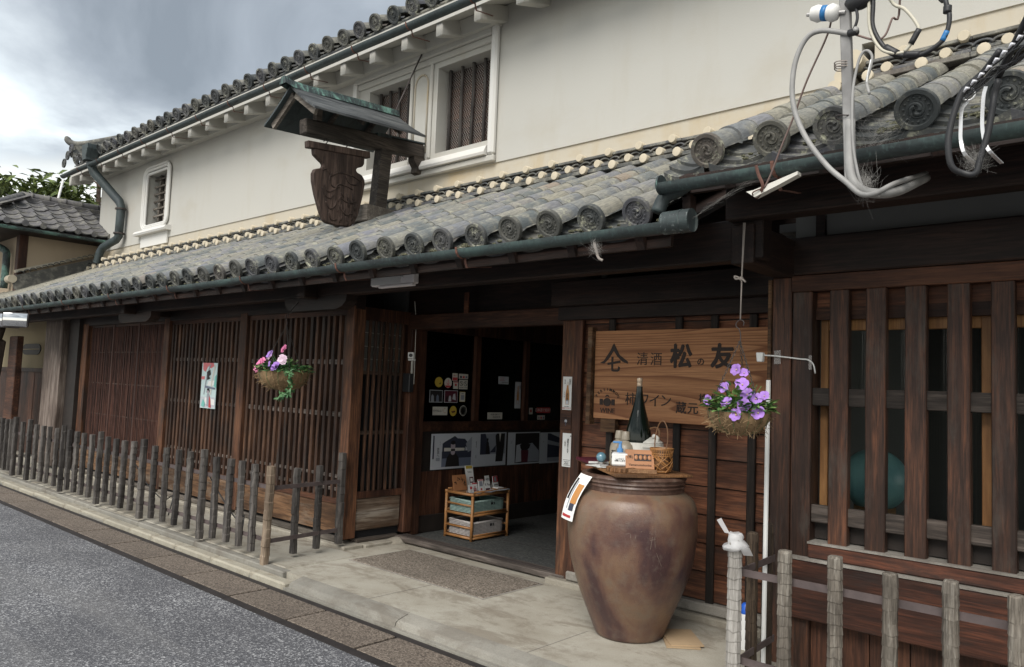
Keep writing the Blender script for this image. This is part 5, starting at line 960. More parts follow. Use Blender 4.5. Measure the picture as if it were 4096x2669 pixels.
b2 = basket('coir basket of pink and mauve flowers hanging before the slatted lattice', -6.1, 3.76, 1.565, .22, .17, 1.97, 420,
       [((-.2, -.12), .05, 'petal_pink', .078, True), ((-.25, -.0), .14, 'petal_pale', .04, True), ((-.12, -.08), .15, 'petal_violet', .042, False), ((.06, -.05), .2, 'petal_pink', .04, True), ((.16, -.12), .1, 'petal_pale', .05, True), ((.13, -.17), .04, 'petal_violet', .05, True), ((.02, -.16), .06, 'petal_violet', .03, False)], True)
part('cord', MB().tube([(-6.1, 3.9, 2.24), (-6.1, 3.765, 2.08)], .004, 6), 'chain_metal', b2)

# ------------------------------------------------------------------ flat printed things on the door post and lattice
def sheet(name, label, cat, P, W, H, xdir, mat='white_paper', th=.003, parts=(), group=None, bend=0.0, zdir=(0, 0, 1)):
    """P = centre; parts: (u0,u1,v0,v1,mat) rectangles, ('t', u, v, size, string, mat) text, in fractions of W,H from lower left"""
    mw = face(P, xdir, zdir); o = part(name, B(-W / 2, W / 2, -H / 2, H / 2, -th, 0), mat, None, mw=mw, label=label, cat=cat)
    if group: o['group'] = group
    k = 0
    for q in parts:
        if q[0] == 't': text(q[4], q[3], q[5], o, mw @ Matrix.Translation(((q[1] - .5) * W, (q[2] - .5) * H, .0035)), depth=.0003, line=q[6] if len(q) > 6 else 1.0)
        elif q[0] == 'p':
            k += 1; part('print', MB().add([((u - .5) * W, (v - .5) * H, .0006 + .00045 * k) for u, v in q[1]], [tuple(range(len(q[1])))]), q[2], o, mw=mw)
        else:
            k += 1; u0, u1, v0, v1, m = q; part('print', MB().quad(((u0 - .5) * W, (v0 - .5) * H, .0006 + .00045 * k), ((u1 - .5) * W, (v0 - .5) * H, .0006 + .00045 * k), ((u1 - .5) * W, (v1 - .5) * H, .0006 + .00045 * k), ((u0 - .5) * W, (v1 - .5) * H, .0006 + .00045 * k)), m, o, mw=mw)
    return o
def ell(cu, cv, ru, rv, n=18): return [(cu + ru * math.cos(2 * math.pi * j / n), cv + rv * math.sin(2 * math.pi * j / n)) for j in range(n)]
bott = lambda c, s_: [(c - .2 * s_, .16), (c + .2 * s_, .16), (c + .22 * s_, .3), (c + .2 * s_, .5), (c + .1 * s_, .68), (c + .09 * s_, .84), (c - .09 * s_, .84), (c - .1 * s_, .68), (c - .2 * s_, .5), (c - .22 * s_, .3)]
PX = (1, 0, 0); yp = 4.846
sheet('bottle_notice', 'tall white notice with an orange drink bottle at the top of the door post', 'notice', (-3.752, yp, 1.475), .088, .262, PX, 'white_plastic', parts=[('p', bott(.55, 1.0), 'orange_print'), (.38, .72, .17, .3, 'pale_print'), (.47, .63, .74, .85, 'off_white'), ('t', .82, .82, .017, '新\n商\n品\n！', 'ink', .8), ('t', .26, .84, .011, '飲\nむ\n点\n滴', 'ink', .8), ('t', .2, .45, .0085, 'ノ\nン\nア\nル\nコ\nー\nル\nで\nす', 'ink', .75), ('t', .55, .38, .026, '済\n甘\n酒', 'ink', .8), ('t', .5, .1, .009, '500ml 900円', 'ink'), ('t', .5, .045, .015, '試飲できます', 'red_ink')])
sheet('small_notice', 'small white card with a printed figure between the two door post notices', 'notice', (-3.753, yp - .003, 1.26), .062, .1, PX, 'white_plastic', parts=[('p', ell(.5, .45, .2, .13), 'grey_print'), (.42, .58, .1, .4, 'navy_print'), ('t', .5, .8, .008, '柿ワイン\n入荷\n試飲できます', 'ink')])
part('notice_panel', B(-3.808, -3.70, 4.842, 4.8465, 1.185, 1.335), 'rail_wood', house, bev=.002)
sheet('lees_notice', 'white notice listing sake lees at the bottom of the door post', 'notice', (-3.735, yp, 1.03), .092, .262, PX, 'white_plastic', parts=[('t', .6, .62, .021, '酒\n粕\nあ\nり\nま\nす', 'ink', .9), ('t', .3, .68, .012, '(\n無\n添\n加\n)', 'ink', .9), ('t', .88, .92, .012, '新', 'ink'), (.12, .88, .04, .05, 'ink'), (.12, .88, .2, .21, 'ink'), ('t', .5, .15, .014, '1kg入り', 'ink'), ('t', .5, .085, .014, '¥700円', 'ink')])
sheet('cloth_poster', 'narrow watercolour poster of a figure under red maples on the lattice', 'poster', (-8.51, 4.282, 1.39), .36, .52, PX, 'cloth_poster', parts=[(.02, .98, .02, .25, 'pale_print'), ('p', [(.08, .84), (.05, 1), (.75, 1), (.8, .93), (.6, .88), (.4, .93), (.25, .8)], 'pink_print'), ('p', [(.0, .63), (.0, .7), (.22, .7), (.2, .63)], 'pink_print'), ('p', [(.3, .1), (.95, .08), (.95, .2), (.3, .24)], 'white_paper'), ('p', [(.4, .5), (.95, .5), (.95, .62), (.5, .6)], 'white_paper'), ('p', [(.62, .3), (.7, .3), (.78, .7), (.9, .95), (.82, .95), (.7, .72)], 'off_white'), ('p', [(.2, .3), (.25, .3), (.4, .75), (.6, .98), (.5, .95), (.32, .7)], 'grey_print'), ('p', [(.35, .8), (.55, .85), (.62, .75), (.5, .7), (.6, .66), (.4, .62)], 'ink'), ('p', [(.85, .5), (1, .45), (1, .75), (.9, .7)], 'teal_print'), ('p', [(.6, .02), (.75, .02), (.7, .2), (.58, .3)], 'red_print'), ('p', [(.46, .05), (.6, .05), (.6, .3), (.5, .34), (.44, .3)], 'grey_print'), ('p', ell(.52, .37, .07, .045), 'skin_print'), ('p', [(.42, .32), (.44, .43), (.56, .44), (.62, .36), (.58, .42), (.48, .4)], 'ink'), ('p', [(.1, .05), (.3, .02), (.35, .12), (.2, .2)], 'teal_print'), ('p', [(.3, .45), (.95, .42), (.95, .46), (.3, .5)], 'mid_blue_print')])
# posters on the passage wall (faces +X)
PY = (0, 1, 0); xp = XS + .004
sheet('photo_poster', 'blue toned poster of a person photographing before a tiled temple roof', 'poster', (xp, 5.585, .825), .59, .36, PY, 'pale_print', parts=[(.25, .97, .06, .95, 'pale_print'), (.25, .97, .06, .3, 'mid_blue_print'), ('p', [(.26, .5), (.26, .72), (.33, .78), (.45, .86), (.55, .93), (.62, .86), (.8, .84), (.93, .66), (.86, .58), (.82, .62), (.82, .5)], 'navy_print'), ('p', [(.3, .5), (.3, .6), (.8, .58), (.8, .5)], 'off_white'), (.25, .97, .3, .5, 'navy_print'), ('p', [(.34, .06), (.37, .32), (.44, .44), (.58, .44), (.66, .3), (.68, .06)], 'ink'), ('p', ell(.51, .64, .055, .12), 'skin_print'), ('p', ell(.51, .74, .055, .06), 'ink'), ('p', ell(.51, .46, .05, .07), 'skin_print'), ('p', [(.46, .5), (.56, .5), (.56, .56), (.46, .56)], 'ink'), ('p', [(.82, .7), (.97, .9), (.97, .5), (.88, .45)], 'grey_print'), (.03, .06, .3, .95, 'navy_print'), ('t', .16, .47, .036, '奈\n良\nへ', 'ink', .9), ('t', .2, .74, .012, '一\n期\n一\n会', 'grey_print', .9), (.11, .2, .24, .33, 'grey_print')])
sheet('photo_poster', 'blue toned poster of dark suited walkers in a snowy lane', 'poster', (xp, 6.145, .825), .53, .36, PY, 'pale_print', parts=[(.22, .98, .03, .97, 'grey_print'), (.22, .98, .03, .35, 'pale_print'), ('p', [(.22, .35), (.22, .97), (.36, .97), (.5, .55), (.52, .35)], 'navy_print'), ('p', [(.38, .36), (.4, .7), (.43, .76), (.47, .7), (.5, .36)], 'ink'), ('p', ell(.43, .79, .025, .05), 'ink'), ('p', [(.68, .12), (.7, .5), (.66, .9), (.7, .97), (.95, .97), (.94, .6), (.9, .12)], 'ink'), ('p', [(.5, .4), (.68, .62), (.68, .4)], 'navy_print'), ('p', [(.77, .97), (.8, .7), (.83, .97)], 'off_white'), ('t', .1, .66, .014, '上\n質\nな\n大\n人\nへ', 'ink', .9), ('t', .1, .3, .01, '奈良\n町屋\n酒蔵\n小径', 'grey_print', .9)])
sheet('photo_poster', 'dark poster of a stone lantern shaped sign beside a pale wall', 'poster', (xp, 6.72, .82), .555, .36, PY, 'pale_print', parts=[(.22, .98, .04, .97, 'ink'), ('p', [(.24, .06), (.26, .6), (.4, .64), (.42, .08)], 'pale_print'), ('p', [(.6, .06), (.62, .62), (.75, .66), (.97, .4), (.97, .06)], 'grey_print'), ('p', [(.42, .06), (.4, .42), (.5, .46), (.64, .42), (.62, .06)], 'maroon'), ('p', [(.38, .5), (.36, .62), (.7, .62), (.66, .5), (.6, .44), (.44, .44)], 'ink'), ('t', .1, .7, .011, '静かな\n町家\n酒造り', 'grey_print')])
sheet('photo_poster', 'dark poster of an old shop front beside the door post', 'poster', (xp, 7.23, .81), .45, .36, PY, 'pale_print', parts=[(.3, .98, .05, .97, 'navy_print'), (.3, .98, .05, .18, 'grey_print'), ('p', [(.3, .62), (.3, .76), (.98, .6), (.98, .5)], 'grey_print'), ('p', [(.4, .97), (.98, .97), (.98, .75)], 'pale_print'), ('t', .13, .7, .011, '酒蔵の\n四季', 'grey_print')])
# stickers and cards on the office glass
xg = XS - .034
def stick(n_, lab, cat, y, z, w, h, mat, parts=()): sheet(n_, lab, cat, (xg, y, z), w, h, PY, mat, .001, parts, 'stickers on the office glass')
def rnd_stick(n_, lab, cat, y, z, w, h, mat, parts=()):
    mw = face((xg, y, z), PY); o = part(n_, MB().prism([(w / 2 * math.cos(2 * math.pi * j / 24), h / 2 * math.sin(2 * math.pi * j / 24)) for j in range(24)], lambda u, v, w_: (u, v, w_), -.001, 0), mat, None, mw=mw, label=lab, cat=cat); o['group'] = 'stickers on the office glass'
    for q in parts:
        if q[0] == 't': text(q[4], q[3], q[5], o, mw @ Matrix.Translation((q[1] * w, q[2] * h, .0025)), depth=.0003)
        else: part('print', MB().add([(u * w, v * h, .001) for u, v in q[1]], [tuple(range(len(q[1])))]), q[2], o, mw=mw)
rnd_stick('round_sticker', 'yellow round sticker with a black stroke high on the office glass', 'sticker', 5.39, 1.53, .11, .105, 'yellow_print', [('p', [(.0, -.2), (.3, -.2), (.2, -.1), (.25, .05), (.1, -.1)], 'ink')])
rnd_stick('round_sticker', 'white round sticker with red base and drawn plant on the glass', 'sticker', 5.52, 1.525, .105, .105, 'off_white', [('p', [(-.42, -.25), (.42, -.25), (.25, -.45), (-.25, -.45)], 'red_print'), ('p', [(-.03, -.2), (.03, -.2), (.05, .3), (0, .38), (-.05, .3)], 'pink_print'), ('p', [(-.3, .1), (-.05, -.2), (-.02, -.1)], 'pink_print'), ('p', [(.3, .1), (.05, -.2), (.02, -.1)], 'pink_print')])
stick('payment_sticker', 'small white and red payment sticker above another on the glass', 'sticker', 5.615, 1.59, .075, .078, 'off_white', [(.05, .95, .05, .45, 'red_print'), ('t', .5, .7, .022, 'd払い', 'red_ink')])
stick('payment_sticker', 'small white sticker with red bar beside the no smoking sign', 'sticker', 5.63, 1.505, .072, .078, 'off_white', [(.05, .95, .85, .97, 'red_print'), (.3, .7, .4, .7, 'red_print')])
stick('card_sticker', 'wide white card sticker with three coloured logos on the glass', 'sticker', 5.74, 1.60, .135, .052, 'off_white', [(.1, .32, .15, .6, 'navy_print'), (.4, .62, .15, .6, 'red_print'), (.7, .92, .15, .6, 'mid_blue_print')])
stick('no_smoking_sign', 'square sign with two crossed cigarettes on the office glass', 'sign', 5.742, 1.515, .128, .098, 'off_white', [('p', ell(.27, .6, .2, .27), 'ink'), ('p', ell(.27, .6, .17, .22), 'off_white'), ('p', ell(.75, .6, .2, .27), 'ink'), ('p', ell(.75, .6, .17, .22), 'off_white'), ('p', [(.13, .75), (.17, .8), (.42, .45), (.38, .4)], 'ink'), ('p', [(.61, .75), (.65, .8), (.9, .45), (.86, .4)], 'ink'), ('t', .5, .16, .014, 'SMOKING  VAPING', 'ink')])
stick('snapshot', 'dark snapshot of two pale figures at the edge of the glass', 'photo', 5.36, 1.385, .18, .125, 'pale_print', [(.03, .97, .04, .96, 'ink'), ('p', [(.12, .05), (.12, .5), (.2, .66), (.32, .5), (.34, .05)], 'grey_print'), ('p', [(.5, .05), (.52, .5), (.6, .65), (.7, .5), (.72, .05)], 'mid_blue_print')])
stick('snapshot', 'snapshot of white clad people among red cloth on the glass', 'photo', 5.57, 1.385, .19, .128, 'pale_print', [(.03, .97, .04, .96, 'maroon'), ('p', [(.3, .1), (.34, .5), (.42, .6), (.5, .45), (.52, .1)], 'pale_print'), ('p', [(.6, .3), (.66, .7), (.8, .75), (.86, .2)], 'pale_print'), ('p', [(.1, .1), (.15, .6), (.26, .5), (.24, .1)], 'ink')])
stick('code_card', 'cream card with a dark grey square beside the snapshots', 'card', 5.735, 1.385, .082, .105, 'yellow_print', [(.03, .97, .03, .97, 'off_white'), (.2, .8, .2, .68, 'grey_print'), (.3, .7, .8, .84, 'ink')])
stick('drawing_card', 'cream card with handwriting and a drawn head low on the glass', 'card', 5.425, 1.235, .205, .085, 'off_white', [('t', .36, .5, .03, 'せやねん！', 'ink'), ('p', ell(.83, .55, .1, .32), 'orange_print'), ('p', ell(.83, .55, .085, .27), 'off_white')])
rnd_stick('round_sticker', 'ochre round sticker low on the office glass', 'sticker', 5.61, 1.235, .1, .105, 'yellow_print', [('p', [(-.3, -.05), (.25, .05), (.3, -.1), (-.1, -.2)], 'maroon')])
rnd_stick('round_sticker', 'white round sticker with bold black ring and characters', 'sticker', 5.755, 1.24, .105, .11, 'off_white', [('p', [(u, v) for u, v in ell(0, 0, .44, .44)], 'ink'), ('p', [(u, v) for u, v in ell(0, 0, .38, .38)], 'off_white'), ('t', 0, .0, .04, '五條', 'ink')])
stick('price_card', 'white card with small red and black print on the middle pane', 'card', 6.37, 1.58, .17, .085, 'pale_print', [(.12, .6, .8, .84, 'red_ink'), (.12, .5, .62, .66, 'red_ink'), (.12, .62, .44, .48, 'red_ink'), (.3, .9, .2, .25, 'ink')])
stick('bottle_flyer', 'narrow flyer with an orange bottle hanging at the second mullion', 'flyer', 6.62, 1.42, .1, .3, 'pale_print', [('p', bott(.5, .9), 'orange_print'), (.35, .65, .17, .3, 'pale_print'), ('t', .8, .8, .016, '新\n商\n品', 'ink', .8)])
stick('name_card', 'white card with rows of small characters at the pane foot', 'card', 6.25, 1.185, .24, .075, 'off_white', [('t', .5, .68, .02, '一番 歴 五條 日 〇', 'ink'), ('t', .6, .3, .02, '柿 葉 寿司 酒', 'ink')])
stick('red_banner', 'red strip with white characters on the far pane', 'sticker', 7.09, 1.25, .25, .065, 'red_print', [('t', .5, .5, .045, '日本酒で乾杯！', 'white_paper')])
stick('payment_sticker', 'small white sticker with a red letter beside the red strip', 'sticker', 6.86, 1.24, .065, .075, 'off_white', [(.25, .75, .3, .75, 'red_print')])
stick('card_sticker', 'white logo strip below the red strip on the far pane', 'sticker', 7.05, 1.165, .14, .05, 'off_white', [(.1, .3, .2, .7, 'grey_print'), (.4, .6, .2, .7, 'red_print'), (.7, .9, .2, .7, 'mid_blue_print')])
sheet('wooden_tag', 'narrow wooden name tag under the door beam', 'tag', (-4.98, 4.895, 2.255), .055, .19, PX, 'red_board', .01, [('t', .5, .7, .03, '山\n本', 'ink', .9)])
# ------------------------------------------------------------------ cane shelf with baskets
sx0, sx1, sy0, sy1 = -5.56, -5.2, 5.31, 5.81
sh = thing('cane_shelf', 'three tier amber cane shelf inside the doorway', 'shelf', (-5.38, 5.56, .03))
for x in (sx0, sx1):
    for y in (sy0, sy1): part('leg', MB().tube([(x, y, .03), (x, y, .2), (x, y, .475)], [.015, .0145, .015], 10), 'rattan', sh, True); part('joint_wrap', MB().tube([(x, y, .455), (x, y, .482)], .0185, 10), 'rattan', sh, True)
for z, r in ((.055, .013), (.27, .013), (.465, .014)):
    for x in (sx0, sx1): part('rail', MB().tube([(x, sy0, z), (x, sy1, z)], r, 8), 'rattan', sh, True); part('rail', MB().tube([(x, sy0 + .02, z + .024), (x, sy1 - .02, z + .024)], r * .7, 8), 'rattan', sh, True)
    for y in (sy0, sy1): part('rail', MB().tube([(sx0, y, z), (sx1, y, z)], r, 8), 'rattan', sh, True)
    part('shelf_board', B(sx0, sx1, sy0, sy1, z + .004, z + .012), 'bamboo_dark' if z < .4 else 'small_wood', sh)
for z in (.15, .36):
    for x in (sx0, sx1): 
        if x == sx0: part('rail', MB().tube([(x, sy0, z), (x, sy1, z)], .01, 8), 'rattan', sh, True)
    for y in (sy0, sy1): part('rail', MB().tube([(sx0, y, z), (sx1, y, z)], .01, 8), 'rattan', sh, True)
def wicker(label, z0, h, mat, x0, x1, y0, y1):
    t = thing('wicker_basket', label, 'basket', ((x0 + x1) / 2, (y0 + y1) / 2, z0)); core = MB().box(x0 + .008, x1 - .008, y0 + .008, y1 - .008, z0, z0 + .006)
    for a in ((x0 + .004, x0 + .008, y0, y1), (x1 - .008, x1 - .004, y0, y1), (x0, x1, y0 + .004, y0 + .008), (x0, x1, y1 - .008, y1 - .004)): core.box(*a, z0, z0 + h)
    part('shell', core, 'mint_shade' if 'mint' in mat else 'white_shade', t); n = int(h / .0125); per = [(x0, y0), (x1, y0), (x1, y1), (x0, y1)]; wv = MB()
    for k in range(n):
        z = z0 + .006 + k * .0125; pts = []
        for i in range(4):
            a = Vector((*per[i], 0)); b = Vector((*per[(i + 1) % 4], 0)); m = max(4, int((b - a).length / .024)); nn = Vector(((b - a).y, -(b - a).x, 0)).normalized()
            for j in range(m): p = a + (b - a) * (j / m); pts.append(p + nn * (.005 if j % 2 else -.003) + Vector((0, 0, z)))
        wv.tube(pts, .0045, 4, closed=True)
    part('weave', wv, mat, t, True); part('rim', MB().tube([(x0, y0, z0 + h), (x1, y0, z0 + h), (x1, y1, z0 + h), (x0, y1, z0 + h)], .009, 8, closed=True), mat, t, True)
    part('handle_slot', B(x1 + .001, x1 + .006, (y0 + y1) / 2 + .03, (y0 + y1) / 2 + .08, z0 + h * .62, z0 + h * .82), 'black_void', t)
wicker('mint green wicker basket on the middle tier of the cane shelf', .285, .115, 'mint_wicker', -5.53, -5.205, 5.33, 5.75)
wicker('off white wicker basket on the bottom tier of the cane shelf', .07, .13, 'white_wicker', -5.53, -5.205, 5.33, 5.745)
zt = .482
def card(name, label, cat, x, y, w, h, mat, parts=(), yaw=0, tilt=-12):
    mw = Matrix.Translation((x, y, zt + .001)) @ Matrix.Rotation(R_(90 + yaw), 4, 'Z') @ Matrix.Rotation(R_(tilt), 4, 'X'); lm = mw @ Matrix.Rotation(math.pi / 2, 4, 'X') @ Matrix.Translation((0, h / 2, 0)); o = part(name, B(-w / 2, w / 2, -h / 2, h / 2, -.003, 0), mat, None, mw=lm, label=label, cat=cat, group='payment and price stands on the cane shelf'); k = 0
    part('strut', MB().add([(-w * .4, h * .3, -.004), (w * .4, h * .3, -.004), (w * .4, -h / 2 + .0, -.05), (-w * .4, -h / 2 + .0, -.05)], [(0, 1, 2, 3)]), mat, o, mw=lm)
    for q in parts:
        if q[0] == 't': text(q[4], q[3], q[5], o, lm @ Matrix.Translation(((q[1] - .5) * w, (q[2] - .5) * h, .002)), depth=.0002)
        else: k += 1; u0, u1, v0, v1, m = q; part('print', MB().quad(*[((u - .5) * w, (v - .5) * h, .0006 + .0003 * k) for u, v in ((u0, v0), (u1, v0), (u1, v1), (u0, v1))]), m, o, mw=lm)
    return o
pl_ = card('craft_panel', 'brown panel with an arc of pressed leaves standing on the shelf', 'panel', -5.42, 5.36, .185, .15, 'leather')
mb = MB()
for j in range(26):
    a = math.pi * (.05 + .9 * random.random()); r = .05 + .025 * random.random(); leaf(mb, (r * math.cos(a), -.045 + r * 1.25 * math.sin(a), .002), (math.cos(a), math.sin(a), 0), (0, 0, 1), .018, .01)
put('pressed_leaves', mb.mesh('pressed_leaves', 'sign_ink'), pl_, PM[pl_.name])
card('price_stand', 'tall white printed stand with a yellow top at the shelf back', 'stand', -5.45, 5.535, .11, .23, 'white_paper', [(.1, .9, .86, .99, 'yellow_print'), ('t', .5, .72, .02, 'PayPay', 'ink'), (.42, .9, .25, .5, 'maroon'), (.5, .82, .3, .45, 'white_paper')])
card('payment_card', 'small white card with a red square logo at the shelf edge', 'card', -5.25, 5.34, .065, .072, 'white_paper', [(.28, .72, .42, .8, 'red_print'), ('t', .5, .2, .012, 'd払い', 'ink')])
card('payment_card', 'white card with red headline and footer second on the shelf edge', 'card', -5.28, 5.42, .07, .085, 'white_paper', [(.02, .98, .84, .98, 'red_print'), ('t', .5, .55, .03, 'au', 'red_ink'), (.2, .8, .08, .38, 'red_print'), ('t', .5, .22, .018, 'PAY', 'white_paper')])
card('payment_card', 'white card with a grey square and red strip in the shelf middle', 'card', -5.26, 5.49, .075, .115, 'white_paper', [(.02, .98, .9, .98, 'red_print'), (.2, .8, .42, .86, 'grey_print'), (.35, .65, .1, .26, 'red_print')])
card('payment_card', 'white card lettered R Pay leaning beside the grey square card', 'card', -5.26, 5.58, .08, .092, 'white_paper', [('t', .5, .65, .032, 'R Pay', 'ink'), (.1, .9, .08, .26, 'maroon')])
card('payment_card', 'plain white card with a small logo behind the red headed one', 'card', -5.33, 5.66, .075, .135, 'white_paper', [('t', .5, .75, .022, 'PayPay', 'ink'), (.3, .7, .2, .5, 'pale_print')], 10)
card('payment_card', 'white card with a big red head and grey square nearest the tray', 'card', -5.3, 5.745, .095, .13, 'white_paper', [(.02, .98, .52, .99, 'red_print'), (.28, .72, .58, .92, 'grey_print'), (.12, .88, .3, .36, 'ink'), (.12, .88, .16, .2, 'ink')], 12)
tr = thing('card_tray', 'small brown wooden tray holding white cards on the shelf end', 'tray', (-5.25, 5.74, zt)); part('tray', B(-5.31, -5.205, 5.64, 5.8, zt, zt + .018), 'small_wood', tr, bev=.002); part('cards', B(-5.295, -5.22, 5.68, 5.76, zt + .018, zt + .026), 'white_paper', tr)
lfp = thing('leaflet_spread', 'glossy leaflets spread over the front edge of the shelf', 'leaflets', (-5.23, 5.55, zt))
for i in range(6): part('leaflet', B(-.05, .05, -.07, .07, 0, .0015).xf(Matrix.Translation((-5.225 + wob(.02), 5.40 + .065 * i, zt + .001 + .002 * i)) @ Matrix.Rotation(wob(.6), 4, 'Z')), random.choice(['grey_print', 'pale_print', 'maroon']), lfp)
# items in the office behind the glass
of = thing('office_printer', 'grey printer with raised tray behind the office glass', 'printer', (-6.2, 6.45, 1.0)); part('body', B(-6.4, -6.05, 6.3, 6.62, 1.05, 1.32), 'off_white', of, bev=.02); part('tray', MB().obox((-6.25, 6.2, 1.42), (-6.2, 6.5, 1.33), .24, .02), 'pale_print', of)
tag(part('office_desk', MB().box(-6.6, -5.97, 5.2, 8.4, .98, 1.03).box(-6.6, -6.55, 5.2, 5.25, .05, .98).box(-6.6, -6.55, 8.35, 8.4, .05, .98), 'dark_panel'), 'dark desk behind the office glass', 'desk')
# globe behind the reeded glass
gb = thing('glass_float', 'large teal ball standing behind the reeded window of the wing', 'ball', (-1.43, 4.78, .7)); part('ball', MB().ball((-1.43, 4.78, 1.05), .18, 26, 18), 'globe', gb, True); part('ring_stand', MB().lathe([(.1, .70), (.12, .70), (.11, .9), (.1, .9)], (-1.43, 4.78, 0), 20), 'small_wood', gb, True)
tag(part('window_table', MB().box(-1.84, -.2, 4.62, 5.3, .66, .70).box(-1.8, -1.75, 4.65, 4.7, .4, .66).box(-.3, -.25, 4.65, 4.7, .4, .66).box(-1.8, -1.75, 5.2, 5.25, .4, .66).box(-.3, -.25, 5.2, 5.25, .4, .66), 'small_wood'), 'low wooden table behind the reeded window', 'table')
# wall lamp, camera, small fittings
lp_ = thing('eave_lamp', 'white ribbed strip lamp fixed to the dark eave beam', 'lamp', (-4.5, 3.85, 2.24)); part('housing', B(-4.97, -4.45, 3.80, 3.859, 2.265, 2.35), 'lamp_white', lp_, bev=.008)
for i in range(9): part('diffuser_rib', B(-4.96, -4.6, 3.793, 3.80, 2.272 + .008 * i, 2.277 + .008 * i), 'white_plastic', lp_)
part('diffuser_skirt', B(-4.86, -4.45, 3.79, 3.83, 2.245, 2.264), 'lamp_white', lp_, bev=.004)
for x in (-4.93, -4.58): part('screw', MB().tube([(x, 3.786, 2.32), (x, 3.80, 2.32)], .009, 10), 'bright_steel', lp_)
cm = thing('security_camera', 'small white cube camera on the post left of the doorway', 'camera', (-5.72, 4.9, 1.77)); part('case', B(-.03, .03, -.028, .03, -.03, .03).xf(Matrix.Translation((-5.71, 4.9, 1.775)) @ Matrix.Rotation(R_(35), 4, 'Z')), 'white_plastic', cm, bev=.005); part('lens', MB().tube([(0, -.034, 0), (0, -.027, 0)], .018, 16).xf(Matrix.Translation((-5.71, 4.9, 1.775)) @ Matrix.Rotation(R_(35), 4, 'Z')), 'black_rubber', cm); part('base', B(-5.76, -5.69, 4.9, 4.94, 1.725, 1.742), 'white_plastic', cm, bev=.003); part('mount', B(-5.74, -5.72, 4.925, 4.937, 1.6, 1.73), 'off_white', cm); part('cable', MB().tube(cat_rom([(-5.69, 4.93, 1.5), (-5.68, 4.92, 1.56), (-5.685, 4.92, 1.9), (-5.69, 4.92, 2.1), (-5.70, 4.9, 2.3)]), .003, 5), 'off_white', cm)
tag(part('meter_box', B(-5.79, -5.69, 4.87, 4.93, 1.42, 1.6), 'black_rubber', None, bev=.006), 'small black box on the post below the camera', 'box')
sn = thing('door_sensor', 'white plastic sensor with a white wire taped across the pillar', 'sensor', (-1.95, 4.3, 1.7)); part('head', MB().prism([(-.022, .025), (.022, .025), (.018, -.03), (-.015, -.03)], lambda u, v, w: (-1.945 + u, w, 1.74 + v), 4.34, 4.375), 'white_plastic', sn, bev=.004); part('arm', MB().tube(cat_rom([(-1.93, 4.36, 1.75), (-1.85, 4.375, 1.745), (-1.72, 4.385, 1.73), (-1.675, 4.385, 1.725), (-1.65, 4.4, 1.70), (-1.645, 4.42, 1.65)]), .0045, 6), 'white_plastic', sn, True)
for x0, x1, z0, z1 in ((-1.875, -1.835, 1.70, 1.78), (-1.672, -1.655, 1.67, 1.75)): part('tape_strip', B(x0, x1, 4.388, 4.39, z0, z1), 'tape', sn)
sheet('paper_notice', 'small white printed notice taped beside the pillar near the post', 'notice', (-1.985, 4.79, .82), .12, .1, PX, 'white_paper', parts=[('t', .5, .75, .018, '台場売気種（一', 'ink'), (.3, .9, .45, .5, 'grey_print'), (.15, .9, .3, .34, 'grey_print'), (.15, .9, .15, .19, 'grey_print')])
lb = thing('letter_shelf', 'little red wooden box with a sloped lid beside the white pole', 'box', (-1.99, 4.8, .9)); part('box', B(-2.06, -1.92, 4.74, 4.83, .88, 1.06), 'red_board', lb, bev=.003); part('lid', MB().obox((-1.99, 4.72, 1.065), (-1.99, 4.84, 1.09), .2, .015), 'red_board', lb)
sb = thing('spray_bottle', 'white bottle with a blue cap behind the fence post', 'bottle', (-2.07, 4.55, 0)); part('body', MB().lathe([(0, 0), (.045, 0), (.048, .02), (.045, .16), (.035, .2), (.03, .21)], (-2.07, 4.5, 0), 18), 'white_plastic', sb, True, ang=40); part('cap', MB().lathe([(.034, .205), (.036, .21), (.034, .25), (.02, .265), (0, .266)], (-2.07, 4.5, 0), 18), 'bright_blue', sb, True, ang=40)

# ------------------------------------------------------------------ service mast and cables at the wing's eave
ms = thing('service_mast', 'grey steel cable mast with white insulators at the wing eave', 'mast', (-1.03, 3.1, 2.35))
part('mast', MB().obox((-1.03, 3.12, 2.37), (-1.075, 3.12, 3.6), .04, .03, (0, 1, 0)).obox((-1.052, 3.135, 2.37), (-1.097, 3.135, 3.6), .006, .03, (0, 1, 0)), 'galvanised', ms, bev=.003)
part('foot_pipe', MB().tube(cat_rom([(-1.035, 3.12, 2.62), (-1.03, 3.115, 2.42), (-1.0, 3.12, 2.34), (-.96, 3.2, 2.33), (-.93, 3.4, 2.38), (-.9, 3.7, 2.5)]), .02, 10), 'grey_cable', ms, True)
for z, x in ((3.085, -1.13), (3.34, -1.14)):
    ins = part('insulator', MB().lathe([(.012, -.06), (.028, -.055), (.036, -.03), (.03, -.01), (.03, .01), (.038, .03), (.03, .05), (.012, .058)], (0, 0, 0), 18, Matrix.Rotation(math.pi / 2, 4, 'Y')).xf(Matrix.Translation((x, 3.1, z)) @ Matrix.Rotation(.25, 4, 'Y')), 'porcelain', ms, True, ang=50); part('blue_band', MB().lathe([(.0315, -.011), (.0315, .011)], (0, 0, 0), 18, Matrix.Rotation(math.pi / 2, 4, 'Y')).xf(Matrix.Translation((x, 3.1, z)) @ Matrix.Rotation(.25, 4, 'Y')), 'blue_tape', ins, True); part('insulator_pin', MB().tube([(x - .075, 3.1, z + .015), (x + .08, 3.1, z - .02)], .008, 8), 'steel', ins)
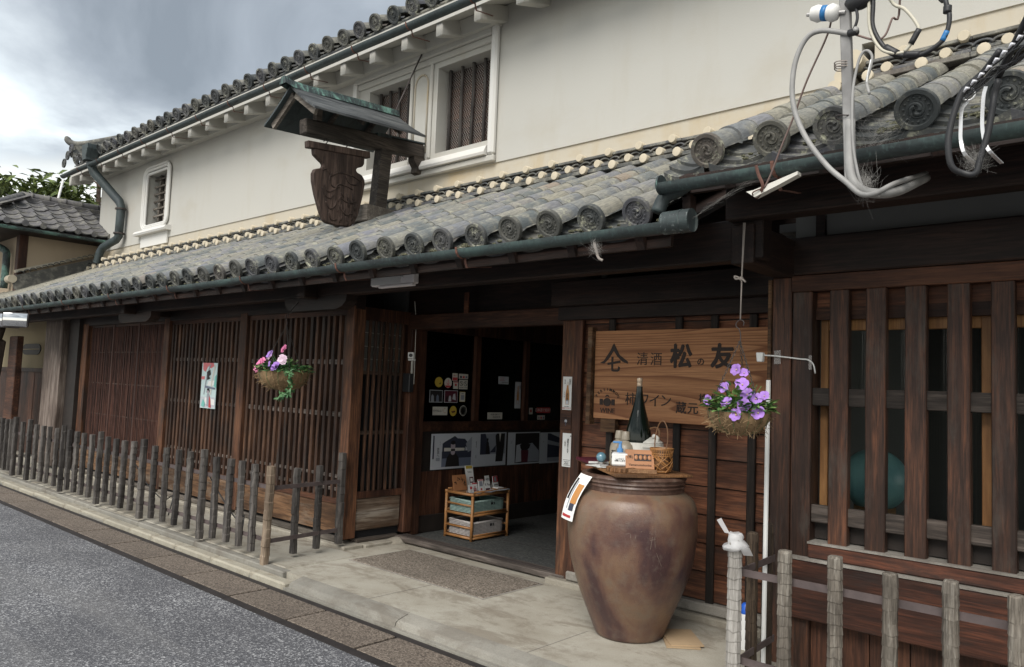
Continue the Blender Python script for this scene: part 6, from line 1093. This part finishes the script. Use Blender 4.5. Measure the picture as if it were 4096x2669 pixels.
for z in (2.64, 2.845, 2.855, 2.865): part('wire_tie', MB().tube([(-1.05 - (z - 2.37) * .036 + .03 * math.cos(a), 3.12 + .026 * math.sin(a), z + .003 * math.sin(2 * a)) for a in [2 * math.pi * j / 12 for j in range(12)]], .0025, 5, closed=True), 'iron' if z < 2.7 else 'rope', ms)
part('junction', MB().ball((-1.0, 3.1, 3.09), .04, 10, 7, (1.4, 1, .8)).jit(.015, 20), 'black_rubber', ms, True)
def cable(name, label, pts, r, mat, n=8, parts=()):
    t = thing(name, label, 'cable', pts[0], 'service cables at the wing eave'); part('sheath', MB().tube(cat_rom(pts, 5), r, n), mat, t, True)
    for p, rr_, m in parts: part('tape_wrap', MB().tube(cat_rom(p, 4), rr_, n), m, t, True)
    return t
Yc = 3.1
cable('grey_conduit', 'thick grey cable looping out from the mast and down below the gutter', [(-1.0, 3.08, 2.975), (-1.027, Yc, 2.969), (-1.139, Yc, 3.014), (-1.204, Yc, 3.002), (-1.249, Yc, 2.92), (-1.264, Yc, 2.802), (-1.249, Yc, 2.69), (-1.198, Yc, 2.567), (-1.114, Yc, 2.441), (-1.04, Yc, 2.365), (-.986, Yc, 2.31), (-.95, 3.16, 2.32), (-.93, 3.35, 2.4), (-.9, 3.7, 2.52)], .0108, 'grey_cable', 10, [([(-1.035, Yc, 2.972), (-1.0, 3.09, 2.967)], .0145, 'black_rubber')])
cable('taped_cable', 'black taped cable with a blue mark looping before the ridge', [(-.944, Yc, 3.2), (-.944, Yc, 3.063), (-.943, Yc, 2.967), (-.897, Yc, 2.871), (-.851, Yc, 2.834), (-.774, Yc, 2.814), (-.71, Yc, 2.839), (-.684, Yc, 2.879), (-.676, Yc, 2.937), (-.689, Yc, 3.001), (-.7, 3.05, 3.15), (-.5, 2.2, 4.2), (2, -6, 7)], .009, 'black_rubber', 8, [([(-.70, Yc, 2.847), (-.684, Yc, 2.88)], .0105, 'blue_tape'), ([(-.683, Yc, 2.95), (-.682, Yc, 2.975)], .015, 'black_rubber'), ([(-.9, Yc, 2.876), (-.855, Yc, 2.838)], .0155, 'black_rubber'), ([(-.83, Yc, 2.83), (-.775, Yc, 2.816)], .0125, 'black_rubber')])
cable('cream_cable', 'cream cable dropping from above to a black taped joint', [(-.8, 2.6, 3.9), (-.9, 3.0, 3.2), (-.88, Yc, 3.062), (-.829, Yc, 3.009), (-.791, Yc, 2.947), (-.78, Yc, 2.907), (-.807, Yc, 2.865), (-.829, Yc, 2.841)], .0065, 'cream_cable', 8, [([(-.778, Yc, 2.915), (-.807, Yc, 2.865)], .0115, 'black_rubber')])
cable('cream_cable', 'cream cable hanging beside the black one from the mast head', [(-.955, 3.09, 3.2), (-.957, 3.09, 3.06), (-.952, 3.09, 2.96), (-.915, 3.09, 2.875), (-.87, 3.09, 2.842), (-.83, 3.1, 2.838)], .006, 'cream_cable')
cable('brown_cable', 'thin brown cable looping from the mast up and out of view', [(-1.02, Yc, 2.966), (-.955, Yc, 2.926), (-.926, Yc, 2.914), (-.897, Yc, 2.928), (-.874, Yc, 2.985), (-.846, Yc, 3.051), (-.75, 2.7, 3.6), (-.2, 1, 5)], .0042, 'brown_cable')
cable('stay_wire', 'twisted stay wire running from the mast to the gutter hook', [(-1.10, 3.1, 3.09), (-1.156, 3.2, 3.04), (-1.24, 3.2, 2.863), (-1.306, 3.22, 2.718), (-1.36, 3.23, 2.604), (-1.415, 3.25, 2.494), (-1.45, 3.26, 2.436)], .0042, 'brown_cable', 6)
cable('cane_cable', 'grey cable with a hooked bare end beside the mast', [(-.985, 3.12, 2.34), (-.998, Yc, 2.40), (-1.017, Yc, 2.526), (-1.019, Yc, 2.718), (-1.002, Yc, 2.829), (-.984, Yc, 2.876), (-.962, Yc, 2.88), (-.946, Yc, 2.85), (-.955, Yc, 2.80), (-.966, Yc, 2.756), (-.956, Yc, 2.704)], .0058, 'grey_cable', 8, [([(-.949, 3.098, 2.84), (-.962, 3.098, 2.78), (-.966, 3.098, 2.75)], .004, 'white_plastic')])
cable('thin_cable', 'thin black cable dropping beside the mast from its head', [(-1.02, 3.09, 3.25), (-1.01, 3.09, 3.1), (-1.0, 3.09, 3.02), (-1.02, 3.095, 2.97)], .006, 'black_rubber')
wb = thing('wire_bracket', 'white perforated strip wired under the gutter end', 'bracket', (-1.45, 3.3, 2.43)); part('strip', MB().prism([(-1.535, 2.432), (-1.495, 2.402), (-1.39, 2.44), (-1.3, 2.475), (-1.3, 2.49), (-1.4, 2.462), (-1.5, 2.435)], lambda u, v, w: (u, w, v), 3.26, 3.30), 'off_white', wb); part('rust_hook', MB().tube(cat_rom([(-1.49, 3.26, 2.545), (-1.475, 3.255, 2.50), (-1.455, 3.255, 2.45), (-1.47, 3.27, 2.42)]), .008, 6), 'rust', wb); part('tie_wire', MB().tube(cat_rom([(-1.45, 3.26, 2.44), (-1.5, 3.25, 2.42), (-1.49, 3.28, 2.40), (-1.45, 3.25, 2.43)]), .003, 5), 'rust', wb)
hk = thing('cable_clamps', 'two bright steel strap hooks carrying black hoses over the gutter', 'clamp', (-.6, 3.1, 2.4))
for pts in ([(-.615, 3.1, 2.60), (-.636, Yc, 2.571), (-.64, Yc, 2.50), (-.639, Yc, 2.455), (-.625, Yc, 2.401), (-.6, 3.2, 2.38)], [(-.56, 3.1, 2.64), (-.568, Yc, 2.60), (-.572, Yc, 2.499), (-.562, Yc, 2.43), (-.545, Yc, 2.395), (-.53, 3.2, 2.38)]):
    p = cat_rom(pts, 4); mb = MB(); [mb.obox(p[i], p[i + 1], .004, .012, (1, 0, 0)) for i in range(len(p) - 1)]; part('strap', mb, 'bright_steel', hk)
part('ring', MB().tube([(-.612 + .02 * math.cos(a), 3.09, 2.62 + .022 * math.sin(a)) for a in [2 * math.pi * j / 16 for j in range(16)]], .0035, 6, closed=True), 'bright_steel', hk, True)
cable('black_hose', 'black hose arching down in a loop before the right gutter', [(-.5, 3.0, 2.72), (-.56, 3.06, 2.68), (-.608, 3.07, 2.646), (-.633, 3.07, 2.617), (-.664, 3.07, 2.518), (-.674, 3.07, 2.432), (-.664, 3.08, 2.36), (-.63, 3.1, 2.335), (-.594, 3.1, 2.329), (-.58, 3.1, 2.375), (-.555, Yc, 2.468), (-.54, Yc, 2.56), (-.525, Yc, 2.64), (-.45, 3.0, 2.75), (.2, 2, 3.4)], .0115, 'black_rubber', 10)
tw = thing('drop_wire', 'silvery twisted drop wire reaching the strap hooks from the right', 'cable', (-.6, 3.0, 2.6), 'service cables at the wing eave'); part('core', MB().tube(cat_rom([(-.61, 3.0, 2.588), (-.55, 3.0, 2.656), (-.494, 3.0, 2.692), (-.40, 2.95, 2.75), (.3, 2.4, 3.2)], 6), .005, 6), 'black_rubber', tw, True)
mb = MB(); a = Vector((-.61, 3.0, 2.588)); b = Vector((-.40, 2.95, 2.75))
for i in range(9): c = a + (b - a) * (i + .5) / 9; mb.tube([c - (b - a) * .045 + Vector((0, -.008, .006)), c + Vector((0, -.01, .01)), c + (b - a) * .045 + Vector((0, -.006, 0))], [.004, .007, .004], 6)
part('silver_wraps', mb, 'silver_beads', tw, True)
mb = MB()
for k in range(5): pts = [(-.6 + .22 * q + wob(.012), 2.98 + wob(.02), 2.57 + .17 * q + wob(.02)) for q in (0, .2, .4, .6, .8, 1)]; mb.tube(cat_rom(pts, 4), .0022, 5)
part('tangled_leads', mb, 'black_rubber', tw)
def web(label, c, sx, sy, sz, n=90):
    mb = MB(); c = Vector(c)
    for i in range(n):
        a = c + Vector((random.gauss(0, sx), random.gauss(0, sy), random.gauss(0, sz))); b = c + Vector((random.gauss(0, sx), random.gauss(0, sy), random.gauss(0, sz))); m = (a + b) / 2 + Vector((0, 0, -.01)); mb.tube([a, m, b], .00018, 3, False)
    tag(part('cobweb', mb, 'web'), label, 'cobweb', kind='stuff')
web('dusty cobweb hanging under the lower gutter', (-2.40, 3.3, 2.265), .022, .015, .022, 120); web('cobweb at the mast foot', (-.985, 3.15, 2.36), .024, .03, .035, 220); web('cobweb between the black hoses', (-.60, 3.12, 2.385), .026, .025, .026, 220); web('cobweb on the tile ends beside the mast', (-1.0, 3.34, 2.62), .07, .02, .05, 130)
mb = MB()
for i in range(60): a = Vector((-1.86, 3.33, 2.36)); b = Vector((-1.55, 3.33, 2.50)); q = random.random(); p = a + (b - a) * q; mb.tube([p + Vector((wob(.02), wob(.02), wob(.012))), p + (b - a) * .18 + Vector((wob(.02), wob(.02), wob(.012)))], .0004, 3, False)
tag(part('cobweb', mb, 'web'), 'cobweb strand strung from the gutter end to the wing', 'cobweb', kind='stuff')
part('drip_stem', MB().tube(cat_rom([(-2.43, 3.33, 2.3), (-2.41, 3.32, 2.26), (-2.39, 3.32, 2.21), (-2.37, 3.33, 2.195)]), .008, 6), 'rope', g, True)

# ------------------------------------------------------------------ far left: gate wall, traffic mirror, neighbour
gw = part('gate_wall', B(-19, -13.66, 4.6, 4.68, 1.5, 2.7), 'plaster_ochre', house)
part('oval_window', MB().prism([(-16.2 + .2 * math.cos(R_(a)) - .0, .1 * math.sin(R_(a))) for a in range(90, 271, 15)] + [(-15.6 + .2 * math.cos(R_(a)), .1 * math.sin(R_(a))) for a in range(-90, 91, 15)], lambda u, v, w: (u, w, 1.86 + v), 4.585, 4.602), 'dark_panel', gw); part('oval_bar', B(-16.35, -15.45, 4.578, 4.584, 1.853, 1.867), 'plaster_ochre', gw)
for i in range(14): part('gate_board', B(-19 + .382 * i + .004, -19 + .382 * (i + 1) - .004, 4.58 + wob(.004), 4.61, .0, 1.45), 'door_wood', gw)
part('gate_rail', B(-19, -13.66, 4.55, 4.62, 1.45, 1.52), 'door_wood', gw)
part('gate_post', B(-15.4, -14.98, 4.1, 4.2, 0, 2.05), 'rail_wood', house, bev=.01); part('grey_prop', MB().obox((-16.1, 4.0, 0), (-15.75, 4.05, 2.0), .3, .12, (0, 1, 0)), 'pillar_grey_wood', house, bev=.02); part('grey_prop', MB().tube([(-16.6, 3.95, .9), (-15.55, 3.98, 2.2)], .09, 10), 'pillar_grey_wood', house, True)
tm = thing('traffic_mirror', 'pair of small rectangular traffic mirrors on a pole by the eave', 'mirror', (-11.95, 3.0, 0))
part('pole', MB().tube([(-12.25, 3.0, -.09), (-12.25, 3.0, 2.3)], .03, 10), 'galvanised', tm, True); part('arm', MB().tube([(-12.25, 3.0, 2.2), (-11.35, 3.08, 2.13)], .012, 8), 'galvanised', tm)
for x, yaw in ((-11.3, 55), (-11.62, 60)):
    mw = Matrix.Translation((x, 3.05, 2.12)) @ Matrix.Rotation(R_(yaw), 4, 'Z'); fr_ = part('mirror_frame', MB().prism(rrect(-.15, .15, -.095, .095, .03), lambda u, v, w: (u, w, v), -.0, .03), 'iron', tm, mw=mw); mb = MB(); n = 8; vs = []
    for j in range(n + 1):
        for i in range(n + 1): u = (i / n - .5) * 2; v = (j / n - .5) * 2; vs.append((u * .138, -.012 * (2 - u * u - v * v) - .002, v * .083))
    mb.add(vs, [(j * (n + 1) + i, j * (n + 1) + i + 1, (j + 1) * (n + 1) + i + 1, (j + 1) * (n + 1) + i) for j in range(n) for i in range(n)]); part('mirror_glass', mb, 'mirror_face', fr_, True, mw=mw)
nh = thing('neighbour_house', 'beige plastered neighbour house with a grey hipped tile roof', 'house', (-17, 6, 0))
XN = -15.27
part('side_wall', B(XN - .15, XN, 4.22, 9, 2.4, 3.98), 'plaster_beige', nh); part('front_wall', B(-21, XN - .16, 4.12, 4.25, 2.4, 3.95), 'plaster_beige', nh); part('corner_post', B(XN - .15, XN + .02, 4.08, 4.219, 2.6, 3.97), 'door_wood', nh, bev=.01)
part('drain_pipe', MB().tube(cat_rom([(-16.6, 3.7, 3.8), (-16.2, 3.85, 3.72), (-15.75, 4.0, 3.58), (-15.68, 4.02, 3.4), (-15.7, 4.02, 2.9)]), .06, 10), 'copper_green', nh, True)
rk = part('rake_band', MB().obox((XN + .03, 4.05, 2.94), (XN + .03, 5.34, 3.43), .14, .3), 'roof_tile_dark', nh)
wvs = MB()
for i in range(14): t_ = i / 13; y = 4.12 + 1.18 * t_; wvs.tube([(XN + .125, y + .045 * math.cos(a), 3.15 + .49 * t_ + .028 * math.sin(a)) for a in [math.pi * j / 6 for j in range(7)]], .009, 5)
part('wave_tiles', wvs, 'roof_tile_dark', rk, True, kind='stuff'); part('rake_plaster', MB().obox((XN + .02, 4.05, 3.17), (XN + .02, 5.34, 3.66), .1, .05), 'plaster_cream', rk); part('rake_end', MB().tube([(XN + .11, 4.0, 3.03), (XN - .1, 4.0, 3.03)], .07, 14), 'plaster_knob', rk, True, ang=40)
nr = part('roof', MB().add([(-14.75, 3.2, 3.87), (-14.75, 9, 3.88), (-16, 9, 4.5), (-16, 4.3, 4.49), (-17.25, 3.2, 3.87), (-17.25, 9, 3.88)], [(0, 1, 2, 3), (4, 0, 3), (5, 4, 3, 2)]), 'neighbour_tile', nh)
part('soffit', MB().box(-17.2, -14.8, 3.25, 9, 3.82, 3.87), 'eave_wood', nr)
def stile():
    mb = MB(); n = 10; vs = []
    for y, dz in ((0, .018), (.255, 0), (0, -.004)):
        for j in range(n + 1): u = j / n; vs.append(((u - .5) * .285, y, dz + (.032 * math.sin((u - .72) / .28 * math.pi) if u > .72 else -.022 * math.sin(u / .72 * math.pi))))
    q = n + 1; return mb.add(vs, [(j, j + 1, q + j + 1, q + j) for j in range(n)] + [(2 * q + j, 2 * q + j + 1, j + 1, j) for j in range(n)])
sm_ = stile().mesh('wave_roof_tile', 'neighbour_tile', True, ang=50)
def basis(o, ax, up): ax = Vector(ax).normalized(); up = Vector(up).normalized(); nn = ax.cross(up); return Matrix(((ax.x, up.x, nn.x, o[0]), (ax.y, up.y, nn.y, o[1]), (ax.z, up.z, nn.z, o[2]), (0, 0, 0, 1)))
for r in range(7):
    for c in range(12):
        y = 3.35 + .272 * c; q = r / 6.6
        if y < 3.2 + 1.1 * q - .05: continue
        put('wave_roof_tile', sm_, nr, basis((-14.72 - 1.25 * q, y + wob(.01), 3.93 + .66 * q + wob(.006)), (0, 1, .008), (-1.25, 0, .66)))
for r in range(6):
    for c in range(9):
        x = -14.85 - .272 * c; q = r / 5.6
        if x > -14.75 - 1.25 * q + .05 or x < -17.25 + 1.25 * q: continue
        put('wave_roof_tile', sm_, nr, basis((x, 3.17 + 1.1 * q, 3.93 + .66 * q), (1, 0, 0), (0, 1.1, .66)))
dm = MB().tube([(0, 0, 0), (0, .04, 0)], .052, 14).mesh('eave_disc', 'neighbour_tile', True, ang=40)
for c in range(10): put('eave_disc', dm, nr, Matrix.Translation((-14.70, 3.46 + .272 * c, 3.945)) @ Matrix.Rotation(R_(90), 4, 'Z'))
part('hip_ridge', MB().tube([(-14.72, 3.2, 3.98), (-15.4, 3.75, 4.33), (-16, 4.27, 4.65)], .07, 10), 'neighbour_tile', nr, True); part('hip_ridge', MB().tube([(-17.25, 3.2, 3.98), (-16, 4.27, 4.65)], .07, 10), 'neighbour_tile', nr, True)
part('main_ridge', MB().box(-16.1, -15.9, 4.3, 9, 4.5, 4.62), 'neighbour_tile', nr, bev=.01); part('ridge_roll', MB().tube([(-16, 4.25, 4.66), (-16, 9, 4.7)], .065, 10), 'neighbour_tile', nr, True)
for i in range(12): part('ridge_collar', MB().tube([(-16, 4.4 + .28 * i, 4.662), (-16, 4.43 + .28 * i, 4.662)], .078, 10), 'neighbour_tile', nr, True)
half_round_gutter(nr, 3.2, 9, 14.66, 3.80, .05, 'copper_green').matrix_world = Matrix.Rotation(R_(90), 4, 'Z')
tag(part('aerial_pole', MB().tube([(-17, 5.08, 4.4), (-17.0, 5.22, 5.32)], .022, 8), 'white_plastic', None, True), 'short white pole sticking up behind the neighbour ridge', 'pole')
# ------------------------------------------------------------------ trees beyond
def tree(name, label, base, top, crown, n, lmat, L, W, group=None):
    t = thing(name, label, 'tree', base); bx_, by_, bz_ = base; cx, cy, cz = top; tm_ = MB().tube(cat_rom([base, (bx_ + .1, by_, (bz_ + cz) / 2), (cx, cy, cz)]), [.22 - .15 * i / 12 for i in range(13)], 9)
    lm = MB(); cl = []
    for k in range(14):
        a = random.uniform(0, 6.28); e_ = random.uniform(-.3, .9); p = Vector((cx + crown[0] * math.cos(a) * random.uniform(.4, .85), cy + crown[1] * math.sin(a) * random.uniform(.4, .85), cz + crown[2] * e_)); cl.append(p); tm_.tube(cat_rom([(cx, cy, cz - .6), (Vector((cx, cy, cz)) + p) / 2 + Vector((0, 0, .1)), p]), .035, 5)
    for k in range(n):
        p = random.choice(cl) + Vector((random.gauss(0, crown[0] * .2), random.gauss(0, crown[1] * .2), random.gauss(0, crown[2] * .22))); d = Vector((wob(), wob(), wob(.5) - .25)); leaf(lm, p, d, (wob(.5), wob(.5), 1), L * random.uniform(.7, 1.3), W * random.uniform(.7, 1.2))
    part('trunk', tm_, 'bark', t, True); part('crown', lm, lmat, t)
tree('leafy_tree', 'broad leafy green tree showing above the neighbour roof', (-30.5, 8.6, 0), (-30.5, 8.6, 6.75), (3.4, 2.4, .85), 4200, 'leaf_tree', .42, .15)
pt_ = thing('pine_tree', 'dark pine with sparse needle tufts at the white wall corner', 'tree', (-27.5, 9.4, 0)); part('trunk', MB().tube(cat_rom([(-26.6, 9.5, 0), (-26.7, 9.4, 4), (-27.2, 9.4, 8.3)]), .07, 9), 'bark', pt_, True); bm_ = MB(); nm = MB()
for k in range(15):
    z = random.uniform(5.6, 8.3); p0 = Vector((-26.9, 9.4, z - .3)); p1 = p0 + Vector((wob(1.2) - .3, wob(1.0), random.uniform(.0, .4))); bm_.tube(cat_rom([p0, (p0 + p1) / 2 + Vector((0, 0, .12)), p1]), .025, 5)
    for j in range(5):
        c = p0 + (p1 - p0) * (.5 + .13 * j) + Vector((wob(.15), wob(.15), .06))
        for q in range(34): d = Vector((wob(), wob(), random.uniform(-.1, 1.1))).normalized(); s_ = d.orthogonal().normalized() * .011; L = random.uniform(.14, .26); nm.add([c + s_, c - s_, c + d * L], [(0, 1, 2)])
part('branches', bm_, 'bark', pt_, True); part('crown', nm, 'pine_needle', pt_)
